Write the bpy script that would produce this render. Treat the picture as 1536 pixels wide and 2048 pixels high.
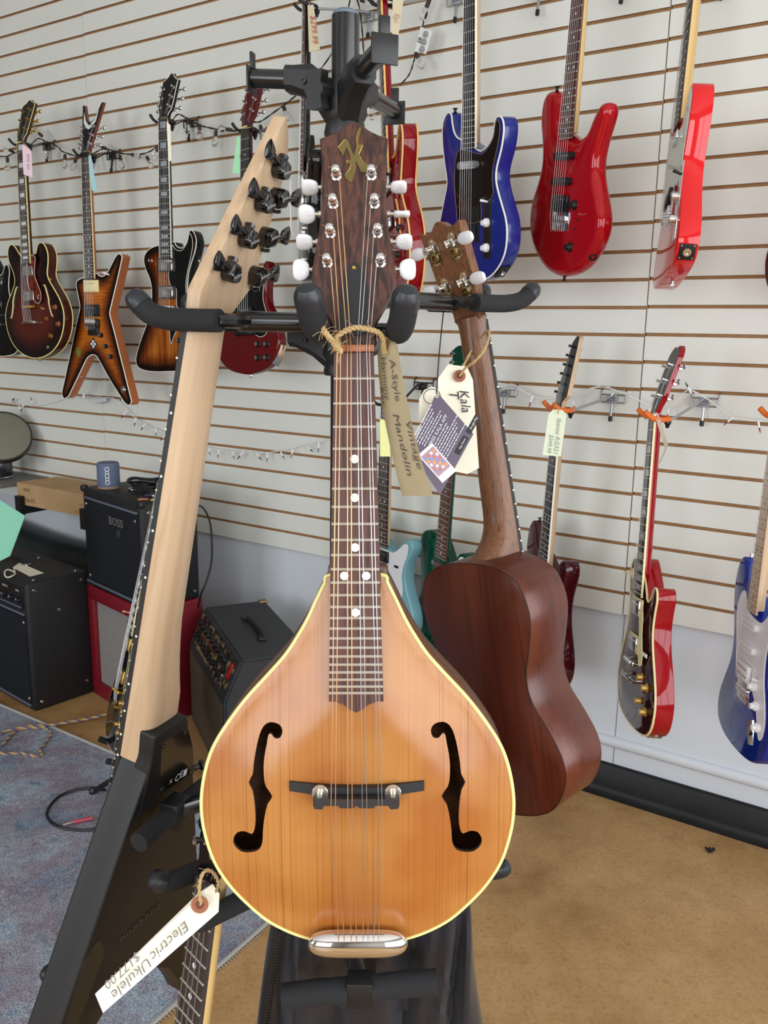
import bpy, bmesh, math, random
from mathutils import Vector, Matrix
random.seed(7)
for o in list(bpy.data.objects): bpy.data.objects.remove(o)
SC = bpy.context.scene
COL = SC.collection
PI = math.pi
rad = math.radians

# ------------------------------------------------------------------ camera
CAMH = 1.44
FPX, CPIT, CROL = 1705.4, 0.2114, 0.0168
_f = Vector((0, math.cos(CPIT), -math.sin(CPIT)))
_r0 = Vector((1, 0, 0)); _u0 = _r0.cross(_f)
_r = _r0*math.cos(CROL) + _u0*math.sin(CROL)
_u = -_r0*math.sin(CROL) + _u0*math.cos(CROL)
cam = bpy.data.cameras.new('camera'); camo = bpy.data.objects.new('camera', cam); COL.objects.link(camo)
cam.sensor_fit = 'HORIZONTAL'; cam.sensor_width = 36.0; cam.lens = FPX/1536*36.0
cam.clip_start = 0.02; cam.clip_end = 100
camo.matrix_world = Matrix((( _r.x, _u.x, -_f.x, 0), (_r.y, _u.y, -_f.y, 0), (_r.z, _u.z, -_f.z, CAMH), (0, 0, 0, 1)))
SC.camera = camo

# ------------------------------------------------------------------ room axes (slat wall runs along WA, WN points into the wall)
YAW = 0.5799; WD = 2.9385
WA = Vector((math.cos(YAW), -math.sin(YAW), 0)); WN = Vector((math.sin(YAW), math.cos(YAW), 0))
WO = Vector((0, WD, 0))
def wp(s, n, z):            # s along the wall, n metres in front of it, z above the floor
    return WO + WA*s - WN*n + Vector((0, 0, z))
def ray(x, y): return _r*((x-768)/FPX) - _u*((y-1024)/FPX) + _f
def at(x, y, t):            # a point seen in direction x,y at depth t
    return ray(x, y)*t + Vector((0, 0, CAMH))
def onwall(x, y, off=0.0):
    d = ray(x, y); t = (WD*math.cos(YAW)-off)/d.dot(WN); return d*t + Vector((0, 0, CAMH))
def onfloor(x, y, z=0.0):
    d = ray(x, y); return d*((z-CAMH)/d.z) + Vector((0, 0, CAMH))

# ------------------------------------------------------------------ world, daylight, exposure
w = bpy.data.worlds.new('sky'); SC.world = w; w.use_nodes = True
w.node_tree.nodes['Background'].inputs[0].default_value = (0.78, 0.88, 1.0, 1)
w.node_tree.nodes['Background'].inputs[1].default_value = 1.6
def daylight(name, c, direction, sx, sz, power, col=(1, 1, 1)):
    l = bpy.data.lights.new(name, 'AREA'); l.shape = 'RECTANGLE'; l.size = sx; l.size_y = sz; l.energy = power; l.color = col
    o = bpy.data.objects.new(name, l); COL.objects.link(o)
    z = -direction.normalized(); up = Vector((0, 0, 1)); x = up.cross(z).normalized(); y = z.cross(x)
    o.matrix_world = Matrix(((x.x, y.x, z.x, c.x), (x.y, y.y, z.y, c.y), (x.z, y.z, z.z, c.z), (0, 0, 0, 1)))
    return o
RS, FN, HC, LS = 3.7, 6.2, 3.3, -5.0         # right wall s, front wall n, ceiling height, left wall s
daylight('window_daylight', wp(RS+0.08, 2.7, 1.65), -WA, 4.4, 1.9, 92, (0.99, 0.99, 0.985))
daylight('window_daylight', wp(1.9, FN+0.08, 1.65), WN, 2.6, 1.9, 78, (0.97, 0.985, 1.0))
daylight('window_daylight', wp(-1.9, FN+0.08, 1.65), WN, 1.8, 1.9, 74, (0.93, 0.97, 1.0))
SC.view_settings.view_transform = 'Standard'; SC.view_settings.look = 'None'
SC.view_settings.gamma = 1.0; SC.view_settings.use_curve_mapping = False
SC.view_settings.exposure = 0.0

# ------------------------------------------------------------------ materials
MATS = {}
def srgb(r, g, b):
    f = lambda v: (v/255/12.92) if v/255 <= 0.04045 else ((v/255+0.055)/1.055)**2.4
    return (f(r), f(g), f(b), 1)
def mat(name, col, rough=0.5, metal=0.0, coat=0.0, trans=0.0, ior=None, emit=None, bump=None, spec=None, sheen=0):
    if name in MATS: return MATS[name]
    m = bpy.data.materials.new(name); m.use_nodes = True
    b = m.node_tree.nodes['Principled BSDF']
    if len(col) == 3: col = srgb(*col)
    b.inputs['Base Color'].default_value = col
    b.inputs['Roughness'].default_value = rough; b.inputs['Metallic'].default_value = metal
    b.inputs['Coat Weight'].default_value = coat; b.inputs['Coat Roughness'].default_value = 0.06
    b.inputs['Transmission Weight'].default_value = trans
    if ior: b.inputs['IOR'].default_value = ior
    if coat >= 0.5 and metal == 0 and spec is None: spec = 0.0        # lacquer: one glossy layer over a diffuse colour
    if spec is not None: b.inputs['Specular IOR Level'].default_value = spec
    if sheen: b.inputs['Sheen Weight'].default_value = sheen
    if emit:
        b.inputs['Emission Color'].default_value = srgb(*emit[0]); b.inputs['Emission Strength'].default_value = emit[1]
    if bump:
        nt = m.node_tree; n = nt.nodes.new('ShaderNodeTexNoise'); n.inputs['Scale'].default_value = bump[0]; n.inputs['Detail'].default_value = 3
        tc = nt.nodes.new('ShaderNodeTexCoord'); nt.links.new(tc.outputs['Object'], n.inputs['Vector'])
        bp = nt.nodes.new('ShaderNodeBump'); bp.inputs['Strength'].default_value = bump[1]; bp.inputs['Distance'].default_value = 0.001
        nt.links.new(n.outputs['Fac'], bp.inputs['Height']); nt.links.new(bp.outputs['Normal'], b.inputs['Normal'])
    MATS[name] = m; return m
def ramp(nt, stops):
    r = nt.nodes.new('ShaderNodeValToRGB'); e = r.color_ramp.elements
    while len(e) < len(stops): e.new(0.5)
    for el, (p, c) in zip(e, stops):
        el.position = p; el.color = srgb(*c) if len(c) == 3 else c
    return r
def wood(name, stops, scale=(60, 60, 2.5), rough=0.4, coat=0.0, detail=4, wave=None, coatr=0.08, dist=0.5):
    """grain runs along local z; stops = colour stops over the grain noise"""
    if name in MATS: return MATS[name]
    m = mat(name, stops[0][1], rough, coat=coat); nt = m.node_tree; b = nt.nodes['Principled BSDF']
    b.inputs['Coat Roughness'].default_value = coatr
    tc = nt.nodes.new('ShaderNodeTexCoord'); mp = nt.nodes.new('ShaderNodeMapping'); mp.inputs['Scale'].default_value = scale
    nt.links.new(tc.outputs['Object'], mp.inputs['Vector'])
    n = nt.nodes.new('ShaderNodeTexNoise'); n.inputs['Scale'].default_value = 1.0; n.inputs['Detail'].default_value = detail; n.inputs['Distortion'].default_value = dist
    nt.links.new(mp.outputs['Vector'], n.inputs['Vector'])
    r = ramp(nt, stops); nt.links.new(n.outputs['Fac'], r.inputs['Fac']); out = r.outputs['Color']
    if wave:
        mp2 = nt.nodes.new('ShaderNodeMapping'); mp2.inputs['Scale'].default_value = wave[0]; nt.links.new(tc.outputs['Object'], mp2.inputs['Vector'])
        wv = nt.nodes.new('ShaderNodeTexNoise'); wv.inputs['Scale'].default_value = 1.0; wv.inputs['Detail'].default_value = 2
        nt.links.new(mp2.outputs['Vector'], wv.inputs['Vector'])
        r2 = ramp(nt, [(0.40, (255, 255, 255)), (0.62, wave[1])]); nt.links.new(wv.outputs['Fac'], r2.inputs['Fac'])
        mx = nt.nodes.new('ShaderNodeMix'); mx.data_type = 'RGBA'; mx.blend_type = 'MULTIPLY'; mx.inputs['Factor'].default_value = 1
        nt.links.new(out, mx.inputs['A']); nt.links.new(r2.outputs['Color'], mx.inputs['B']); out = mx.outputs['Result']
    nt.links.new(out, b.inputs['Base Color'])
    return m
def burst(name, stops, rough=0.25, coat=0.6, grain=None):
    """sprayed sunburst finish: colour over the distance from the body's edge (attribute 'edge', 0..1)"""
    if name in MATS: return MATS[name]
    m = mat(name, stops[-1][1], rough, coat=coat); nt = m.node_tree; b = nt.nodes['Principled BSDF']
    a = nt.nodes.new('ShaderNodeAttribute'); a.attribute_name = 'edge'
    r = ramp(nt, stops); nt.links.new(a.outputs['Fac'], r.inputs['Fac']); out = r.outputs['Color']
    if grain:
        tc = nt.nodes.new('ShaderNodeTexCoord'); mp = nt.nodes.new('ShaderNodeMapping'); mp.inputs['Scale'].default_value = grain[0]
        nt.links.new(tc.outputs['Object'], mp.inputs['Vector'])
        n = nt.nodes.new('ShaderNodeTexNoise'); n.inputs['Scale'].default_value = 1; n.inputs['Detail'].default_value = 4; n.inputs['Distortion'].default_value = 0.6
        nt.links.new(mp.outputs['Vector'], n.inputs['Vector'])
        r2 = ramp(nt, [(0.35, (255, 255, 255)), (0.7, grain[1])]); nt.links.new(n.outputs['Fac'], r2.inputs['Fac'])
        mx = nt.nodes.new('ShaderNodeMix'); mx.data_type = 'RGBA'; mx.blend_type = 'MULTIPLY'; mx.inputs['Factor'].default_value = 1
        nt.links.new(out, mx.inputs['A']); nt.links.new(r2.outputs['Color'], mx.inputs['B']); out = mx.outputs['Result']
    nt.links.new(out, b.inputs['Base Color']); return m
def mottled(name, stops, scale, detail=6, rough=0.6, second=None, bump=0.0, spec=0.3):
    if name in MATS: return MATS[name]
    m = mat(name, stops[0][1], rough, spec=spec); nt = m.node_tree; b = nt.nodes['Principled BSDF']
    tc = nt.nodes.new('ShaderNodeTexCoord')
    n = nt.nodes.new('ShaderNodeTexNoise'); n.inputs['Scale'].default_value = scale; n.inputs['Detail'].default_value = detail; n.inputs['Roughness'].default_value = 0.62
    nt.links.new(tc.outputs['Object'], n.inputs['Vector'])
    r = ramp(nt, stops); nt.links.new(n.outputs['Fac'], r.inputs['Fac']); out = r.outputs['Color']
    for (sc, st, mode, fac) in (second or []):
        n2 = nt.nodes.new('ShaderNodeTexNoise'); n2.inputs['Scale'].default_value = sc; n2.inputs['Detail'].default_value = 4
        nt.links.new(tc.outputs['Object'], n2.inputs['Vector'])
        r2 = ramp(nt, st); nt.links.new(n2.outputs['Fac'], r2.inputs['Fac'])
        mx = nt.nodes.new('ShaderNodeMix'); mx.data_type = 'RGBA'; mx.blend_type = mode; mx.inputs['Factor'].default_value = fac
        nt.links.new(out, mx.inputs['A']); nt.links.new(r2.outputs['Color'], mx.inputs['B']); out = mx.outputs['Result']
    nt.links.new(out, b.inputs['Base Color'])
    if bump:
        bp = nt.nodes.new('ShaderNodeBump'); bp.inputs['Strength'].default_value = bump; bp.inputs['Distance'].default_value = 0.002
        nt.links.new(n.outputs['Fac'], bp.inputs['Height']); nt.links.new(bp.outputs['Normal'], b.inputs['Normal'])
    return m

CHROME = mat('chrome', (225, 225, 228), 0.10, 1.0)
NICKEL = mat('nickel', (214, 210, 200), 0.26, 1.0)
STEEL = mat('steel_wire', (190, 190, 190), 0.30, 1.0)
BRONZE = mat('bronze_wire', (206, 166, 128), 0.38, 1.0)
GOLD = mat('gold_metal', (212, 175, 90), 0.22, 1.0)
BRASS = mat('brass_logo', (112, 100, 60), 0.55, 0.7)
BLACKM = mat('black_metal', (22, 22, 24), 0.32, coat=0.2)
BLACKP = mat('black_plastic', (20, 20, 22), 0.42)
SATINB = mat('satin_black_paint', (10, 11, 13), 0.48)
FOAM = mat('black_foam', (26, 27, 30), 0.85, bump=(900, 0.35))
RUBBER = mat('black_rubber', (32, 35, 41), 0.38)
WHITEP = mat('white_plastic', (236, 236, 238), 0.3)
PEARL = mat('pearl_button', (218, 218, 220), 0.22, coat=0.5)
CREAM = mat('cream_plastic', (238, 222, 168), 0.35)
IVORY = mat('ivory_binding', (240, 226, 150), 0.35)
WBIND = mat('white_binding', (236, 234, 222), 0.35)
MOP = mat('mother_of_pearl', (214, 220, 224), 0.2, coat=0.4)
TWINE = mat('jute_twine', (188, 160, 112), 0.9, bump=(1500, 0.6))
CARD = mat('manila_card', (210, 198, 168), 0.75)
CARDW = mat('pale_card', (240, 234, 214), 0.75)
INK = mat('pen_ink', (48, 46, 52), 0.6)
ROSEW = wood('rosewood_head', [(0.34, (32, 16, 12)), (0.47, (60, 32, 24)), (0.56, (88, 50, 37)), (0.68, (50, 27, 20))], (300, 300, 2.2), 0.42, dist=0.2)
ROSEF = wood('rosewood_board', [(0.35, (58, 34, 30)), (0.5, (98, 62, 54)), (0.66, (70, 42, 36))], (240, 240, 9), 0.5)
DARKF = wood('dark_rosewood_board', [(0.3, (36, 27, 25)), (0.7, (66, 52, 47))], (200, 200, 10), 0.55)
EBONY = mat('ebony_board', (26, 26, 28), 0.5)
MAPLE = wood('maple_neck', [(0.3, (188, 158, 126)), (0.55, (202, 174, 142)), (0.75, (180, 148, 116))], (70, 70, 3), 0.42)
MAPLEL = wood('maple_lacquer', [(0.3, (196, 160, 100)), (0.7, (222, 190, 130))], (60, 60, 3), 0.25, coat=0.4)
MAHOG = wood('mahogany', [(0.3, (84, 36, 20)), (0.5, (112, 50, 28)), (0.72, (94, 42, 24))], (160, 160, 3), 0.36, coat=0.15, wave=((8, 8, 2.5), (196, 172, 160)), coatr=0.2)
MAHOGN = wood('mahogany_neck', [(0.36, (78, 46, 26)), (0.5, (124, 80, 48)), (0.66, (94, 58, 34))], (480, 480, 50), 0.40, coat=0.12)
SPRUCE = wood('spruce_top', [(0.30, (142, 88, 36)), (0.44, (172, 114, 52)), (0.60, (180, 122, 58)), (0.74, (150, 94, 40))], (700, 10, 1.2), 0.34, coat=0.38, dist=0.05, wave=((10, 4, 12), (232, 206, 174)), coatr=0.16)
MANSIDE = wood('mandolin_side', [(0.3, (92, 58, 34)), (0.7, (128, 84, 50))], (40, 160, 160), 0.35, coat=0.4)

# ------------------------------------------------------------------ object helpers
def link(o, parent=None):
    COL.objects.link(o)
    if parent is not None: o.parent = parent
    return o
def thing(name, label, cat, M=None, group=None):
    o = bpy.data.objects.new(name, None); o.empty_display_size = 0.05; link(o)
    if M is not None: o.matrix_world = M
    o['label'] = label; o['category'] = cat
    if group: o['group'] = group
    return o
def tag(o, label, cat, group=None):
    o['label'] = label; o['category'] = cat
    if group: o['group'] = group
    return o
def struct(o): o['kind'] = 'structure'; return o
def T(v): return Matrix.Translation(v)
def pose(pos, yaw, pitch=0, roll=0):
    return T(Vector(pos)) @ Matrix.Rotation(rad(yaw), 4, 'Z') @ Matrix.Rotation(rad(pitch), 4, 'X') @ Matrix.Rotation(rad(roll), 4, 'Y')

class MB:
    def __init__(s): s.bm = bmesh.new(); s.mi = 0
    def face(s, vs):
        try:
            f = s.bm.faces.new(vs); f.material_index = s.mi; return f
        except ValueError: return None
    def box(s, c, sz, bev=0.0, rot=None, seg=2):
        c = Vector(c); hx, hy, hz = sz[0]/2, sz[1]/2, sz[2]/2
        P = [Vector((a*hx, b*hy, d*hz)) for a in (-1, 1) for b in (-1, 1) for d in (-1, 1)]
        if rot is not None: P = [rot @ p for p in P]
        v = [s.bm.verts.new(p+c) for p in P]
        fs = [s.face([v[i] for i in q]) for q in ((0, 1, 3, 2), (4, 6, 7, 5), (0, 4, 5, 1), (2, 3, 7, 6), (0, 2, 6, 4), (1, 5, 7, 3))]
        if bev > 0:
            es = list({e for f in fs for e in f.edges})
            bmesh.ops.bevel(s.bm, geom=es, offset=bev, segments=seg, affect='EDGES', profile=0.5, material=-1)
        return s
    def hexa(s, P):
        v = [s.bm.verts.new(p) for p in P]
        for q in ((0, 3, 2, 1), (4, 5, 6, 7), (0, 1, 5, 4), (1, 2, 6, 5), (2, 3, 7, 6), (3, 0, 4, 7)): s.face([v[i] for i in q])
        return s
    def tube(s, pts, r, seg=8, closed=False, cap=True, flat=1.0):
        pts = [Vector(p) for p in pts]; n = len(pts); R = r if isinstance(r, (list, tuple)) else [r]*n
        rings = []; prev = None
        for i, p in enumerate(pts):
            a = pts[(i-1) % n] if (closed or i > 0) else p; b = pts[(i+1) % n] if (closed or i < n-1) else p
            t = (b-a).normalized()
            if prev is None:
                x = t.orthogonal().normalized()
            else:
                x = (prev - t*prev.dot(t))
                x = x.normalized() if x.length > 1e-6 else t.orthogonal().normalized()
            prev = x; y = t.cross(x)
            rings.append([s.bm.verts.new(p + (x*math.cos(k*2*PI/seg) + y*math.sin(k*2*PI/seg)*flat)*R[i]) for k in range(seg)])
        m = n if closed else n-1
        for i in range(m):
            A, B = rings[i], rings[(i+1) % n]
            for k in range(seg): s.face([A[k], A[(k+1) % seg], B[(k+1) % seg], B[k]])
        if cap and not closed:
            s.face(rings[0][::-1]); s.face(rings[-1])
        return s
    def cyl(s, p0, p1, r, r1=None, seg=16):
        return s.tube([p0, p1], [r, r if r1 is None else r1], seg)
    def lathe(s, prof, o=(0, 0, 0), axis=(0, 0, 1), seg=20):
        o = Vector(o); a = Vector(axis).normalized(); x = a.orthogonal().normalized(); y = a.cross(x); rings = []
        for (r, h) in prof:
            if r < 1e-7: rings.append([s.bm.verts.new(o+a*h)])
            else: rings.append([s.bm.verts.new(o + a*h + (x*math.cos(k*2*PI/seg)+y*math.sin(k*2*PI/seg))*r) for k in range(seg)])
        for A, B in zip(rings, rings[1:]):
            for k in range(seg):
                k2 = (k+1) % seg
                if len(A) == 1 and len(B) == 1: continue
                if len(A) == 1: s.face([A[0], B[k2], B[k]])
                elif len(B) == 1: s.face([A[k], A[k2], B[0]])
                else: s.face([A[k], A[k2], B[k2], B[k]])
        if len(rings[0]) > 1: s.face(rings[0][::-1])
        if len(rings[-1]) > 1: s.face(rings[-1])
        return s
    def ball(s, c, r, seg=14, sq=(1, 1, 1)):
        c = Vector(c); n = seg//2; rings = []
        for i in range(n+1):
            th = PI*i/n
            if i in (0, n): rings.append([s.bm.verts.new(c+Vector((0, 0, r*math.cos(th)*sq[2])))])
            else: rings.append([s.bm.verts.new(c+Vector((r*math.sin(th)*math.cos(k*2*PI/seg)*sq[0], r*math.sin(th)*math.sin(k*2*PI/seg)*sq[1], r*math.cos(th)*sq[2]))) for k in range(seg)])
        for A, B in zip(rings, rings[1:]):
            for k in range(seg):
                k2 = (k+1) % seg
                if len(A) == 1: s.face([A[0], B[k], B[k2]])
                elif len(B) == 1: s.face([A[k], B[0], A[k2]])
                else: s.face([A[k], B[k], B[k2], A[k2]])
        return s
    def slab(s, pts, n):     # flat polygon (3d points) extruded along vector n
        n = Vector(n); A = [s.bm.verts.new(Vector(p)) for p in pts]; B = [s.bm.verts.new(Vector(p)+n) for p in pts]
        s.face(A[::-1]); s.face(B)
        for i in range(len(A)):
            j = (i+1) % len(A); s.face([A[i], A[j], B[j], B[i]])
        return s
    def loft(s, rings, closed=True, caps=True):
        R = [[s.bm.verts.new(p) for p in r] for r in rings]
        n = len(R[0])
        for A, B in zip(R, R[1:]):
            for k in range(n if closed else n-1):
                k2 = (k+1) % n; s.face([A[k], A[k2], B[k2], B[k]])
        if caps and closed: s.face(R[0][::-1]); s.face(R[-1])
        return s
    def mesh(s, name, mats, smooth=True, ang=35):
        bmesh.ops.recalc_face_normals(s.bm, faces=s.bm.faces)
        me = bpy.data.meshes.new(name); s.bm.to_mesh(me); s.bm.free()
        for m in (mats if isinstance(mats, (list, tuple)) else [mats]): me.materials.append(m)
        if smooth:
            me.polygons.foreach_set('use_smooth', [True]*len(me.polygons)); me.set_sharp_from_angle(angle=rad(ang))
        return me
    def build(s, name, mats, parent=None, smooth=True, label=None, ang=35):
        o = bpy.data.objects.new(name, s.mesh(name, mats, smooth, ang)); link(o, parent)
        if label: o['label'] = label
        return o
def copyobj(o, parent=None, loc=None, M=None):
    c = o.copy(); COL.objects.link(c); c.parent = parent
    if M is not None: c.matrix_local = M
    elif loc is not None: c.location = loc
    return c
def inst(name, me, parent, M):
    o = bpy.data.objects.new(name, me); link(o, parent); o.matrix_local = M; return o
def cr(pts, n=6, closed=True):
    pts = [Vector(p) for p in pts]; N = len(pts); out = []
    for i in range(N if closed else N-1):
        g = (lambda k: pts[k % N]) if closed else (lambda k: pts[max(0, min(N-1, k))])
        p0, p1, p2, p3 = g(i-1), g(i), g(i+1), g(i+2)
        for k in range(n):
            t = k/n
            out.append(0.5*((2*p1)+(p2-p0)*t+(2*p0-5*p1+4*p2-p3)*t*t+(3*p1-p0-3*p2+p3)*t**3))
    if not closed: out.append(pts[-1])
    return out
def fillet(poly, r, seg=4):
    n = len(poly); out = []
    for i in range(n):
        p = Vector(poly[i][:2]); rr = poly[i][2] if len(poly[i]) > 2 else r
        a = Vector(poly[i-1][:2])-p; b = Vector(poly[(i+1) % n][:2])-p
        d = min(rr, a.length*0.45, b.length*0.45); a.normalize(); b.normalize(); A = p+a*d; B = p+b*d
        for k in range(seg+1):
            t = k/seg; out.append(A*(1-t)**2+p*2*t*(1-t)+B*t*t)
    return out
def area2(p): return sum(p[i-1].x*p[i].y-p[i].x*p[i-1].y for i in range(len(p)))/2
def resample(pts, step):
    out = []; n = len(pts)
    for i in range(n):
        a, b = pts[i], pts[(i+1) % n]; k = max(1, int(round((b-a).length/step)))
        for j in range(k): out.append(a.lerp(b, j/k))
    return out
def inset(p, d):
    """p counter-clockwise; move each vertex d inwards along its mean normal"""
    n = len(p); out = []
    for i in range(n):
        a = (p[i]-p[i-1]); b = (p[(i+1) % n]-p[i])
        if a.length < 1e-9: a = b
        if b.length < 1e-9: b = a
        t = (a.normalized()+b.normalized())
        if t.length < 1e-6: t = b
        t.normalize(); nrm = Vector((-t.y, t.x)); out.append(p[i]+nrm*d)
    return out
def segdist(q, poly):
    best = 1e9; n = len(poly)
    for i in range(n):
        a = poly[i]; b = poly[(i+1) % n]; ab = b-a; L = ab.length_squared
        t = 0 if L < 1e-12 else max(0, min(1, (q-a).dot(ab)/L)); d = (a+ab*t-q).length_squared
        if d < best: best = d
    return math.sqrt(best)
def mm(x, y, d): return Vector((x*0.001, y*0.001, -d*0.001))
def plate(outline, y0, y1, r=3.0, rs=3, dome=0, dw=60, sub=0, holes=(), backr=None, bdome=0, edgew=60, ymap=None):
    """instrument body: outline in (x, d) millimetres, front at y0, back at y1; material 0 front, 1 sides and back"""
    p = [Vector((q[0], -q[1])) for q in outline]
    if area2(p) < 0: p.reverse()
    mb = MB(); bm = mb.bm; lay = bm.verts.layers.float.new('edge')
    ym = ymap or (lambda x, d, y: y)
    V = lambda q, y: bm.verts.new((q.x*0.001, ym(q.x, -q.y, y)*0.001, q.y*0.001))
    br = r if backr is None else backr
    rings = []
    for k in range(rs+1):
        a = PI/2*k/rs; rings.append([V(q, y0+r*(1-math.cos(a))) for q in inset(p, r*(1-math.sin(a)))])
    for k in range(rs+1):
        a = PI/2*(1-k/rs); rings.append([V(q, y1-br*(1-math.cos(a))) for q in inset(p, br*(1-math.sin(a)))])
    n = len(p)
    for i, (A, B) in enumerate(zip(rings, rings[1:])):
        mb.mi = 0 if i < rs else 1
        for k in range(n):
            k2 = (k+1) % n; mb.face([A[k], A[k2], B[k2], B[k]])
    def cap(ring2, y, sgn, dm, holes, sub, mi):
        cb = bmesh.new(); vs = [cb.verts.new((q.x, q.y, 0)) for q in ring2]
        es = [cb.edges.new((vs[k], vs[(k+1) % n])) for k in range(n)]
        for h in holes:
            hv = [cb.verts.new((q[0], -q[1], 0)) for q in h]
            es += [cb.edges.new((hv[k], hv[(k+1) % len(hv)])) for k in range(len(hv))]
        bmesh.ops.triangle_fill(cb, use_beauty=True, use_dissolve=False, edges=es)
        for it in range(7):
            big = [e for e in cb.edges if not e.is_boundary and e.calc_length() > sub]
            if not big: break
            bmesh.ops.subdivide_edges(cb, edges=big, cuts=1)
            bmesh.ops.triangulate(cb, faces=cb.faces[:])
            bmesh.ops.beautify_fill(cb, faces=cb.faces[:], edges=[e for e in cb.edges if not e.is_boundary])
        mp = {}
        mb.mi = mi
        for v in cb.verts:
            q = Vector((v.co.x, v.co.y)); dist = segdist(q, p)
            t = min(1.0, max(0, dist-r)/dw); t = math.sin(t*PI/2)**2 if t < 1 else 1.0
            nv = V(q, y-sgn*dm*t); nv[lay] = min(1.0, dist/edgew); mp[v] = nv
        for f in cb.faces: mb.face([mp[v] for v in f.verts])
        for h in holes:       # the thickness of the plate inside each hole
            hv = [Vector((q[0], -q[1])) for q in h]; A = []; B = []; mb.mi = 2
            for q in hv:
                t = min(1.0, max(0, segdist(q, p)-r)/dw); t = math.sin(t*PI/2)**2 if t < 1 else 1.0
                A.append(V(q, y-sgn*dm*t)); B.append(V(q, y-sgn*dm*t+sgn*4.0))
            for k in range(len(hv)):
                k2 = (k+1) % len(hv); mb.face([A[k], A[k2], B[k2], B[k]])
        cb.free()
    if sub or holes: cap(inset(p, r), y0, 1, dome, holes, sub or 1e9, 0)
    else: mb.mi = 0; mb.face(rings[0])
    if bdome: cap(inset(p, br), y1, -1, bdome, (), sub or 40, 1)
    else: mb.mi = 1; mb.face(rings[-1][::-1])
    bmesh.ops.remove_doubles(bm, verts=bm.verts[:], dist=2e-6)
    mb.mi = 0
    return mb
def textmesh(body, size, name='lettering', shear=0.0, extrude=0.0, align='CENTER', spacing=1.0):
    cu = bpy.data.curves.new(name, 'FONT'); cu.body = body; cu.size = size; cu.align_x = align; cu.align_y = 'CENTER'
    cu.shear = shear; cu.extrude = extrude; cu.resolution_u = 2; cu.space_character = spacing
    o = bpy.data.objects.new(name, cu); COL.objects.link(o)
    me = bpy.data.meshes.new_from_object(o.evaluated_get(bpy.context.evaluated_depsgraph_get())); me.name = name
    bpy.data.objects.remove(o); bpy.data.curves.remove(cu); return me
def lettering(body, size, M, material, parent, shear=0.0, align='CENTER', extrude=0.0, name='lettering', spacing=1.0, fit=None):
    """text in the local xy plane of M (x right, y up, facing +z)"""
    me = textmesh(body, size, name, shear, extrude, align, spacing); me.materials.clear(); me.materials.append(material)
    if fit:
        xs = [v.co.x for v in me.vertices]; M = M @ Matrix.Diagonal((fit/(max(xs)-min(xs)), 1, 1, 1))
    o = bpy.data.objects.new(name, me); link(o, parent)
    o.matrix_local = M; return o
def frame(o, x, y):          # matrix with given x and y axes at o
    x = Vector(x).normalized(); y = Vector(y); y = (y-x*y.dot(x)).normalized(); z = x.cross(y); o = Vector(o)
    return Matrix(((x.x, y.x, z.x, o.x), (x.y, y.y, z.y, o.y), (x.z, y.z, z.z, o.z), (0, 0, 0, 1)))
# ================================================================== the room
SLATF = mottled('slat_melamine', [(0.3, (215, 217, 210)), (0.7, (221, 223, 217))], 3, rough=0.42)
MDF = mottled('raw_mdf', [(0.3, (150, 112, 74)), (0.7, (168, 128, 88))], 40, rough=0.8)
PAINT = mottled('lower_wall_skytint_paint', [(0.3, (200, 206, 214)), (0.7, (206, 212, 219))], 2.0, rough=0.5)  # bluish sky light on the lower wall is tinted into this colour
ROOMW = mat('room_wall_paint', (168, 166, 160), 0.7)
CEILM = mat('ceiling_white', (226, 226, 222), 0.8)
SP = 0.0762; Z0 = CAMH+0.7565; GAP = 0.0092
SBOT = CAMH-0.835                      # bottom of the slat panels
def quadbox(name, s0, s1, n0, n1, z0, z1, m, parent=None, bev=0):
    mb = MB(); mb.hexa([wp(s0, n1, z0), wp(s1, n1, z0), wp(s1, n0, z0), wp(s0, n0, z0), wp(s0, n1, z1), wp(s1, n1, z1), wp(s1, n0, z1), wp(s0, n0, z1)])
    return mb.build(name, m, parent, smooth=False)
PAN = [-3.835, -1.483, 0.871, 3.223]
wall = struct(quadbox('wall_back', LS, RS, -0.16, -0.019, 0, HC, PAINT))
for a, b in zip(PAN, PAN[1:]):
    quadbox('slat_backing', a+0.0015, b-0.0015, -0.019, -0.0085, SBOT, 3.05, MDF, wall)
rows = [i for i in range(-13, 22)]
slat_me = {}
for pi, (a, b) in enumerate(zip(PAN, PAN[1:])):
    for i in rows:
        zt = Z0-SP*i-GAP/2; zb = zt-(SP-GAP)
        if zb < SBOT: zb = SBOT
        if zt-zb < 0.01: continue
        dz = {0: -0.002, 1: 0.0, 2: 0.0025}[pi]
        key = round(zt-zb, 4)
        if key not in slat_me:
            L = (b-a-0.0016); h = zt-zb; mb = MB()
            prof = [(-0.0085, 0), (-0.001, 0), (0, 0.0008), (0, h-0.0008), (-0.001, h), (-0.0085, h)]      # n, z
            A = [mb.bm.verts.new((0, -q[0], q[1])) for q in prof]; B = [mb.bm.verts.new((L, -q[0], q[1])) for q in prof]
            for k in range(6):
                k2 = (k+1) % 6; mb.mi = 0 if k in (1, 2, 3) else 1; mb.face([A[k], B[k], B[k2], A[k2]])
            mb.mi = 0; mb.face(A); mb.face(B[::-1])
            slat_me[key] = mb.mesh('slat', [SLATF, MDF], smooth=False)
        o = wp(a+0.0008, 0, zb+dz)
        inst('slat', slat_me[key], wall, Matrix(((WA.x, WN.x, 0, o.x), (WA.y, WN.y, 0, o.y), (0, 0, 1, o.z), (0, 0, 0, 1))))
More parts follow.
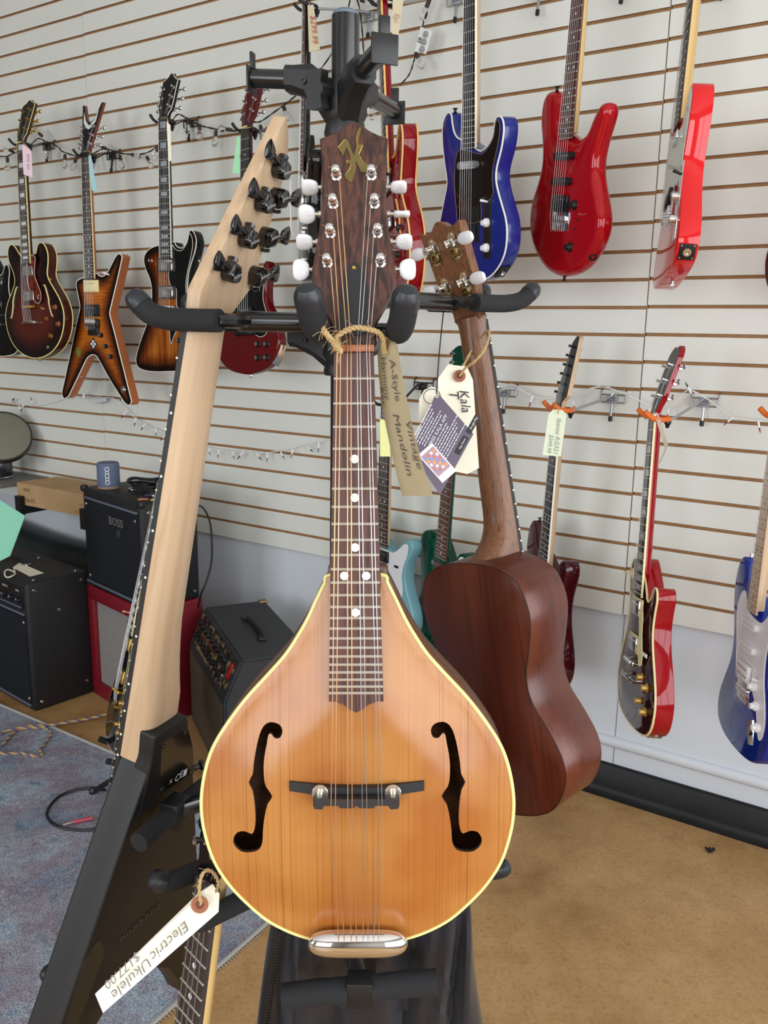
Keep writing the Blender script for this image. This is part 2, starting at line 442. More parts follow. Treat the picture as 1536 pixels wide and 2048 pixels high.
# moulding, black vinyl base
mb = MB(); prof = [(-0.019, 0.165), (-0.010, 0.165), (-0.003, 0.171), (0.000, 0.182), (-0.003, 0.193), (-0.010, 0.199), (-0.019, 0.199)]
mb.loft([[wp(s, n, z) for n, z in prof] for s in (LS, RS)]); struct(mb.build('trim_1', PAINT, ang=60))
BASEM = mottled('black_vinyl_base', [(0.3, (17, 18, 20)), (0.7, (26, 27, 30))], 9, rough=0.45)
mb = MB(); prof = [(-0.018, 0), (0.016, 0), (0.016, 0.004), (0.008, 0.008), (0.0, 0.018), (-0.003, 0.03), (-0.003, 0.103), (-0.006, 0.106), (-0.018, 0.106)]
mb.loft([[wp(s, n, z) for n, z in prof] for s in (LS, RS)]); struct(mb.build('baseboard_back', BASEM, ang=50))
for s in PAN[1:3]:
    quadbox('panel_seam', s-0.0012, s+0.0012, -0.0192, -0.0184, 0.106, SBOT, mat('seam_joint_grey', (120, 120, 122), 0.9), wall)  # grey strip marking the joint between lower wall panels
CONC = mottled('stained_concrete', [(0.30, (148, 112, 70)), (0.45, (170, 134, 88)), (0.58, (182, 146, 100)), (0.72, (158, 122, 78))], 3.2, 9, 0.46,
               second=[(60, [(0.36, (238, 230, 218)), (0.52, (255, 255, 255)), (0.66, (230, 218, 200))], 'MULTIPLY', 0.8),
                       (240, [(0.64, (255, 255, 255)), (0.72, (118, 94, 68))], 'MULTIPLY', 0.7), (190, [(0.66, (0, 0, 0)), (0.76, (190, 180, 160))], 'SCREEN', 0.5), (9, [(0.52, (0, 0, 0)), (0.75, (120, 104, 80))], 'SCREEN', 0.35)], bump=0.04, spec=0.4)
fl = quadbox('floor', LS-1, RS+1, -0.2, FN+1, -0.1, 0, CONC); struct(fl)
struct(quadbox('ceiling', LS, RS, -0.16, FN, HC, HC+0.1, CEILM))
struct(quadbox('wall_left', LS-0.1, LS, -0.16, FN, 0, HC, mat('darkened_side_wall', (112, 108, 104), 0.7)))  # unseen wall coloured darker so guitar faces reflect a dark shop
# storefront: sills, headers and posts leave window openings to the daylight
def storefront(name, along, fixed, spans, a0, a1):
    root = None
    def q(nm, lo, hi, z0, z1, m, th=0.1):
        nonlocal root
        if along == 'n': o = quadbox(nm, fixed, fixed+th, lo, hi, z0, z1, m, root)
        else: o = quadbox(nm, lo, hi, fixed, fixed+th, z0, z1, m, root)
        if root is None: root = struct(o)
        return o
    q(name, a0, a1, 0, 0.6, ROOMW); q('header', a0, a1, 2.65, HC, ROOMW)
    edges = [a0]+[v for sp in spans for v in sp]+[a1]
    for lo, hi in zip(edges[::2], edges[1::2]): q('pier', lo, hi, 0.6, 2.65, ROOMW)
    for lo, hi in spans:
        for k in (1, 2): c = lo+(hi-lo)*k/3; q('mullion', c-0.025, c+0.025, 0.6, 2.65, mat('aluminium_frame', (90, 90, 92), 0.4, 0.8), 0.05)
storefront('wall_right', 'n', RS, [(0.5, 4.9)], -0.16, FN)
storefront('wall_front', 's', FN, [(-2.8, -1.0), (0.6, 3.2)], LS, RS)

# ------------------------------------------------------------------ rug
RUGM = mottled('faded_rug_pile', [(0.30, (120, 148, 178)), (0.45, (178, 192, 206)), (0.58, (160, 162, 180)), (0.72, (200, 208, 212))], 14, 10, 0.95,
               second=[(3.2, [(0.42, (255, 255, 255)), (0.55, (226, 186, 184)), (0.66, (170, 194, 214))], 'MULTIPLY', 0.6),
                       (260, [(0.38, (140, 138, 140)), (0.62, (255, 255, 255))], 'MULTIPLY', 0.75)], bump=0.5, spec=0.05)
c0 = Vector((-0.09, 2.128)); e1 = (Vector((-1.46, 3.037))-c0).normalized(); e2 = Vector((-e1.y, e1.x));
if e2.y > 0: e2 = -e2
e2 = (Vector((-0.464, 1.529))-c0).normalized()
rug = MB(); NU, NV = 40, 30; LU, LV = 3.0, 2.2; g = []
for i in range(NU+1):
    row = []
    for j in range(NV+1):
        p = c0+e1*(LU*i/NU)+e2*(LV*j/NV); row.append(rug.bm.verts.new((p.x, p.y, 0.007+0.0012*math.sin(i*1.7)*math.sin(j*1.3))))
    g.append(row)
for i in range(NU):
    for j in range(NV): rug.face([g[i][j], g[i+1][j], g[i+1][j+1], g[i][j+1]])
ro = rug.build('area_rug', RUGM); tag(ro, 'faded blue grey patterned area rug lying on the brown concrete floor', 'rug')
EDGE = mat('rug_serged_edge', (168, 166, 162), 0.95, bump=(400, 0.8))
mb = MB(); pts = [c0+e1*LU*1.0, c0, c0+e2*LV]
path = [Vector((q.x, q.y, 0.006)) for a, b in zip(pts, pts[1:]) for q in (a.lerp(b, k/24) for k in range(24))]+[Vector((pts[-1].x, pts[-1].y, 0.006))]
mb.tube(path, 0.0065, 6, flat=0.8); mb.build('serged_edge', EDGE, ro)
mb = MB()
for k in range(260):
    p = c0.lerp(c0+e2*LV, k/260); q = p-e1*random.uniform(0.006, 0.014); mb.tube([(p.x, p.y, 0.006), (q.x, q.y, 0.002)], 0.0012, 4)
    p = c0.lerp(c0+e1*LU, k/260); q = p-e2*random.uniform(0.004, 0.009); mb.tube([(p.x, p.y, 0.006), (q.x, q.y, 0.002)], 0.0010, 4)
o = mb.build('fringe', EDGE, ro); o['kind'] = 'stuff'
# ================================================================== electric guitars
def fretd(n, scale): return scale*(1-2**(-n/12))
def unit_fret(m=mat('fret_wire', (216, 214, 206), 0.38, 0.75)):
    mb = MB(); mb.tube([(-0.5, 0, 0), (0.5, 0, 0)], 0.0011, 6); return mb.mesh('fret', m)
FRET_ME = unit_fret()
FRET_BR = unit_fret(mat('worn_fret_wire', (150, 140, 125), 0.35, 1.0))
DOT_ME = {}
def dot_mesh(m):
    if m.name not in DOT_ME:
        mb = MB(); mb.lathe([(0.0, -0.0004), (0.0030, -0.0004), (0.0030, 0.0006)], axis=(0, 1, 0), seg=12); DOT_ME[m.name] = mb.mesh('inlay', m)
    return DOT_ME[m.name]
def add_neck(root, nutw, endw, fbd, heel, nm, fm, y0=5, t=21, t1=24, bind=None, fby=0.0, side=None):
    """D-shaped neck from the nut to the heel, and the fretboard on it"""
    rings = []
    for k in range(13):
        d = -4+(heel+4)*k/12; hw = (nutw+(endw-nutw)*max(0, d)/fbd)/2; tt = t+(t1-t)*max(0, d)/heel
        ring = [mm(-hw, y0, d)]
        for a in range(1, 10):
            an = PI*a/10; ring.append(mm(-hw*math.cos(an), y0+tt*0.92*math.sin(an)**0.8, d))
        ring.append(mm(hw, y0, d)); rings.append(ring)
    mb = MB(); mb.loft(rings); mb.build('neck', nm, root)
    hw0, hw1 = nutw/2, endw/2
    mb = MB(); mb.hexa([mm(-hw1, 0, fbd), mm(hw1, 0, fbd), mm(hw1, y0, fbd), mm(-hw1, y0, fbd), mm(-hw0, 0, 0), mm(hw0, 0, 0), mm(hw0, y0, 0), mm(-hw0, y0, 0)])
    fb = mb.build('fretboard', fm, root, smooth=False)
    if bind:
        for sg in (-1, 1):
            mb = MB(); a = 1.6
            mb.hexa([mm(sg*hw1, -0.2, fbd), mm(sg*(hw1+a), -0.2, fbd), mm(sg*(hw1+a), y0, fbd), mm(sg*hw1, y0, fbd), mm(sg*hw0, -0.2, 0), mm(sg*(hw0+a), -0.2, 0), mm(sg*(hw0+a), y0, 0), mm(sg*hw0, y0, 0)])
            mb.build('fretboard_binding', bind, root, smooth=False)
    return fb
def add_frets(root, scale, nutw, endw, fbd, n, me=None, off=0):
    for k in range(1, n+1):
        d = fretd(k, scale)+off; wd = nutw+(endw-nutw)*d/fbd
        inst('fret', me or FRET_ME, root, T(mm(0, -0.2, d)) @ Matrix.Diagonal((wd*0.001, 1, 1, 1)))
def add_inlays(root, scale, nutw, endw, fbd, kind, frets, m, off=0):
    for k in frets:
        d = (fretd(k-1, scale)+fretd(k, scale))/2+off; wd = nutw+(endw-nutw)*d/fbd; gap = fretd(k, scale)-fretd(k-1, scale)
        if kind == 'dot':
            for x in ((-wd*0.22, wd*0.22) if k in (12, 24) else (0,)): inst('inlay', dot_mesh(m), root, T(mm(x, 0, d)))
        else:
            hw = wd*(0.31 if kind == 'block' else 0.36); hh = gap*0.30; mb = MB(); tp = 0 if kind == 'block' else hw*0.16
            mb.slab([mm(-hw, 0.1, d+hh), mm(hw, 0.1, d+hh), mm(hw-tp, 0.1, d-hh), mm(-hw+tp, 0.1, d-hh)], (0, -0.0004, 0)); mb.build('inlay', m, root, smooth=False)
def add_strings(root, pts_of, n=6, m=None, r=0.42):
    for k in range(n):
        mb = MB(); mb.tube(pts_of(k), (r-0.04*k)*0.001, 5); mb.build('string', m or STEEL, root)
def head_y(d, ang, drop): return drop + math.tan(rad(ang))*max(0.0, -d)
def add_head(root, outline, face, side, ang=14, th=14, drop=0, bind=None, r=1.0, tuners=(), tm=None, bm_=None, btn='oval', tip=None):
    ym = lambda x, d, y: y + head_y(d, ang, drop)
    o = plate(outline, 0, th, r=r, rs=1, ymap=ym).build('headstock', [face, side], root)
    if bind:
        pts = [mm(q[0], ym(q[0], q[1], 0.6), q[1]) for q in outline]
        mb = MB(); mb.tube(pts, 0.0014, 6, closed=True); mb.build('headstock_binding', bind, root)
    a = rad(ang); up = Vector((0, math.sin(a), math.cos(a))); nrm = Vector((0, -math.cos(a), math.sin(a)))
    for (x, d, sg) in tuners:
        p = mm(x, ym(x, d, 0), d)
        mb = MB(); mb.lathe([(0.0055, -0.001), (0.0055, 0.001), (0.003, 0.0015), (0.003, 0.010), (0.0042, 0.011), (0.0042, 0.013), (0.001, 0.0135)], p, nrm, 10)
        t = mb.build('tuner', tm or CHROME, root)
        b0 = p-nrm*(th*0.001+0.004)
        edge = max(abs(q[0]) for q in outline)*0.001 if sg else 0
        q0 = b0+Vector((sg*0.004, 0, 0)); q1 = b0+Vector((sg*0.024, 0, 0)); q2 = q1+Vector((sg*0.016, 0, 0))
        mb = MB(); mb.box(b0, (0.014, 0.010, 0.016), 0.002); mb.cyl(q0, q1, 0.0022, seg=8); mb.build('tuner_housing', tm or CHROME, t)
        mb = MB(); mb.ball((q1+q2)/2, 1.0, 12, (0.009, 0.0035, 0.0075)); mb.build('tuner_button', bm_ or tm or CHROME, t)
    return o
def pole_row(mb, x0, x1, y, d, n=6, r=2.4):
    for k in range(n):
        x = x0+(x1-x0)*k/(n-1); mb.lathe([(r*0.001, 0), (r*0.001, 0.0008), (0, 0.0009)], mm(x, y, d), (0, -1, 0), 8)
def add_pickup(root, kind, x, d, y, m, ang=0, ring=None, poles=None, w=None):
    R = Matrix.Rotation(rad(ang), 4, 'Y')
    if kind == 'hb':
        ww = w or 70
        if ring:
            mb = MB(); mb.box((0, 0, 0), (0.090, 0.004, 0.046), 0.001); rg = mb.build('pickup_ring', ring, root); rg.matrix_local = T(mm(x, y-2, d)) @ R
        mb = MB(); mb.box((0, 0, 0), (ww*0.001, 0.010, 0.038), 0.002); p = mb.build('pickup', m, root); p.matrix_local = T(mm(x, y-5, d)) @ R
        mb = MB(); pole_row(mb, -25, 25, -5, -9); 
        if poles is not None: pole_row(mb, -25, 25, -5, 9)
        mb.build('pole_piece', poles or CHROME, p)
    elif kind == 'sc':
        mb = MB(); pts = [Vector((-0.034, 0, 0)), Vector((0.034, 0, 0))]; out = []
        for k in range(9): a = PI/2+PI*k/8; out.append((-0.034+0.0088*math.cos(a), 0.003, 0.0088*math.sin(a)))
        for k in range(9): a = -PI/2+PI*k/8; out.append((0.034+0.0088*math.cos(a), 0.003, 0.0088*math.sin(a)))
        mb.slab(out, (0, -0.010, 0)); p = mb.build('pickup', m, root); p.matrix_local = T(mm(x, y-1, d)) @ R
        mb = MB(); pole_row(mb, -26, 26, -7, 0, r=2.2); mb.build('pole_piece', poles or CHROME, p)
    return p
def add_knob(root, x, d, y, m, kind='top', r=9, h=13, cap=None):
    prof = {'top': [(r, 0), (r*0.93, h*0.45), (r*0.62, h*0.62), (r*0.58, h), (0, h)], 'hat': [(r, 0), (r, 1.5), (r*0.78, 4), (r*0.66, h), (0, h)], 'barrel': [(r*0.8, 0), (r*0.8, h-1), (r*0.7, h), (0, h)]}[kind]
    mb = MB(); mb.lathe([(a*0.001, b*0.001) for a, b in prof], mm(x, y, d), (0, -1, 0), 20); k = mb.build('knob', m, root)
    if cap:
        mb = MB(); mb.lathe([(r*0.55*0.001, 0), (r*0.55*0.001, 0.0006), (0, 0.0007)], mm(x, y-h, d), (0, -1, 0), 16); mb.build('knob_cap', cap, k)
    return k
def add_strap_button(root, p, n, m):
    mb = MB(); mb.lathe([(0.006, 0), (0.004, 0.002), (0.0035, 0.007), (0.0068, 0.009), (0.0065, 0.011), (0, 0.0115)], p, n, 12); return mb.build('strap_button', m, root)
def outline_binding(root, outline, y, m, r=1.9, name='binding', closed=True):
    mb = MB(); mb.tube([mm(q[0], y, q[1]) for q in outline], r*0.001, 6, closed=closed); return mb.build(name, m, root)
def add_guard(root, outline, y, m, th=2.0, edge=None, name='pickguard'):
    mb = MB(); mb.slab([mm(q[0], y, q[1]) for q in outline], (0, -th*0.001, 0)); g = mb.build(name, m, root, smooth=False)
    if edge:
        mb = MB(); mb.tube([mm(q[0], y-th, q[1]) for q in outline], 0.0009, 5, closed=True); mb.build('guard_edge', edge, g)
    return g
def tom_bridge(root, d, y, m, tail=None, tm=None, w=86):
    mb = MB(); mb.box(mm(0, y-14, d), (w*0.001, 0.008, 0.011), 0.002)
    for s in (-1, 1): mb.cyl(mm(s*37, y, d), mm(s*37, y-17, d), 0.0055, seg=12)
    b = mb.build('bridge', m, root)
    for k in range(6): 
        mb = MB(); mb.box(mm(-25+10*k, y-19, d), (0.005, 0.004, 0.008), 0.0008); mb.build('saddle', m, b)
    if tail:
        mb = MB(); mb.tube([mm(-47, y-10, tail), mm(-40, y-14, tail), mm(0, y-15, tail-2), mm(40, y-14, tail), mm(47, y-10, tail)], [0.005, 0.0068, 0.007, 0.0068, 0.005], 10)
        for s in (-1, 1): mb.cyl(mm(s*41, y, tail), mm(s*41, y-17, tail), 0.0075, seg=12)
        mb.build('tailpiece', tm or m, root)
def plate_bridge(root, d, y, m, w=78, l=52, nsad=6, sm=None, up=0):
    mb = MB(); mb.box(mm(0, y-1.2, d+10-up/2), (w*0.001, 0.0024, (l+up)*0.001), 0.0006); b = mb.build('bridge', m, root)
    for k in range(nsad):
        x = (k-(nsad-1)/2)*(w*0.82/nsad); mb = MB(); mb.box(mm(x, y-6, d+6), (w*0.7/nsad*0.001, 0.006, 0.018), 0.001)
        mb.cyl(mm(x, y-6, d+14), mm(x, y-6, d+34), 0.0012, seg=6); mb.build('saddle', sm or m, b)
    return b
def std_strings(root, s, tail, ybr, tuners=None, drop=0, ang=14, nuts=None):
    n = 6; sp = s['nutw']*0.40; st = 26
    def f(k):
        a = -sp+2*sp*k/5; b = -st+2*st*k/5
        pts = [mm(a, -1.2, 0), mm(b, ybr, s['scale']), mm(b, ybr+6, tail)]
        if tuners:
            x, d, sg = tuners[k]; pts.insert(0, mm(x, head_y(d, ang, drop)-6, d))
        return pts
    add_strings(root, f)
def add_nut(root, w, m): 
    mb = MB(); mb.box(mm(0, 1, -2), (w*0.001, 0.008, 0.0045), 0.0006); mb.build('nut', m, root)

def guitar(name, label, P, S, group='electric guitars hanging on the slat wall'):
    M = pose((P[0], P[1], P[2]+CAMH), P[3], P[4], P[5]); root = thing(name, label, 'guitar', M, group)
    yb, th = S['yb'], S['th']; out = S['outline']
    kw = dict(r=S.get('r', 3), rs=S.get('rs', 2), dome=S.get('dome', 0), dw=S.get('dw', 60), sub=S.get('sub', 0), edgew=S.get('edgew', 60))
    body = plate(out, yb, yb+th, **kw).build('body', [S['top'], S.get('side', S['top'])], root)
    if S.get('bind'):
        outline_binding(root, out, yb+S.get('r', 3)*0.6, S['bind'], S.get('bindr', 2.0))
        if S.get('bind2'): outline_binding(root, out, yb+th-S.get('r', 3)*0.6, S['bind'], S.get('bindr', 2.0))
    nw, ew, fbd, sc = S['nutw'], S['endw'], S['fbd'], S['scale']
    add_neck(root, nw, ew, fbd, S.get('heel', fbd-10), S['neck'], S['fb'], bind=S.get('fbbind'))
    add_frets(root, sc, nw, ew, fbd, S.get('nf', 22), S.get('fretme'))
    if S.get('inlay'): add_inlays(root, sc, nw, ew, fbd, S['inlay'][0], S['inlay'][1], S['inlay'][2])
    add_nut(root, nw, S.get('nut', CREAM))
    h = S['head']; add_head(root, h['outline'], h['face'], h['side'], h.get('ang', 14), 14, h.get('drop', 0), h.get('bind'), tuners=h['tuners'], tm=h.get('tm'), bm_=h.get('bm'))
    std_strings(root, S, S.get('tail', sc+30), S.get('ybr', -9), h['tuners'], h.get('drop', 0), h.get('ang', 14))
    return root
ODD = (3, 5, 7, 9, 12, 15, 17, 19, 21)
# heads (x, d) outlines and tuner places (x, d, side)
def head_open(w0=21, w1=42, L=175, crown='open'):
    half = [(w0, 0), (w0+1, -18), (w0+12, -34), (w0+14, -60), (w1-1, -L+38), (w1, -L+26), (w1-8, -L+12)]
    top = {'open': [(16, -L+2), (6, -L+8)], 'peak': [(w1-10, -L+22), (14, -L+12), (5, -L)], 'point': [(w1-6, -L+18), (18, -L+12), (8, -L+2)]}[crown]
    h = half[:6]+([half[6]] if crown == 'open' else [])+top
    return h+[(-x, d) for x, d in h[::-1]]
T33 = [(-24, -50, -1), (-25, -88, -1), (-26, -126, -1), (26, -126, 1), (25, -88, 1), (24, -50, 1)]
T6L = [(-14-1.5*k, -34-25.5*k, -1) for k in range(6)]
HFENDER = [(21, 0), (22, -22), (30, -40), (34, -70), (30, -110), (30, -150), (26, -178), (8, -188), (-16, -180), (-30, -166), (-28, -150), (-26, -60), (-24, -30), (-21, 0)]

TELE = cr([(-29, 408), (-60, 402), (-95, 405), (-125, 425), (-137, 465), (-130, 510), (-116, 560), (-112, 600), (-120, 645), (-142, 690), (-157, 730), (-156, 762), (-135, 788), (-85, 799), (0, 802), (85, 799), (135, 788), (156, 762), (158, 730), (146, 690), (124, 645), (112, 600), (116, 560), (132, 515), (140, 475), (137, 442), (122, 420), (101, 417), (84, 428), (72, 450), (58, 470), (42, 478), (29, 476)], 3)
STRAT = cr([(-29, 434), (-46, 428), (-63, 405), (-79, 372), (-98, 353), (-118, 352), (-136, 375), (-146, 420), (-140, 470), (-122, 520), (-111, 565), (-116, 615), (-140, 665), (-160, 710), (-164, 750), (-148, 783), (-105, 804), (-40, 811), (30, 808), (90, 797), (135, 773), (158, 735), (160, 695), (145, 650), (122, 600), (112, 555), (116, 510), (130, 465), (135, 435), (126, 413), (109, 408), (91, 418), (76, 440), (60, 462), (43, 472), (29, 470)], 3)
LESP = cr([(-28, 376), (-60, 369), (-95, 376), (-115, 400), (-118, 435), (-108, 480), (-104, 520), (-112, 565), (-138, 620), (-160, 670), (-165, 710), (-152, 755), (-118, 785), (-60, 798), (0, 801), (60, 798), (118, 785), (152, 755), (165, 710), (160, 670), (138, 620), (112, 565), (104, 520), (110, 480), (118, 452), (113, 430), (99, 422), (86, 431), (72, 452), (55, 465), (40, 460), (28, 440)], 3)
def half_sym(h, n=4): return cr(h+[(-x, d) for x, d in h[::-1]], n)
# --- brown sunburst semi-hollow (pink tag)
O335 = cr([(-x, d) for x, d in [(30, 430), (58, 428), (80, 415), (98, 396), (118, 378), (140, 374), (157, 388), (163, 415), (155, 445), (138, 472), (124, 500), (124, 528), (146, 562), (178, 600), (199, 642), (202, 682), (190, 728), (160, 772), (115, 805), (58, 825), (0, 832)]]
          + [(58, 825), (115, 805), (160, 772), (190, 728), (202, 682), (199, 642), (178, 600), (146, 562), (116, 528), (104, 500), (112, 462), (114, 428), (104, 402), (86, 384), (64, 380), (48, 392), (40, 410), (30, 420)], 3)
BROWNB = burst('brown_sunburst', [(0.0, (18, 11, 9)), (0.35, (30, 14, 11)), (0.8, (74, 26, 18)), (1.0, (84, 30, 20))], 0.12, 0.8)
S335 = dict(yb=24, th=44, r=4, dome=7, dw=70, sub=22, edgew=95, outline=O335, top=BROWNB, side=mat('brown_rim', (72, 32, 24), 0.2, coat=0.6), bind=IVORY, bind2=True, bindr=2.4,
            nutw=43, endw=57, fbd=460, scale=628, neck=mat('brown_neck', (66, 30, 22), 0.25, coat=0.5), fb=DARKF, fbbind=IVORY, inlay=('block', (1,)+ODD, MOP), heel=430, tail=690,
            head=dict(outline=head_open(21, 42, 172, 'point'), face=mat('black_gloss', (14, 14, 15), 0.12, coat=0.8), side=mat('brown_head_side', (60, 26, 18), 0.3), ang=17, bind=IVORY, tuners=T33, tm=GOLD))
BG = MATS['black_gloss']
g = guitar('semi_hollow_guitar', 'brown sunburst semi hollow guitar with cream binding and pink tag, leftmost full guitar on wall', (-1.4543, 3.5733, .6915, -35.2, -2.4, -1.6), S335)
add_guard(g, cr([(x-14, d) for x, d in [(17, 429), (64, 432), (72, 450), (60, 498), (78, 538), (98, 573), (99, 598), (85, 615), (63, 613), (39, 593), (27, 570), (14, 535), (12, 486)]], 3), 8, mottled('tortoise_shell', [(0.4, (60, 16, 12)), (0.6, (120, 40, 26))], 60, rough=0.15), edge=MATS['white_binding'])
lettering('C', 0.022, frame(mm(66, 5.4, 592), (1, 0, 0), (0, 0, 1)), MOP, g, 0.2, name='logo')
for pth in ([(-90, 545), (-100, 553), (-124, 598), (-126, 618), (-137, 656), (-147, 669)], [(95, 545), (105, 553), (122, 598), (124, 618), (137, 656), (147, 669)]):
    mb = MB(); mb.tube([mm(x, 16.6, d) for x, d in cr([(a-6, b) for a, b in pth], 4, False)], [0.0035]+[0.0026]*19+[0.006], 6, flat=0.4) if False else mb.tube([mm(q[0], 17.5, q[1]) for q in cr([(a-4, b) for a, b in pth], 4, False)], 0.0030, 6)
    mb.build('f_hole_edge', CREAM, g)
add_pickup(g, 'hb', 0, 487, 14, NICKEL, ring=BLACKP); add_pickup(g, 'hb', 0, 585, 14, NICKEL, ring=BLACKP)
tom_bridge(g, 628, 16, GOLD, 690, NICKEL)
AMBER = mat('amber_knob', (150, 84, 52), 0.2, coat=0.5)
for x, d in ((156, 633), (100, 676), (174, 698), (120, 743)): add_knob(g, x, d, 22, AMBER, 'hat', 11, 12, GOLD)
mb = MB(); mb.cyl(mm(86, 20, 638), mm(84, 6, 636), 0.0016, 0.0024, 8); mb.build('toggle_switch', CREAM, g)
mb = MB(); mb.lathe([(0.008, 0), (0.008, 0.002), (0.004, 0.003), (0.004, 0.006)], mm(91, 24, 788), (0, -1, 0), 12); mb.build('output_jack', CHROME, g)
add_strap_button(g, mm(0, 45, 832), (0, 0, -1), GOLD)
mb = MB(); mb.box(mm(110, 30, 520), (0.030, 0.003, 0.008), 0.001, Matrix.Rotation(0.3, 3, 'Y')); mb.build('guard_bracket', GOLD, g)
# --- tobacco burst with forked head (blue tag)
OML = resample(fillet([(-38, 452, 4), (-72, 459, 10), (-94, 468, 8), (-96, 486, 10), (-77, 560, 25), (-79, 575, 25), (-150, 750, 30), (-219, 920, 12), (-207, 942, 12), (-176, 930, 12), (-46, 765, 12), (-14, 750, 12), (14, 756, 12), (90, 848, 20), (170, 930, 12), (196, 941, 10), (212, 926, 10), (120, 652, 25), (97, 590, 10), (158, 443, 20), (183, 378, 8), (165, 366, 8), (145, 378, 12), (94, 438, 14), (72, 451, 14), (48, 450, 12), (34, 438, 6)], 8, 5), 9)
TOB = burst('tobacco_burst', [(0.0, (12, 8, 7)), (0.2, (30, 14, 8)), (0.55, (130, 66, 20)), (0.9, (186, 106, 36)), (1.0, (192, 112, 40))], 0.14, 0.7, grain=((14, 14, 220), (206, 176, 140)))
NATS = mat('natural_mahogany_side', (176, 96, 44), 0.35, coat=0.3)
SML = dict(yb=10, th=42, r=3, sub=18, edgew=62, outline=OML, top=TOB, side=NATS, bind=WBIND, bindr=2.2, nutw=43, endw=57, fbd=460, scale=628, neck=NATS, fb=DARKF, fbbind=CREAM, inlay=('dot', ODD, MOP), nut=BLACKM, tail=655,
           head=dict(outline=fillet([(22, 0), (24, -26), (60, -186, 5), (50, -186, 5), (24, -130, 6), (0, -114, 8), (-24, -130, 6), (-50, -186, 5), (-60, -186, 5), (-24, -26), (-22, 0)], 3), face=BG, side=mat('mahogany_head_side', (120, 54, 30), 0.4, coat=0.2), ang=14,
                     tuners=[(-27, -34, -1), (-29, -66, -1), (-32, -98, -1), (32, -98, 1), (29, -66, 1), (27, -34, 1)]))
g = guitar('v_wing_guitar', 'tobacco sunburst guitar with forked V headstock and split V shaped body, blue tag', (-1.1598, 3.4483, .6326, -33.2, -.7, .6), SML)
add_pickup(g, 'hb', 0, 487, 9, CREAM, ring=CREAM); add_pickup(g, 'hb', 0, 580, 9, BLACKP, ring=BLACKP)
mb = MB(); mb.box(mm(2, 3, 628), (0.082, 0.012, 0.032), 0.003); mb.box(mm(8, 3, 660), (0.060, 0.008, 0.034), 0.003); fb_ = mb.build('tremolo_bridge', BLACKM, g)
for k in range(6): mb = MB(); mb.box(mm(-26+10*k, -5, 622), (0.008, 0.007, 0.026), 0.001); mb.build('saddle', CHROME, fb_)
mb = MB(); mb.box(mm(0, -2, 6), (0.044, 0.006, 0.016), 0.001); mb.build('locking_nut', BLACKM, g)
for x, d in ((50, 674), (75, 716), (103, 755)): add_knob(g, x, d, 10, BLACKP, 'barrel', 11, 14, CHROME)
mb = MB(); mb.cyl(mm(106, 10, 445), mm(84, 0, 438), 0.0028, 0.0042, 10); mb.build('toggle_switch', MATS['white_plastic'], g)
mb = MB(); mb.lathe([(0.014, 0), (0.013, 0.002), (0.007, 0.003), (0.007, 0.007), (0.004, 0.007)], mm(166, 10, 880), (0, -1, 0), 16); mb.build('output_jack', CHROME, g)
mb = MB()
for a in range(4): mb.slab([mm(-3+0.9*(19*math.cos(a*PI/2+q)*0.55+14*math.cos(a*PI/2)), 9.9, 710+19*math.sin(a*PI/2+q)*0.55+14*math.sin(a*PI/2)) for q in [k*PI/5 for k in range(10)]], (0, -0.0005, 0))
mb.build('cross_decal', BLACKP, g)
mb = MB()
for a in range(4): mb.slab([mm(-3+6.5*math.cos(q)+10*math.cos(a*PI/2), 9.3, 710+6.5*math.sin(q)+10*math.sin(a*PI/2)) for q in [k*PI/4 for k in range(8)]], (0, -0.0003, 0))
mb.build('cross_decal', MOP, g)
mb = MB(); mb.slab([mm(-97+(13 if k % 2 else 20)*math.cos(k*PI/6), 9.9, 745+(15 if k % 2 else 23)*math.sin(k*PI/6)) for k in range(12)], (0, -0.0004, 0)); mb.build('leaf_sticker', mat('green_sticker', (104, 112, 50), 0.5), g)
mb = MB(); hd = lambda x, d: mm(x, head_y(d, 14, 0)-0.6, d)
mb.slab([hd(*q) for q in [(-43, -160), (-24, -124), (0, -104), (24, -124), (43, -160), (36, -118), (18, -98), (0, -90), (-18, -98), (-36, -118)]], (0, -0.0003, 0)); mb.build('wing_logo', MOP, g)
add_strap_button(g, mm(-4, 28, 752), (0, 0, -1), GOLD); add_strap_button(g, mm(-118, 26, 838), (0.6, 0, -0.8), CHROME)
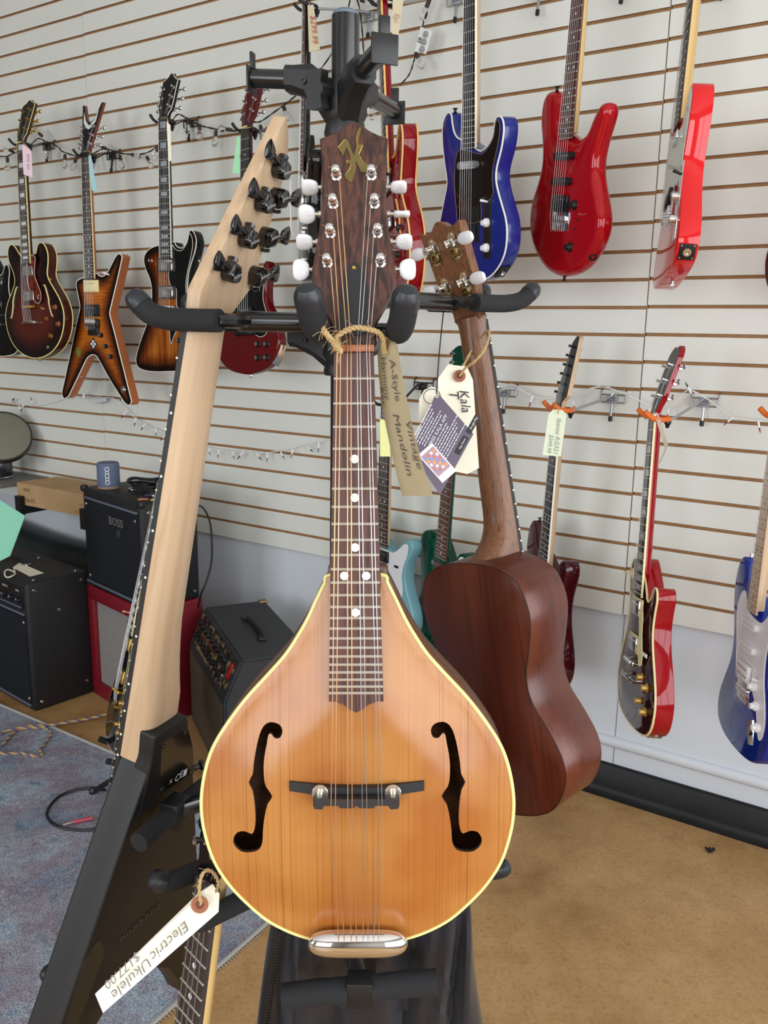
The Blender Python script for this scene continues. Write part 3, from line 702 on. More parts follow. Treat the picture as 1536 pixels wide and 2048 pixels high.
# --- amber sunburst offset body with black guard
ORD = cr([(-30, 413), (-66, 417), (-100, 429), (-119, 447), (-123, 467), (-115, 494), (-98, 521), (-87, 551), (-85, 584), (-89, 620), (-101, 659), (-123, 704), (-150, 750), (-172, 797), (-179, 824), (-172, 845), (-150, 856), (-112, 861), (-62, 861), (-6, 857), (48, 853), (98, 846), (132, 828), (140, 800), (130, 760), (116, 710), (106, 660), (100, 610), (97, 560), (102, 517), (116, 480), (134, 444), (143, 413), (140, 392), (130, 374), (118, 368), (110, 374), (104, 391), (92, 413), (76, 425), (58, 425), (42, 416), (30, 404)], 3)
AMB = burst('amber_sunburst', [(0.0, (13, 8, 7)), (0.25, (34, 14, 8)), (0.6, (120, 60, 20)), (1.0, (170, 104, 40))], 0.18, 0.5, grain=((70, 70, 4), (170, 120, 80)))
SRD = dict(yb=10, th=42, r=4, sub=18, edgew=72, outline=ORD, top=AMB, side=BG, bind=WBIND, bindr=1.6, nutw=43, endw=57, fbd=460, scale=628, neck=BG, fb=EBONY, fbbind=WBIND, inlay=('block', (1,)+ODD, mat('grey_pearl', (150, 156, 162), 0.3)), tail=667, nut=BLACKP,
           head=dict(outline=head_open(21, 37, 158, 'peak'), face=BG, side=BG, ang=16, bind=WBIND, tuners=[(-23, -42, -1), (-24, -74, -1), (-25, -106, -1), (25, -106, 1), (24, -74, 1), (23, -42, 1)]))
g = guitar('offset_guitar', 'amber sunburst offset guitar with large black pickguard and block inlays on ebony fretboard', (-.7837, 3.1484, .6925, -33.2, -1., .5), SRD)
add_guard(g, cr([(28, 416), (41, 428), (64, 436), (83, 430), (103, 407), (113, 379), (126, 392), (129, 420), (117, 464), (99, 517), (93, 557), (97, 602), (92, 640), (62, 686), (30, 728), (13, 759), (9, 690), (30, 668), (46, 650), (46, 600), (45, 562), (20, 556), (8, 530), (10, 505), (28, 490)], 3), 10, BG, edge=MATS['white_binding'])
add_pickup(g, 'hb', 0, 484, 8, CHROME, ring=BLACKP); add_pickup(g, 'hb', 0, 577, 8, CHROME, ring=BLACKP); tom_bridge(g, 628, 10, CHROME, 667, CHROME)
add_knob(g, 55, 744, 10, BLACKP, 'barrel', 10, 12, CHROME); add_knob(g, 82, 790, 10, BLACKP, 'barrel', 10, 12, CHROME)
mb = MB(); mb.lathe([(0.007, 0), (0.007, 0.002), (0.003, 0.003), (0.0025, 0.014), (0.004, 0.016), (0, 0.018)], mm(-80, 10, 467), (0, -1, 0), 12); mb.build('toggle_switch', CHROME, g)
add_strap_button(g, mm(140, 30, 470), (1, 0, 0), CHROME); add_strap_button(g, mm(38, 30, 854), (0, 0, -1), CHROME)
# --- dark cherry double cutaway (green tag)
OSG = cr([(-28, 470), (-52, 472), (-72, 452), (-84, 434), (-98, 430), (-104, 445), (-100, 480), (-95, 526), (-97, 569), (-122, 610), (-148, 650), (-165, 695), (-158, 735), (-130, 765), (-85, 785), (-30, 794), (4, 795), (60, 786), (112, 766), (146, 733), (162, 692), (152, 651), (124, 600), (100, 569), (94, 526), (98, 486), (104, 452), (98, 432), (88, 430), (76, 446), (58, 470), (28, 470)], 3)
CHER = mat('dark_cherry_gloss', (92, 14, 18), 0.12, coat=0.8)
SSG = dict(yb=12, th=36, r=7, rs=3, outline=OSG, top=CHER, nutw=43, endw=57, fbd=470, scale=628, neck=CHER, fb=EBONY, inlay=('dot', ODD, MOP), tail=660, heel=470,
           head=dict(outline=head_open(21, 38, 170, 'open'), face=mat('cherry_head', (80, 16, 18), 0.2, coat=0.5), side=CHER, ang=15, tuners=T33))
g = guitar('double_cutaway_guitar', 'dark cherry double cutaway guitar with black pickguard and green tag, partly behind pale headstock', (-.4749, 2.983, .6352, -42, -3.8, -2.9), SSG)
add_guard(g, cr([(-70, 470), (-30, 474), (0, 476), (30, 474), (70, 462), (92, 458), (98, 478), (85, 516), (83, 546), (90, 570), (110, 615), (112, 640), (97, 666), (68, 673), (40, 664), (-30, 660), (-78, 640), (-84, 600), (-80, 560), (-82, 500)], 3), 12, BG, edge=MATS['white_binding'])
add_pickup(g, 'hb', 0, 500, 10, BLACKP); add_pickup(g, 'hb', -2, 592, 10, BLACKP); tom_bridge(g, 634, 10, GOLD, 660, BLACKP)
for x, d in ((60, 696), (105, 697), (60, 741), (105, 741)): add_knob(g, x, d, 12, BLACKP, 'hat', 12, 13, CHROME)
mb = MB(); mb.tube([mm(163, 26, 700), mm(156, 26, 724), mm(143, 26, 745), mm(126, 26, 764)], 0.0135, 12, flat=0.16); mb.build('jack_plate', CHROME, g)
add_strap_button(g, mm(0, 30, 795), (0, 0, -1), CHROME)
mb = MB(); mb.lathe([(0.005, 0), (0.003, 0.008), (0, 0.009)], mm(66, 10, 640), (0, -1, 0), 10); mb.build('toggle_switch', CHROME, g)
HF = lambda face, side, **k: dict(dict(outline=cr(HFENDER, 3), face=face, side=side, ang=0, drop=6, tuners=T6L), **k)
# --- blue double-bound single-coil guitar
OTH = cr([(-30, 452), (-50, 446), (-66, 440), (-80, 426), (-88, 405), (-92, 388), (-101, 381), (-116, 385), (-129, 400), (-134, 421), (-132, 456), (-123, 497), (-113, 532), (-113, 554), (-126, 587), (-144, 634), (-154, 667), (-152, 704), (-136, 741), (-104, 770), (-55, 786), (4, 789), (46, 784), (93, 766), (127, 740), (148, 708), (154, 672), (149, 637), (133, 605), (114, 570), (105, 543), (108, 516), (125, 477), (133, 443), (131, 422), (123, 411), (110, 408), (100, 414), (95, 427), (91, 446), (81, 459), (66, 470), (47, 477), (30, 476)], 3)
BLUEG = mat('deep_blue_gloss', (14, 34, 122), 0.28, coat=0.35)
STH = dict(yb=8, th=44, r=3, outline=OTH, top=BLUEG, bind=WBIND, bindr=2.2, nutw=42, endw=56, fbd=470, scale=652, neck=MAPLE, fb=EBONY, fbbind=WBIND, tail=690, nut=BLACKP, head=HF(BLACKP, MAPLE, tm=BLACKM))
g = guitar('single_cut_guitar', 'deep blue guitar with white binding, white knobs and black tortoise pickguard', (.1717, 2.1688, .9015, -61.9, 6., 5.9), STH)
add_guard(g, cr([(-60, 480), (-40, 470), (36, 484), (58, 482), (84, 466), (98, 448), (104, 424), (112, 416), (121, 424), (122, 444), (112, 478), (98, 515), (95, 545), (100, 570), (92, 586), (70, 592), (58, 584), (48, 596), (44, 640), (-50, 640), (-62, 615), (-72, 560), (-70, 510)], 3), 8, mat('dark_tortoise', (26, 14, 14), 0.08, coat=0.8), edge=mat('guard_rim', (120, 104, 90), 0.3))
add_pickup(g, 'sc', 0, 508, 2, mat('chrome_cover', (226, 228, 232), 0.16, 0.85), ang=0)
plate_bridge(g, 652, 8, BLACKM, 76, 56, 6, BLACKM, up=30)
mb = MB(); mb.box(mm(76, 7, 652), (0.030, 0.002, 0.150), 0.0008); mb.build('control_plate', BLACKP, g)
for d in (642, 701): add_knob(g, 76, d, 6, MATS['white_plastic'], 'top', 11, 16)
mb = MB(); mb.cyl(mm(76, 6, 594), mm(72, -12, 590), 0.0022, 0.0035, 10); mb.build('switch_tip', MATS['white_plastic'], g)
mb = MB(); mb.box(mm(110, 30, 758), (0.040, 0.030, 0.004), 0.001, Matrix.Rotation(-0.72, 3, 'Y')); jp = mb.build('jack_plate', BLACKP, g)
mb = MB(); mb.lathe([(0.007, 0), (0.007, 0.003), (0.004, 0.003), (0.004, 0.001)], mm(111, 30, 761), (0.66, 0, -0.75), 12); mb.build('output_jack', CHROME, jp)
add_strap_button(g, mm(-100, 26, 381), (0, 0, 1), BLACKM)
# --- red superstrat, all edges rounded
OSS = cr([(-30, 452), (-46, 448), (-55, 432), (-60, 402), (-64, 376), (-76, 361), (-106, 354), (-127, 357), (-142, 374), (-148, 400), (-146, 430), (-135, 466), (-127, 501), (-129, 537), (-143, 573), (-160, 605), (-168, 640), (-166, 673), (-150, 711), (-116, 748), (-70, 777), (-30, 789), (16, 792), (70, 780), (112, 757), (146, 722), (166, 682), (166, 645), (148, 604), (126, 560), (118, 524), (126, 482), (140, 446), (147, 418), (138, 402), (118, 402), (104, 414), (90, 432), (74, 457), (52, 469), (30, 471)], 3)
REDG = mat('candy_red_gloss', (170, 12, 24), 0.10, coat=0.9)
SSS = dict(yb=8, th=44, r=18, rs=5, outline=OSS, top=REDG, nutw=43, endw=57, fbd=468, scale=652, neck=MAPLEL, fb=ROSEF, inlay=('dot', ODD, MOP), tail=684, head=HF(REDG, MAPLEL))
g = guitar('superstrat_guitar', 'glossy candy red guitar with rounded body, black pickups and black knobs', (.4244, 2.1429, .9224, -69.4, 2.7, 7.5), SSS)
add_pickup(g, 'sc', -4, 508, 6, BLACKP); add_pickup(g, 'sc', -6, 566, 6, BLACKP); add_pickup(g, 'hb', -6, 617, 8, BLACKP, w=74)
plate_bridge(g, 648, 8, CHROME, 74, 44, 6)
for x, d in ((56, 620), (52, 718)): add_knob(g, x, d, 8, BLACKP, 'top', 12, 15)
mb = MB(); mb.cyl(mm(96, 12, 642), mm(94, -2, 640), 0.0018, 0.0026, 8); mb.build('toggle_switch', CHROME, g)
for x, d in ((74, 655), (66, 674)): mb = MB(); mb.lathe([(0.003, 0), (0.003, 0.001), (0, 0.001)], mm(x, 8, d), (0, -1, 0), 8); mb.build('plug_hole', BLACKP, g)
mb = MB(); mb.lathe([(0.011, 0), (0.010, 0.003), (0.005, 0.003), (0.005, 0.0015)], mm(131, 24, 736), (0.75, -0.3, -0.6), 16); mb.build('output_jack', BLACKP, g)
add_strap_button(g, mm(-90, 20, 356), (0, 0, 1), BLACKM); add_strap_button(g, mm(6, 28, 792), (0, 0, -1), BLACKM)
# --- bright red single-cut seen from its edge
REDB = mat('bright_red_gloss', (214, 30, 34), 0.07, coat=1.0)
STJ = dict(yb=8, th=44, r=2.5, outline=TELE, top=REDB, nutw=42, endw=56, fbd=462, scale=648, nf=21, neck=MAPLEL, fb=DARKF, tail=684, head=HF(MAPLEL, MAPLEL))
g = guitar('single_cut_guitar', 'bright red guitar turned edge on with mint pickguard and square black jack plate', (.6748, 2.1283, .9056, -99.2, -3., -10.3), STJ)
add_guard(g, cr([(-60, 462), (-32, 470), (32, 478), (60, 476), (80, 456), (94, 432), (110, 426), (126, 436), (131, 462), (122, 508), (108, 552), (103, 590), (96, 606), (60, 612), (48, 600), (40, 600), (-40, 600), (-80, 640), (-100, 630), (-102, 590), (-112, 540), (-120, 500), (-100, 470)], 3), 8, mat('mint_pickguard', (206, 214, 202), 0.12, coat=0.5))
mb = MB(); mb.box(mm(0, 3, 488), (0.066, 0.010, 0.016), 0.003); mb.build('pickup', CHROME, g)
plate_bridge(g, 648, 7, CHROME, 84, 48, 3, up=36); mb = MB(); mb.box(mm(0, 2, 622), (0.070, 0.010, 0.020), 0.002, Matrix.Rotation(-0.25, 3, 'Y')); mb.build('pickup', BLACKP, g)
mb = MB(); mb.box(mm(112, 6.8, 662), (0.032, 0.002, 0.160), 0.0008, Matrix.Rotation(0.08, 3, 'Y')); mb.build('control_plate', CHROME, g)
for d in (652, 700): add_knob(g, 112, d, 6, CHROME, 'barrel', 12, 15)
mb = MB(); mb.cyl(mm(114, 6, 606), mm(112, -10, 598), 0.0025, 0.0040, 10); mb.build('switch_tip', BLACKP, g)
a = Vector((0.80, 0, -0.60)); c = mm(146, 30, 776); F = frame(c+a*0.001, (0, 1, 0), a.cross(Vector((0, 1, 0))))
mb = MB(); mb.box((0, 0, 0), (0.034, 0.034, 0.003), 0.0006); jp = mb.build('jack_plate', BLACKP, g); jp.matrix_local = F
mb = MB(); mb.lathe([(0.0085, 0), (0.0085, 0.003), (0.0045, 0.003), (0.0045, 0.0005)], (0, 0, 0.0015), (0, 0, 1), 16); mb.build('output_jack', CHROME, jp)
for sx in (-1, 1):
    for sy in (-1, 1): mb = MB(); mb.lathe([(0.0022, 0), (0.0015, 0.001), (0, 0.0012)], (sx*0.013, sy*0.013, 0.0015), (0, 0, 1), 8); mb.build('screw', CHROME, jp)
add_strap_button(g, mm(0, 30, 802), (0, 0, -1), CHROME)
# --- black guitar seen from the side
SBK = dict(yb=9, th=42, r=3, outline=STRAT, top=BG, nutw=42, endw=56, fbd=466, scale=648, neck=BG, fb=ROSEF, tail=690, heel=440, head=HF(BG, BG))
g = guitar('black_guitar', 'glossy black guitar hanging edge on behind the stand pole with tremolo arm', (-.2705, 2.8444, .9546, -78.6, -.2, 7.), SBK)
for d in (500, 560): add_pickup(g, 'hb', 0, d, 8, CHROME)
plate_bridge(g, 648, 9, CHROME, 76, 46, 6)
mb = MB(); mb.tube([mm(30, 0, 660), mm(38, -26, 664), mm(42, -34, 650), mm(44, -36, 600), mm(46, -38, 500)], 0.0028, 8); mb.build('tremolo_arm', MATS['white_plastic'], g)
for d in (640, 690, 735): add_knob(g, 90, d, 9, CHROME, 'barrel', 10, 15)
# --- red semi hollow seen from the side
RED3 = mat('wine_red_gloss', (132, 10, 24), 0.08, coat=0.9)
OS3 = cr([(-x, d) for x, d in [(30, 420), (58, 418), (80, 405), (98, 386), (118, 368), (140, 364), (157, 378), (163, 405), (155, 435), (138, 472), (124, 500), (124, 528), (146, 562), (178, 600), (199, 642), (202, 682), (190, 728), (160, 772), (115, 800), (58, 812), (0, 816)]]
          + [(58, 812), (115, 800), (160, 772), (190, 728), (202, 682), (199, 642), (178, 600), (146, 562), (124, 528), (124, 500), (138, 472), (155, 435), (163, 405), (157, 378), (140, 364), (118, 368), (98, 386), (80, 405), (58, 418), (30, 420)], 3)
SR3 = dict(yb=14, th=44, r=3, dome=7, dw=70, sub=26, outline=OS3, top=RED3, bind=mat('amber_binding', (238, 196, 112), 0.35), bind2=True, bindr=2.6, nutw=43, endw=57, fbd=460, scale=628, neck=RED3, fb=DARKF, fbbind=MATS['amber_binding'], inlay=('dot', ODD, MOP), tail=670, heel=430, head=dict(outline=head_open(), face=BG, side=RED3, ang=15, tuners=T33))
g = guitar('semi_hollow_guitar', 'wine red semi hollow guitar with amber binding, hanging edge on beside black mandolin tuner posts', (-.0373, 2.5551, .8752, -78.7, 2.3, -5.2), SR3)
g['label'] = 'wine red semi hollow guitar with amber binding, hanging edge on right of rosewood headstock'
for pth in ([(-90, 545), (-100, 553), (-124, 598), (-126, 618), (-137, 656), (-147, 669)], [(90, 545), (100, 553), (124, 598), (126, 618), (137, 656), (147, 669)]):
    mb = MB(); mb.tube([mm(q[0], 7.4, q[1]) for q in cr(pth, 4, False)], 0.0030, 6); mb.build('f_hole_edge', MATS['amber_binding'], g)
add_pickup(g, 'hb', 0, 487, 6, CHROME, ring=BLACKP); add_pickup(g, 'hb', 0, 585, 6, CHROME, ring=BLACKP); tom_bridge(g, 628, 8, CHROME, 670)
for x, d in ((125, 625), (150, 672), (100, 690), (135, 735)): add_knob(g, x, d, 12, BLACKP, 'hat', 12, 14)
# --- slivers at the left and right frame edges
SLV = dict(yb=9, th=44, r=3, outline=LESP, top=BG, side=BG, bind=WBIND, bind2=True, nutw=43, endw=57, fbd=460, scale=628, neck=BG, fb=EBONY, tail=668, head=dict(outline=head_open(), face=BG, side=BG, ang=15, tuners=T33))
pw = onwall(-22, 300, 0.25)
g = guitar('single_cut_guitar', 'black guitar with white binding cut off by the left picture edge', (pw.x-0.04, pw.y+0.02, pw.z-CAMH-0.03, -34, 0, 0), SLV)
mb = MB(); mb.lathe([(0.016, 0), (0.015, 0.003), (0.007, 0.003), (0.006, 0.008)], mm(150, 30, 760), (0.85, 0, -0.5), 16); mb.build('jack_plate', CHROME, g)
tom_bridge(g, 628, 8, CHROME, 668); add_pickup(g, 'hb', 0, 487, 8, CHROME); add_pickup(g, 'hb', 0, 585, 8, CHROME)
SMR = dict(SLV, top=mat('maroon_gloss', (84, 14, 24), 0.1, coat=0.8), side=MATS['maroon_gloss'], bind=None, bind2=False, neck=MATS['maroon_gloss'])
pw = onwall(1585, 60, 0.26)
g = guitar('single_cut_guitar', 'maroon guitar just entering at the right picture edge', (pw.x+0.085, pw.y-0.055, pw.z-CAMH+0.22, -70, 0, 0), SMR)
tom_bridge(g, 628, 8, CHROME, 668)

# --- lower row
# dark cherry single cut with cream guard
LPR = mat('cherry_red_gloss', (150, 10, 22), 0.08, coat=0.9); LPT = mat('black_cherry_top', (56, 14, 18), 0.07, coat=1.0)
SLP = dict(yb=12, th=48, r=2.5, dome=7, dw=70, sub=22, outline=LESP, top=LPT, side=LPR, bind=CREAM, bindr=2.8, nutw=43, endw=57, fbd=460, scale=628, neck=LPR, fb=DARKF, fbbind=CREAM, inlay=('trap', ODD, mat('grey_trapezoid', (170, 172, 168), 0.3)), tail=668, ybr=-12, heel=400, nut=CREAM,
           head=dict(outline=head_open(21, 40, 178, 'open'), face=mat('head_veneer_dark', (52, 48, 46), 0.35), side=LPR, ang=16, tuners=T33))
PO = (.671, 2.1568, -.2032, -90.8, -2.1, -7.8)
g = guitar('single_cut_guitar', 'cherry red single cut guitar with cream binding, cream pickguard and gold knobs in lower row', PO, SLP)
add_guard(g, cr([(24, 470), (50, 480), (62, 500), (64, 540), (74, 575), (82, 600), (76, 622), (60, 626), (50, 606), (44, 560), (36, 520), (26, 490)], 3), 0, CREAM, th=2.2)
mb = MB(); mb.box(mm(92, 0, 590), (0.044, 0.002, 0.010), 0.0008); mb.build('guard_bracket', MATS['white_plastic'], g)
add_pickup(g, 'hb', 0, 487, 4, CHROME, ring=CREAM); add_pickup(g, 'hb', 0, 582, 4, CHROME, ring=CREAM); tom_bridge(g, 628, 5, CHROME, 670, CHROME)
GKN = mat('gold_knob', (196, 160, 86), 0.2, 0.6)
for x, d in ((72, 652), (112, 668), (72, 712), (112, 728)): add_knob(g, x, d, 8, GKN, 'hat', 12, 15)
mb = MB(); mb.lathe([(0.014, 0), (0.013, 0.0012), (0.006, 0.0015)], mm(-78, 6, 412), (0, -1, 0), 16); pk = mb.build('switch_ring', CREAM, g)
mb = MB(); mb.tube([mm(-78, 5, 412), mm(-78, -8, 411), mm(-79, -18, 410)], [0.0018, 0.0018, 0.0034], 8); mb.build('toggle_switch', CREAM, pk)
mb = MB(); mb.box(mm(112, 38, 786), (0.036, 0.036, 0.002), 0.0006, Matrix.Rotation(-0.62, 3, 'Y')); jp = mb.build('jack_plate', NICKEL, g)
mb = MB(); mb.lathe([(0.007, 0), (0.007, 0.004), (0.004, 0.004), (0.004, 0.001)], mm(112, 38, 787), (0.58, 0, -0.81), 12); mb.build('output_jack', CHROME, jp)
# metallic blue with white guard
BLS = mat('metallic_blue_gloss', (10, 40, 132), 0.16, coat=1.0); BLT = BLS
SST = dict(yb=8, th=44, r=6, rs=3, outline=STRAT, top=BLS, nutw=42, endw=56, fbd=462, scale=648, nf=21, neck=MAPLE, fb=MAPLE, fretme=FRET_BR, inlay=('dot', ODD, BLACKP), tail=690, head=HF(MAPLE, MAPLE))
g = guitar('double_cut_guitar', 'metallic blue guitar with white pickguard, white knobs and maple neck at right picture edge', (.8883, 1.9446, -.1782, -93.1, -2.1, -3.1), SST)
add_guard(g, cr([(-66, 428), (-48, 452), (-32, 468), (32, 476), (58, 470), (80, 452), (96, 430), (110, 420), (122, 432), (118, 468), (102, 510), (98, 550), (106, 596), (126, 642), (138, 682), (134, 716), (120, 728), (106, 712), (86, 672), (54, 640), (34, 640), (-48, 638), (-66, 610), (-78, 560), (-96, 510), (-100, 470), (-86, 436)], 3), 8, mat('white_pickguard', (226, 224, 228), 0.18), edge=MATS['white_plastic'])
add_pickup(g, 'sc', 0, 492, 4, MATS['white_plastic']); add_pickup(g, 'sc', 0, 548, 4, MATS['white_plastic']); add_pickup(g, 'hb', 0, 606, 5, MATS['white_plastic'], poles=BLACKM)
plate_bridge(g, 648, 7, CHROME, 78, 46, 6)
for x, d in ((62, 622), (88, 660), (112, 702)): add_knob(g, x, d, 6, MATS['white_plastic'], 'top', 12, 17)
mb = MB(); mb.cyl(mm(76, 6, 604), mm(84, -10, 598), 0.0026, 0.0036, 10); mb.build('switch_tip', MATS['white_plastic'], g)
mb = MB(); mb.tube([mm(72, 6, 700), mm(78, 6, 728), mm(84, 6, 756)], [0.009, 0.012, 0.009], 14, flat=0.25); jp = mb.build('jack_plate', CHROME, g)
mb = MB(); mb.lathe([(0.006, 0), (0.006, 0.003), (0.003, 0.003)], mm(78, 4, 730), (0, -1, 0.3), 12); mb.build('output_jack', BLACKM, jp)
add_strap_button(g, mm(-110, 28, 352), (0, 0, 1), CHROME)
# dark maroon with pale headstock edge
MAR = mat('dark_maroon_gloss', (62, 12, 22), 0.07, coat=1.0)
SNM = dict(yb=8, th=44, r=5, rs=3, outline=STRAT, top=MAR, nutw=42, endw=56, fbd=466, scale=648, neck=MAPLE, fb=EBONY, fbbind=WBIND, inlay=('dot', ODD, MOP), tail=690, nut=BLACKP,
           head=dict(outline=fillet([(21, 0), (22, -20), (38, -36), (6, -192, 4), (-10, -196, 6), (-26, -176, 4), (-30, -36), (-22, -20), (-21, 0)], 3), face=mat('black_head_face', (24, 24, 26), 0.25), side=MAPLE, ang=13, tuners=[(-16+0.8*k, -40-25*k, -1) for k in range(6)], tm=BLACKM))
PN = (.4717, 2.3606, -.2038, -76.8, -1.1, 1.8)
g = guitar('double_cut_guitar', 'dark maroon guitar with black headstock face and white bound neck behind the ukulele', PN, SNM)
for d in (500, 556): add_pickup(g, 'hb', 0, d, 7, BLACKP)
plate_bridge(g, 648, 8, BLACKM, 76, 46, 6); add_knob(g, 80, 650, 8, BLACKP); add_strap_button(g, mm(-110, 28, 352), (0, 0, 1), BLACKM)
# green single cut
GRN = mat('racing_green_gloss', (6, 62, 44), 0.1, coat=0.8)
SGR = dict(yb=8, th=44, r=4, outline=TELE, top=GRN, nutw=42, endw=56, fbd=466, scale=648, neck=GRN, fb=ROSEF, inlay=('dot', ODD, MOP), tail=690, head=HF(GRN, GRN))
PM = (.1952, 2.5195, -.2294, -60.7, .6, 5.6)
g = guitar('single_cut_guitar', 'racing green guitar with white pickguard half hidden between mandolin and ukulele', PM, SGR)
add_guard(g, cr([(36, 474), (60, 474), (80, 456), (94, 432), (110, 426), (126, 436), (131, 462), (122, 508), (108, 552), (103, 590), (60, 612), (48, 600), (44, 520)], 3), 8, mat('white_guard', (232, 230, 220), 0.2))
plate_bridge(g, 648, 8, CHROME, 84, 52, 3); add_pickup(g, 'sc', 0, 492, 4, CHROME); add_knob(g, 112, 660, 8, CHROME, 'barrel'); add_knob(g, 112, 705, 8, CHROME, 'barrel')
# powder blue offset
PBL = mat('powder_blue', (112, 158, 168), 0.18, coat=0.6)
OMU = cr([(-29, 440), (-46, 436), (-66, 420), (-84, 396), (-104, 386), (-128, 400), (-140, 440), (-134, 485), (-116, 530), (-108, 570), (-118, 620), (-142, 670), (-160, 720), (-158, 765), (-130, 795), (-80, 806), (-10, 804), (60, 792), (120, 765), (156, 725), (164, 690), (152, 645), (124, 590), (112, 545), (120, 500), (140, 460), (144, 435), (130, 420), (110, 424), (90, 440), (70, 462), (48, 472), (29, 470)], 3)
SMU = dict(yb=8, th=44, r=5, rs=3, outline=OMU, top=PBL, nutw=42, endw=56, fbd=470, scale=648, neck=MAPLE, fb=DARKF, inlay=('dot', ODD, MOP), tail=690, head=HF(MAPLE, MAPLE))
PL = (-.0018, 2.706, -.2313, -50.3, .4, 1.6)
g = guitar('offset_guitar', 'powder blue guitar with white pickguard half hidden behind the mandolin shoulder', PL, SMU)
add_guard(g, cr([(-40, 476), (34, 478), (58, 476), (86, 456), (108, 436), (124, 438), (122, 470), (106, 510), (98, 550), (106, 600), (90, 640), (50, 640), (-50, 630), (-70, 560), (-70, 500)], 3), 8, mat('pearl_white_guard', (220, 222, 226), 0.2))
for d in (500, 590): add_pickup(g, 'hb', 0, d, 7, BLACKP)
mb = MB(); mb.box(mm(74, 5, 520), (0.020, 0.003, 0.008), 0.001); mb.build('switch_tip', BLACKP, g); plate_bridge(g, 648, 8, CHROME)
# --- black and gold guitar on the floor stand (seen beside the pale neck)
FLG = dict(SLV, top=BG, side=mat('tobacco_side', (44, 18, 12), 0.15, coat=0.7), bind=CREAM, bind2=False, neck=MATS['tobacco_side'], bindr=1.4, fbbind=CREAM, inlay=('block', (1,)+ODD, MOP), ybr=-8)
FPOS = (-.6879, 2.5549, -.4749, -66.2, -15.1, -11.3)
g = guitar('single_cut_guitar', 'black guitar with gold hardware leaning on a floor stand before the red cabinet', FPOS, FLG, group='guitars standing on the floor')
add_guard(g, cr([(24, 470), (50, 480), (62, 500), (64, 540), (74, 575), (82, 600), (76, 622), (60, 626), (50, 606), (44, 560), (36, 520), (26, 490)], 3), 6, BG, edge=CREAM)
add_pickup(g, 'hb', 0, 487, 8, GOLD, ring=BLACKP); add_pickup(g, 'hb', 0, 585, 8, GOLD, ring=BLACKP); tom_bridge(g, 628, 8, GOLD, 670, GOLD)
for x, d in ((72, 652), (112, 668), (72, 712), (112, 728)): add_knob(g, x, d, 8, GOLD, 'hat', 12, 15)
mb = MB(); mb.tube([mm(-78, 8, 402), mm(-78, -8, 401), mm(-79, -18, 400)], [0.0018, 0.0018, 0.0034], 8); mb.build('toggle_switch', CREAM, g)
add_strap_button(g, mm(-60, 30, 369), (0, 0, 1), GOLD)
GM = pose((FPOS[0], FPOS[1], FPOS[2]+CAMH), *FPOS[3:])
# ================================================================== the stand in the foreground
def twine(pts, r, name, parent, m=None, fuzz=10, seg=6):
    P = cr(pts, 6, False); mb = MB(); n = len(P); a = []; b = []
    for i, p in enumerate(P):
        t = (P[min(n-1, i+1)]-P[max(0, i-1)]).normalized(); x = t.orthogonal().normalized(); y = t.cross(x); w = i*1.25
        o = (x*math.cos(w)+y*math.sin(w))*r*0.5; a.append(p+o); b.append(p-o)
    mb.tube(a, r*0.62, seg); mb.tube(b, r*0.62, seg)
    for k in range(fuzz):
        p = random.choice(P); d = Vector((random.uniform(-1, 1), random.uniform(-1, 1), random.uniform(-1, 1))).normalized()
        mb.tube([p, p+d*r*2.2+Vector((0, 0, r*0.4)), p+d*r*4], r*0.09, 3)
    return mb.build(name, m or TWINE, parent)
POLE = Vector((-0.042, 0.845, 0))
MANP = (-.0249, .6561, -.0148, 0, -6, -1.12)
VP = (-.1733, .8034, .0067, -112, -12, -.4)
UR = pose((0.1116, 1.0283, -0.0269), 132.8, -3.5, 10.7)
UN = UR @ Vector((0, 0, 0.038))
UP = (UN.x, UN.y, UN.z, 132.8, -3.5, 10.7)
STANDM = mat('stand_black_paint', (15, 15, 18), 0.26, coat=0.35)
STANDP = mat('stand_black_plastic', (20, 21, 24), 0.45)
st = thing('instrument_stand', 'black multi instrument display stand with central pole and foam padded yokes', 'stand', T(POLE))
def rel(v): return Vector(v)-POLE
mb = MB(); mb.cyl((0, 0, 0.12), (0, 0, 1.715), 0.0127, seg=28); mb.build('pole', STANDM, st)
mb = MB(); mb.lathe([(0.0118, 0), (0.0118, 0.003), (0.008, 0.006), (0, 0.007)], (0, 0, 1.714), seg=24); mb.build('pole_cap', mat('grey_blue_cap', (96, 112, 128), 0.5), st)
for k in range(3):
    a = rad(90+120*k); d = Vector((math.cos(a), math.sin(a), 0))
    mb = MB(); mb.tube([Vector((0, 0, 0.14))+d*0.012, Vector((0, 0, 0.09))+d*0.14, Vector((0, 0, 0.02))+d*0.34], 0.011, 10); lg = mb.build('leg', STANDM, st)
    mb = MB(); mb.ball(Vector((0, 0, 0.016))+d*0.345, 0.016, 10); mb.build('rubber_foot', RUBBER, lg)
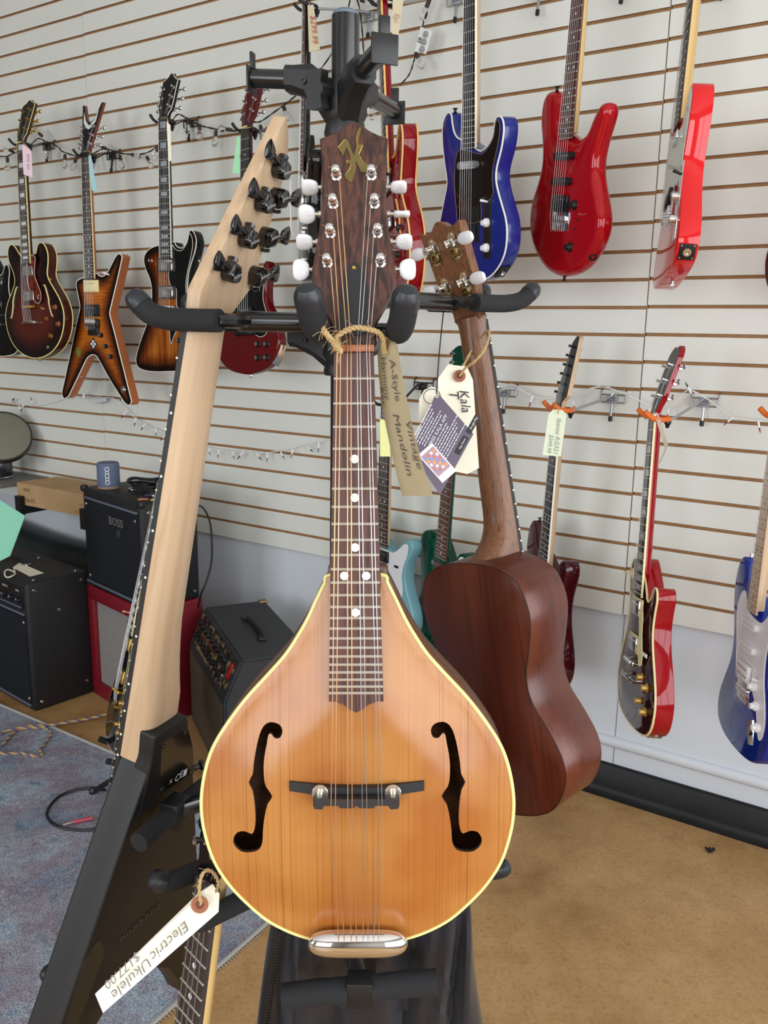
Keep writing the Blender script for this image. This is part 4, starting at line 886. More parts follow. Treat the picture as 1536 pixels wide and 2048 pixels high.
def hub(z, h, arms, tube_len=0.06):
    """collar with tapered sockets rising outwards"""
    mb = MB(); mb.lathe([(0.0185, 0), (0.0195, 0.004), (0.0175, 0.014), (0.0205, 0.020), (0.0185, h), (0.0128, h)], (0, 0, z), seg=24); hb = mb.build('hub', STANDP, st)
    for d, zz in arms:
        d = Vector((d[0], d[1], 0)).normalized(); s = Vector((-d.y, d.x, 0)); up = Vector((0, 0, 1))
        def ring(r, zc, w, hh): return [Vector((0, 0, zc))+d*r+s*w*cx+up*hh*cz for cx, cz in ((-1, -0.6), (-0.6, -1), (0.6, -1), (1, -0.6), (1, 0.6), (0.6, 1), (-0.6, 1), (-1, 0.6))]
        mb = MB(); mb.loft([ring(0.012, z+h*0.58, 0.012, 0.022), ring(0.030, zz-0.004, 0.0115, 0.0155), ring(0.048, zz, 0.0115, 0.0115), ring(0.056, zz+0.001, 0.0112, 0.0112)]); so = mb.build('socket', STANDP, hb)
        mb = MB(); mb.lathe([(0.003, 0), (0.003, 0.002), (0.0016, 0.002), (0.0016, 0.0005)], Vector((0, 0, zz-0.004))+d*0.036+s*0.0123, s, 8); mb.build('bolt', BLACKM, so)
    return hb
# top hub: three short tubes with square end plates
zt = 1.640
TOPA = [((-0.088, 0.023), 1.664), ((0.036, -0.103), 1.656), ((0.046, 0.127), 1.662)]
hub(1.612, 0.048, TOPA)
for (dx, dy), zz in TOPA:
    L = math.hypot(dx, dy); d = Vector((dx, dy, 0))/L; s = Vector((-d.y, d.x, 0))
    mb = MB(); mb.cyl(Vector((0, 0, zz))+d*0.04, Vector((0, 0, zz+0.004))+d*L, 0.0085, seg=16); ar = mb.build('arm_tube', STANDM, st)
    c = Vector((0, 0, zz+0.002))+d*(L+0.001); rot = Matrix((s, d, Vector((0, 0, 1)))).transposed()
    mb = MB(); mb.box(c, (0.023, 0.0022, 0.023), 0.0009, rot); mb.box(c+Vector((0, 0, 0.017))-d*0.001, (0.009, 0.003, 0.015), 0.001, rot); mb.build('end_plate', BLACKP, ar)
kb = Vector((-0.021, -0.018, 1.648)); mb = MB(); mb.cyl(Vector((-0.014, -0.012, 1.648)), kb, 0.007, seg=14)
mb.slab([kb+Vector((math.cos(q)*r_*0.75*0.66, -math.sin(-0.3)*0, 0))+Vector((math.cos(q)*r_*0.66, -math.cos(q)*r_*0.66, math.sin(q)*r_)) for q, r_ in [(k*PI/8, 0.017 if k in (3, 4, 5, 11, 12, 13) else 0.0075) for k in range(16)]], (-0.006, -0.0055, 0)); mb.build('wing_knob', BLACKP, st)
# yokes
def yoke(origin, outward, half=0.033, back=0.036, fwd=0.045, z0=0.0, rf=0.0100, lift=0.020, tipz=0.0):
    o = Vector(origin)-POLE; d = Vector((outward[0], outward[1], 0)).normalized(); s = Vector((-d.y, d.x, 0)); up = Vector((0, 0, 1))
    base = o-d*back+up*z0
    mb = MB(); mb.tube([base-s*half, base-s*half*0.6-d*0.006, base+s*half*0.6-d*0.006, base+s*half], 0.0065, 10)
    toP = Vector((0, 0, base.z)); ax = (toP-base); L = max(0.02, ax.length-0.02); ax.normalize()
    mb.cyl(base, base+ax*L, 0.0092, seg=16); yk = mb.build('yoke_arm', STANDM, st)
    for sg in (-1, 1):
        b = base+s*sg*half
        P = cr([b-d*0.004, b+d*0.02, b+d*(back+fwd*0.35)+up*0.001, b+d*(back+fwd*0.75)+up*lift*0.35+s*sg*0.002, b+d*(back+fwd)+up*lift+s*sg*0.004], 6, False)
        mb = MB(); mb.tube(P, rf, 16); mb.ball(P[-1], rf*0.99, 14); pr = mb.build('foam_prong', FOAM, yk)
        t = (P[-1]-P[-2]).normalized()
        mb = MB(); mb.lathe([(rf*1.04, -0.006), (rf*1.05, 0.0), (rf*1.0, 0.004), (rf*0.75, 0.0085), (rf*0.3, 0.0105), (0, 0.011)], P[-1], t, 18); mb.build('rubber_tip', RUBBER, pr)
    return yk
hub(1.395, 0.045, [((0.0, -1), 1.428), ((-0.907, 0.367), 1.432), ((0.78, 0.61), 1.432)])
# the yoke under the front instrument points straight at the viewer
fo = (at(627, 592, .605)+at(800, 603, .605))/2
yoke((fo.x, fo.y+0.045, fo.z-0.022), (0, -1), half=(at(800, 603, .605)-at(627, 592, .605)).length/2, fwd=0.040, back=0.07, lift=0.022, rf=0.0102)
vn = Vector((VP[0], VP[1], VP[2]+CAMH)); un = Vector((UP[0], UP[1], UP[2]+CAMH))
yoke(vn+Vector((0.008, -0.003, 0.000)), (-0.927, 0.375), half=0.037, back=0.034, fwd=0.044, lift=0.016, z0=-0.002)
yoke(un+Vector((-0.004, -0.004, 0.0)), (0.735, 0.68), half=0.034, back=0.034, fwd=0.058, lift=0.016, z0=0.020)
# lower tier
hub(0.845, 0.045, [((-0.74, -0.67), 0.885), ((1, 0), 0.88), ((-0.2, 0.98), 0.88)])
LY = Vector((-0.166, 0.728, 0.905))
yoke(LY, (-0.74, -0.67), half=0.034, back=0.055, fwd=0.030, lift=0.006, rf=0.0100)
yoke((0.100, 0.838, 0.882), (1, -0.02), half=0.036, back=0.06, fwd=0.030, lift=0.006, rf=0.0092)
yoke((-0.075, 1.01, 0.882), (-0.2, 0.98), half=0.034, back=0.055, fwd=0.03, lift=0.006)
def bumper(center, outward, tilt=0.0, L=0.066, r=0.0125):
    c = Vector(center)-POLE; d = Vector((outward[0], outward[1], 0)).normalized(); s = Vector((-d.y, d.x, tilt)).normalized(); up = Vector((0, 0, 1))
    mb = MB(); rot = Matrix((Vector((-d.y, d.x, 0)), d, up)).transposed()
    hp = Vector((0, 0, c.z+0.05)); v = (c-hp); n = v.normalized(); x = Vector((-d.y, d.x, 0)); rot2 = Matrix((x, n, x.cross(n))).transposed()
    mb.box(hp+v*0.5, (0.017, v.length, 0.017), 0.002, rot2); stem = mb.build('bumper_stem', STANDM, st)
    mb = MB(); mb.box(c, (0.026, 0.022, 0.028), 0.001, rot); mb.build('clamp_block', BLACKP, stem)
    for sg in (-1, 1):
        mb = MB(); mb.tube([c+s*sg*0.012, c+s*sg*(0.012+L*0.5)+up*0.001, c+s*sg*(0.012+L)], [r, r, r*0.97], 18); mb.build('foam_pad', FOAM, stem)
    return stem
bumper((-0.016, 0.735, 0.793), (0, -1), tilt=0.13)
bc = at(352, 1622, 0.905); bumper((bc.x, bc.y, bc.z), (-0.907, 0.367), tilt=0.0, L=0.050, r=0.0105)
bumper((0.075, 0.945, 0.93), (0.78, 0.61), L=0.05, r=0.011)

# ================================================================== mandolin
man = thing('mandolin', 'honey amber arched top mandolin with f holes and rosewood headstock, front of the stand', 'mandolin', pose((MANP[0], MANP[1], MANP[2]+CAMH), *MANP[3:]))
HM = [(20, 176), (25, 183), (32, 197), (39, 212), (47, 226), (57, 241), (71, 257), (90, 278), (107, 301), (117, 318), (122.8, 334), (126.7, 353), (127.8, 371), (125.5, 391), (118.5, 415), (107.2, 434.5), (93.5, 450.5), (76.7, 466), (59.7, 476), (42.6, 482.5), (22, 487), (0, 488.5)]
OM = cr(HM+[(-x, d) for x, d in HM[-2::-1]], 4)
FH = [(-55.5, 301.3), (-58.3, 296.6), (-65.6, 295.3), (-71.1, 298.8), (-74.7, 306.4), (-77.4, 317.8), (-79.3, 329.3), (-80.2, 337.9), (-83.5, 344.7), (-80.6, 350.4), (-78.7, 361.9), (-78.3, 375.4), (-79.3, 383.2), (-81.7, 388.1), (-87.6, 386.4), (-94.1, 388.3), (-97.6, 394.2), (-96.9, 400.0), (-91.3, 404.8), (-83.9, 404.7), (-76.5, 401.6), (-73.1, 394.7), (-72.4, 385.0), (-70.9, 373.3), (-68.2, 361.7), (-64.1, 354.9), (-69.1, 347.3), (-70.6, 340.6), (-71.0, 331.1), (-70.1, 321.5), (-68.3, 312.0), (-67.0, 305.3), (-64.6, 304.7), (-61.9, 307.7), (-57.3, 307.0)]
FHL = [Vector((q.x-4, q.y)) for q in cr(FH, 2)]
FHR = [Vector((-q.x, q.y)) for q in FHL]
INNER = mat('bare_inner_wood', (58, 34, 20), 0.8)
plate(OM, 14, 68, r=1.2, rs=2, dome=10, dw=62, sub=11, holes=(FHL, FHR), bdome=10).build('body', [SPRUCE, MANSIDE, INNER], man, ang=50)
outline_binding(man, OM, 14.6, IVORY, 1.55); outline_binding(man, OM, 67.4, mat('dark_back_edge', (70, 42, 28), 0.35), 1.2, 'back_binding')
# neck, fretboard with ogee end
rings = []
for k in range(15):
    d = -6+190*k/14; hw = 14.8+5.0*max(0, d)/176; tt = 15+3*max(0, d)/180 + (26*((d-150)/34)**2 if d > 150 else 0)
    rings.append([mm(-hw, 5, d)]+[mm(-hw*math.cos(PI*a/10), 5+tt*math.sin(PI*a/10)**0.8, d) for a in range(1, 10)]+[mm(hw, 5, d)])
mb = MB(); mb.loft(rings); mb.build('neck', ROSEW, man)
fbo = [(-15, 3), (15, 3), (21.6, 275), (17, 275), (10, 277.5), (4, 282), (0, 284), (-4, 282), (-10, 277.5), (-17, 275), (-21.6, 275)]
mb = MB(); mb.slab([mm(x, 5.2, d) for x, d in fbo], (0, -0.0052, 0)); mb.build('fretboard', ROSEF, man, smooth=False)
add_frets(man, 354, 29.6, 43.2, 275, 24, off=2.5)
MDOT = MB(); MDOT.lathe([(0.0, -0.0004), (0.0034, -0.0004), (0.0034, 0.0006)], axis=(0, 1, 0), seg=18); mdot = MDOT.mesh('inlay', mat('white_dot', (232, 230, 224), 0.35))
for k in (5, 7, 10, 12, 15):
    d = (fretd(k-1, 354)+fretd(k, 354))/2+2.5
    for x in ((-8.5, 8.5) if k == 12 else (0,)): inst('inlay', mdot, man, T(mm(x, 0, d)))
mb = MB(); mb.box(mm(0, 0.5, 0), (0.031, 0.009, 0.0052), 0.0006); mb.build('nut', wood('nut_wood', [(0.3, (150, 86, 50)), (0.7, (176, 106, 66))], (30, 200, 200), 0.5), man)
# headstock
HH = [(15, 0), (16.3, -16.5), (22.6, -29), (30.7, -44), (32.2, -57), (30.6, -68), (28.5, -80), (25.8, -97), (24.9, -115), (24.8, -135), (25.4, -152), (26.2, -160.5), (25.6, -162.5), (18.8, -165), (11, -169), (6, -173.2), (0, -175.3)]
HO = cr(HH+[(-x, d) for x, d in HH[-2::-1]], 3)
HA = 10
hy = lambda d: head_y(d, HA, 0)
plate(HO, 2, 15, r=1.0, rs=1, ymap=lambda x, d, y: y+hy(d)).build('headstock', [ROSEW, mat('head_side_brown', (50, 30, 22), 0.45)], man)
an = rad(HA); HN = Vector((0, -math.cos(an), math.sin(an)))
BROT = {(-1, 0): 58, (-1, 1): 38, (-1, 2): 52, (-1, 3): 4, (1, 0): 70, (1, 1): 96, (1, 2): 54, (1, 3): 6}
PX = [(13.5, -133, 34.5, -126.5), (15.8, -111, 36.8, -105.3), (18, -88.3, 38.6, -83.5), (20.2, -65.6, 41.2, -62)]
for sg in (-1, 1):
    for k, (px, pd, bx, bd) in enumerate(PX):
        p = mm(sg*px, 2+hy(pd), pd)
        mb = MB(); mb.lathe([(0.0040, 0), (0.0042, 0.001), (0.0030, 0.0016), (0.0030, 0.006), (0.0027, 0.0075), (0.0031, 0.0095), (0.0034, 0.0110), (0.0030, 0.0130), (0.0015, 0.0143), (0, 0.0146)], p, HN, 16); t = mb.build('tuner', CHROME, man)
        mb = MB(); mb.tube([p+HN*(0.0068+0.0008*(j % 12)/12*1.6+j*0.00014)+Vector((math.cos(j*0.8)*0.0032, 0, math.sin(j*0.8)*0.0032)) for j in range(24)]+[p+HN*0.009+Vector((-sg*-0.004 if sg > 0 else -0.006, 0, 0.003))], 0.00032, 4); mb.build('string_winding', BRONZE if sg < 0 else STEEL, t)
        b = mm(sg*bx, 2+hy(bd)+9, bd); e = mm(sg*(bx-13), 2+hy(bd)+9, bd)
        mb = MB(); mb.lathe([(0.0027, 0), (0.0027, 0.004), (0.0017, 0.0045), (0.0017, 0.009), (0.0026, 0.0095), (0.0026, 0.0115), (0.001, 0.012)], e, (sg, 0, 0), 12); mb.build('tuner_shaft', NICKEL, t)
        mb = MB(); R = []
        for i in range(9):
            th = -PI/2+PI*i/8; c = math.cos(th); x = math.sin(th)*0.0066
            R.append([Vector((x, (0.0036-0.0014*(1-abs(math.sin(th))))*math.sin(q)*max(0.02, c**0.45), 0.0080*math.cos(q)*max(0.02, c**0.55)*(1.0+0.12*sg*math.sin(th)))) for q in [j*2*PI/16 for j in range(16)]])
        mb.loft(R); bt = mb.build('tuner_button', PEARL, t); bt.matrix_local = T(b) @ Matrix.Rotation(rad(BROT[(sg, k)]), 4, 'X')
# truss rod cover and gilt letter on the head
hp = lambda x, d, up=0.0: mm(x, 2+hy(d), d)+HN*up
tc = cr([(-3, -64.5), (3, -64.5), (5.5, -58), (9.5, -48.5), (10, -30), (9.3, -12), (-9.3, -12), (-10, -30), (-9.5, -48.5), (-5.5, -58)], 3)
mb = MB(); mb.slab([hp(q.x, q.y, 0.0002) for q in tc], HN*0.0012); tcv = mb.build('truss_rod_cover', mat('cover_black', (22, 24, 28), 0.45), man, smooth=False)
for d in (-61.5, -14): mb = MB(); mb.lathe([(0.0017, 0), (0.0012, 0.0006), (0, 0.0007)], hp(0, d, 0.0014), HN, 10); mb.build('screw', GOLD if d < -30 else BLACKM, tcv)
LG = [(-0.7, -170.9), (-3.2, -166.5), (-3.9, -161.7), (-3.4, -155.6), (-4.2, -152.1), (-5.6, -148.2), (-7.6, -152.9), (-9.3, -158.1), (-10.7, -160.7), (-12.8, -161.1), (-18.1, -154.9), (-13.8, -148.6), (-11.4, -155.0), (-9.6, -151.2), (-8.1, -146.8), (-8.7, -144.6), (-10.9, -144.9), (-11.8, -143.7), (-11.1, -142.0), (-9.5, -142.9), (-8.2, -142.0), (-9.1, -138.1), (-12.7, -133.3), (-12.6, -131.6), (-7.9, -127.7), (-5.9, -132.1), (-4.8, -139.1), (-4.5, -145.2), (-3.1, -141.7), (-0.1, -135.7), (2.9, -135.0), (5.8, -137.9), (7.0, -140.3), (2.8, -142.7), (-0.3, -146.5), (-2.0, -149.5), (-0.4, -153.1), (0.8, -156.6), (-0.2, -157.9), (-1.5, -156.5), (-2.2, -159.1), (-1.8, -163.5), (-0.4, -168.8)]
mb = MB(); mb.slab([hp(x+5.8, d, 0.0001) for x, d in LG], HN*0.0007); lgo = mb.build('logo_letter', BRASS, man, smooth=False)
mb = MB(); mb.tube([hp(x+5.8, d, 0.0007) for x, d in LG], 0.00022, 4, closed=True); mb.build('logo_rim', GOLD, lgo)
# bridge, tailpiece, strings
mb = MB()
for sg in (-1, 1):
    mb.loft([[mm(sg*x, ya, d0), mm(sg*x, yb_, d0), mm(sg*x, yb_, d1), mm(sg*x, ya, d1)] for x, ya, yb_, d0, d1 in ((0, 5, -3, 345, 352), (22, 5, -3, 344.5, 352.5), (34, 5.5, 0.5, 343.5, 352), (54, 6.5, 2.0, 341.5, 349.5))])
br = mb.build('bridge', EBONY, man)
mb = MB(); mb.loft([[mm(x, -5+o, 350), mm(x, -12+o, 350), mm(x, -12+o, 350+h), mm(x, -5+o, 350+h)] for x, o, h in ((-34, 1.5, 6), (-33, 0, 8), (-27, 0, 8.5), (-25, 0, 5.5), (-14, 0, 5.5), (-13, 0, 7.5), (-2, 0, 7.5), (0, 0, 5.5), (3, 0, 7.5), (14, 0, 7.5), (15, 0, 5.5), (25, 0, 5.5), (27, 0, 8.5), (33, 0, 8), (34, 1.5, 6))]); mb.build('saddle', mat('ebony_saddle', (40, 38, 40), 0.4), br)
for sg in (-1, 1):
    mb = MB(); mb.lathe([(0.0062, 0), (0.0066, 0.0006), (0.0066, 0.0022), (0.0060, 0.0028), (0.002, 0.0028), (0.002, 0.008)], mm(sg*29, -2.2, 348.5), (0, -1, 0), 22); mb.build('thumbwheel', NICKEL, br)
R = []
for i in range(25):
    u = math.sin(PI/2*(-1+2*i/24)); w_ = 41*u; k = max(0.0, 1-abs(u)**5)**0.5; k = max(k, 0.04)
    R.append([mm(w_, 4+(-9*max(0, math.sin(q))*k if math.sin(q) > 0 else 9*abs(math.sin(q))*k), 481-11.5*k*math.cos(q)) for q in [j*2*PI/20 for j in range(20)]])
mb = MB(); mb.loft(R); tp = mb.build('tailpiece', mat('polished_chrome', (235, 235, 236), 0.04, 1.0), man)
mb = MB(); mb.box(mm(0, 36, 489.5), (0.046, 0.050, 0.0016), 0.0005); mb.build('tailpiece_base', MATS['polished_chrome'], tp)
NX = [-12.3, -9.6, -4.6, -1.9, 2.7, 4.8, 9.8, 11.9]; BX = [-19.8, -16.4, -6.6, -3.2, 4.8, 8.4, 17.6, 20.4]; TX = [-15.5, -10.8, -5.2, -0.8, 4.5, 8.5, 13, 17]
for k in range(8):
    sg = -1 if k < 4 else 1; pi = [0, 1, 2, 3][::-1][k] if k < 4 else k-4
    pi = (3-k) if k < 4 else (k-4)
    px, pd = PX[pi][0], PX[pi][1]
    if k < 4: order = [3, 2, 1, 0]
    q = PX[(3-k) if k < 4 else (k-4)]
    start = hp(sg*q[0]+(2.6 if sg < 0 else -2.6), q[1]+1.5, 0.0085)
    mb = MB(); mb.tube([start, mm(NX[k], -5.2, 0), mm(BX[k], -12.6, 355), mm(TX[k], -3, 474)], (0.00040 if k < 4 else 0.00030), 6); mb.build('string', BRONZE if k < 4 else STEEL, man)

# ================================================================== pale-necked V guitar seen from behind
vg = thing('v_guitar', 'satin black V shaped electric guitar seen from behind with pale maple neck and headstock', 'guitar', pose((VP[0], VP[1], VP[2]+CAMH), *VP[3:]))
VO = resample(fillet([(-20, 432, 4), (27, 444, 6), (46, 497, 6), (122, 722, 8), (200, 955, 12), (176, 975, 12), (112, 842, 20), (62, 768, 30), (14, 742, 30), (-34, 758, 30), (-93, 812, 20), (-136, 876, 10), (-160, 918, 12), (-170, 900, 10), (-151, 828, 10), (-110, 655, 10), (-64, 509, 10), (-40, 450, 10)], 8, 4), 14)
plate(VO, 4, 42, r=3.2, rs=3).build('body', [SATINB, SATINB], vg)
VB = fillet([(30, 411, 4), (29, 440, 6), (40, 520, 4), (-60, 520, 4), (-48, 467, 6), (-36, 440, 6), (-26, 412, 5)], 4, 3)
plate(VB, 23, 43.5, r=3, rs=3).build('heel_block', [SATINB, SATINB], vg)
rings = []
for k in range(23):
    d = -6+456*k/22; hw = 23.6+7.4*max(0, d)/486; m_ = min(1, max(0, (d-300)/90)); tt = 17+4*max(0, d)/400+7*m_*m_; ex = 0.8-0.5*m_
    hb_ = hw*(1-0.0*m_)
    rings.append([mm(-hw, 5.5, d)]+[mm(-hb_*math.copysign(abs(math.cos(PI*a/12))**(1-0.45*m_), math.cos(PI*a/12)), 5.5+tt*math.sin(PI*a/12)**ex, d) for a in range(1, 12)]+[mm(hw, 5.5, d)])
mb = MB(); mb.loft(rings); mb.build('neck', MAPLE, vg, ang=50)
mb = MB(); mb.slab([mm(-24, 5.6, 0), mm(24, 5.6, 0), mm(31.6, 5.6, 500), mm(-31.6, 5.6, 500)], (0, -0.0056, 0)); mb.build('fretboard', EBONY, vg, smooth=False)
add_frets(vg, 648, 48.6, 64, 500, 24)
for k in (3, 5, 7, 9, 12, 15, 17, 19, 21):
    d = (fretd(k-1, 648)+fretd(k, 648))/2; mb = MB(); mb.lathe([(0.0013, 0), (0.0013, 0.0004), (0, 0.0004)], mm(24+7.6*d/500, 2.8, d), (1, 0, 0), 8); mb.build('side_dot', WHITEP, vg)
for k in range(7):
    mb = MB(); mb.tube([mm(-19+6.3*k, -1.4, 0), mm(-31.5+10.5*k, -6, 648)], 0.0004, 5); mb.build('string', STEEL, vg)
VH = fillet([(24, 0, 3), (26, -26, 5), (-70, -194, 5), (-80, -176, 5), (-86, -153, 8), (-60, -36, 6), (-40, -17, 10), (-24, 0, 4)], 4, 4)
plate(VH, 1, 15, r=1.0, rs=2, ymap=lambda x, d, y: y).build('headstock', [MAPLE, MAPLE], vg)
mb = MB(); mb.box(mm(0, 1, -3), (0.048, 0.008, 0.005), 0.0006); mb.build('nut', BLACKP, vg)
TB = mat('black_tuner_gloss', (16, 15, 17), 0.16, coat=0.4)
hdir = Vector((-96, 0, 168)).normalized()     # headstock edge direction
for (x, d, bx, bd, sg) in ((-66, -147, -39, -157, 1), (-46, -114, -22, -121, 1), (-28, -80, -3, -87, 1), (-9, -48, 15, -54, 1), (-71, -119, -101, -125, -1), (-63, -82, -93, -88, -1), (-56, -45, -85, -51, -1)):
    c = mm(x, 21, d); b = mm(bx, 22, bd); ax = (b-c).normalized(); up = Vector((0, 1, 0)); lo = ax.cross(up)
    rot = Matrix((ax, up, lo)).transposed()
    mb = MB(); mb.box(c, (0.0165, 0.0125, 0.0150), 0.0030, rot, 3); mb.lathe([(0.0072, -0.002), (0.0076, 0.0), (0.0076, 0.0125), (0.0068, 0.0150), (0, 0.0154)], c-lo*0.0030-Vector((0, 0.0075, 0)), (0, 1, 0), 18)
    t = mb.build('tuner', TB, vg)
    mb = MB(); mb.cyl(c+ax*0.006, b-ax*0.006, 0.0034, 0.0030, 12); mb.lathe([(0.0045, 0), (0.0045, 0.003), (0.002, 0.004)], c+lo*0.009-up*0.002, lo, 10); mb.build('tuner_shaft', TB, t)
    mb = MB(); rr = []
    for i in range(7):
        u = i/6; w1 = 0.0055+0.0035*math.sin(u*PI*0.62); th1 = 0.0036-0.0012*u
        rr.append([b+ax*(-0.008+0.016*u)+lo*w1*math.cos(q)*(0.5 if i in (0, 6) else 1)+(up*0.92-lo*0.35)*th1*math.sin(q)*(0.5 if i in (0, 6) else 1) for q in [j*2*PI/14 for j in range(14)]])
    mb.loft(rr); mb.build('tuner_button', TB, t)
    lettering('Jackson', 0.0046, frame(c+Vector((0, 0.0082, 0))-lo*0.003, (-0.86, 0, -0.5), (0.5, 0, -0.86)) @ Matrix.Identity(4), mat('silver_print', (190, 190, 195), 0.4, 0.5), t, 0.3) if False else lettering('Jackson', 0.0048, frame(c+Vector((0, 0.0081, 0))-lo*0.003, (-0.94, 0, 0.34), (0.34, 0, 0.94)), mat('silver_print', (200, 200, 205), 0.4), t, 0.3)
    mb = MB(); mb.lathe([(0.0035, 0), (0.0035, 0.004), (0.0042, 0.006), (0.0042, 0.010), (0, 0.011)], mm(x, 1, d), (0, -1, 0), 10); mb.build('string_post', TB, t)
# control plate, ferrules, knob
PLT = fillet([(18, 424, 4), (-27, 426, 4), (-46, 462, 8), (-58, 498, 6), (8, 492, 4)], 4, 3)
mb = MB(); mb.slab([mm(q[0], 43.4, q[1]) for q in PLT], (0, 0.0012, 0)); cp = mb.build('control_cover', mat('cover_gloss_black', (18, 15, 13), 0.18, coat=0.3), vg, smooth=False)
mb = MB(); mb.tube([mm(q[0], 43.6, q[1]) for q in PLT], 0.0008, 5, closed=True); mb.build('cover_groove', BLACKP, cp)
for x, d in ((13, 430), (-24, 431), (4, 487), (-52, 491)): mb = MB(); mb.lathe([(0.0030, 0), (0.0028, 0.0012), (0.0012, 0.0012), (0.0010, 0.0004)], mm(x, 44.4, d), (0, 1, 0), 12); mb.build('screw', BLACKM, cp)
lettering('CE', 0.0125, frame(mm(-26, 44.9, 488), (-1, 0, 0.05), (0.05, 0, 1)), WHITEP, cp)
lettering('X', 0.007, frame(mm(-11, 44.9, 486), (-1, 0, 0), (0, 0, 1)), WHITEP, cp)
mb = MB(); mb.box(mm(-38, 44.8, 489), (0.006, 0.0004, 0.008), 0.0001); mb.build('printed_mark', WHITEP, cp)
mb = MB(); mb.lathe([(0.0055, 0), (0.004, 0.003), (0.0035, 0.009), (0.0068, 0.011), (0.0066, 0.014), (0, 0.0145)], mm(-62, 38, 500), (-0.75, 0.5, 0.2), 14); mb.build('strap_button', BLACKM, vg)
for k in range(7):
    mb = MB(); mb.lathe([(0.0042, 0), (0.0040, 0.0012), (0.0018, 0.0013), (0.0016, 0.0003)], mm(31.5-10.5*k, 41.8, 663+0.6*k), (0, 1, 0), 12); mb.build('string_ferrule', BLACKM, vg)
PK = fillet([(92, 640, 10), (74, 628, 10), (60, 660, 8), (118, 800, 8), (140, 800, 8)], 6, 3)
mb = MB(); mb.slab([mm(q[0], 41.7, q[1]) for q in PK], (0, 0.0008, 0)); mb.build('cavity_cover', mat('cavity_cover_black', (24, 22, 20), 0.4), vg, smooth=False)
for x, d in ((112, 690), (146, 792)): mb = MB(); mb.lathe([(0.009, 0), (0.009, 0.010), (0.007, 0.014), (0, 0.014)], mm(x-24, 5, d), (0, -1, 0), 14); mb.build('knob', BLACKP, vg)
for x, d in ((30, 560), (30, 610)): 
    add_pickup(vg, 'hb', 0, d, 4, BLACKP)
# ================================================================== mahogany ukulele seen from behind
uk = thing('ukulele', 'reddish brown mahogany ukulele seen from behind hanging at the right of the stand', 'ukulele', pose((UP[0], UP[1], UP[2]+CAMH), *UP[3:]))
HU = [(22, 276), (50, 282), (72, 296), (82, 319), (83, 341), (75, 373), (66.5, 403), (70, 433), (89, 465), (102, 493), (101.5, 520), (84, 552), (59, 569), (26, 578), (0, 579)]
OU = cr(HU+[(-x, d) for x, d in HU[-2::-1]], 4)
plate(OU, 6, 76, r=1.0, rs=2, sub=60, bdome=3).build('body', [MAHOG, MAHOG], uk)
outline_binding(uk, OU, 75.6, mat('dark_seam', (52, 24, 15), 0.4), 0.7, 'back_seam')
rings = []
for k in range(27):
    d = -4+282*k/26; hw = 17.5+4.8*max(0, d)/270; h_ = max(0, (d-214)/62); tt = 16+2.5*max(0, d)/250+44*h_**3.2
    if d < 18: hw += 3.5*((18-d)/22)**2
    rings.append([mm(-hw, 5, d)]+[mm(-hw*math.cos(PI*a/12)*(1-0.22*h_*math.sin(PI*a/12)), 5+tt*math.sin(PI*a/12)**(0.8-0.2*h_), d) for a in range(1, 12)]+[mm(hw, 5, d)])
mb = MB(); mb.loft(rings); mb.build('neck', MAHOGN, uk, ang=60)
mb = MB(); mb.slab([mm(-18, 5.1, 0), mm(18, 5.1, 0), mm(23.5, 5.1, 330), mm(-23.5, 5.1, 330)], (0, -0.0052, 0)); mb.build('fretboard', EBONY, uk, smooth=False)
add_frets(uk, 500, 36, 47, 330, 18)
for k in range(1, 19):
    d = fretd(k, 500); mb = MB(); mb.box(mm(-18.3-5.3*d/330, 1.2, d), (0.0008, 0.0018, 0.0020)); mb.build('fret_end', WHITEP, uk, smooth=False)
UHH = [(17.5, 0), (19, -12), (25, -30), (28.5, -48), (29.5, -75), (31.5, -104), (30, -108), (22, -105), (13, -106), (6, -112), (0, -114)]
UHO = cr(UHH+[(-x, d) for x, d in UHH[-2::-1]], 3)
plate(UHO, 2, 15, r=0.8, rs=1, ymap=lambda x, d, y: y+head_y(d, 14, 0)).build('headstock', [MAHOGN, MAHOGN], uk)
a = rad(14); UNB = Vector((0, math.cos(a), -math.sin(a))); UUP = Vector((0, math.sin(a), math.cos(a)))
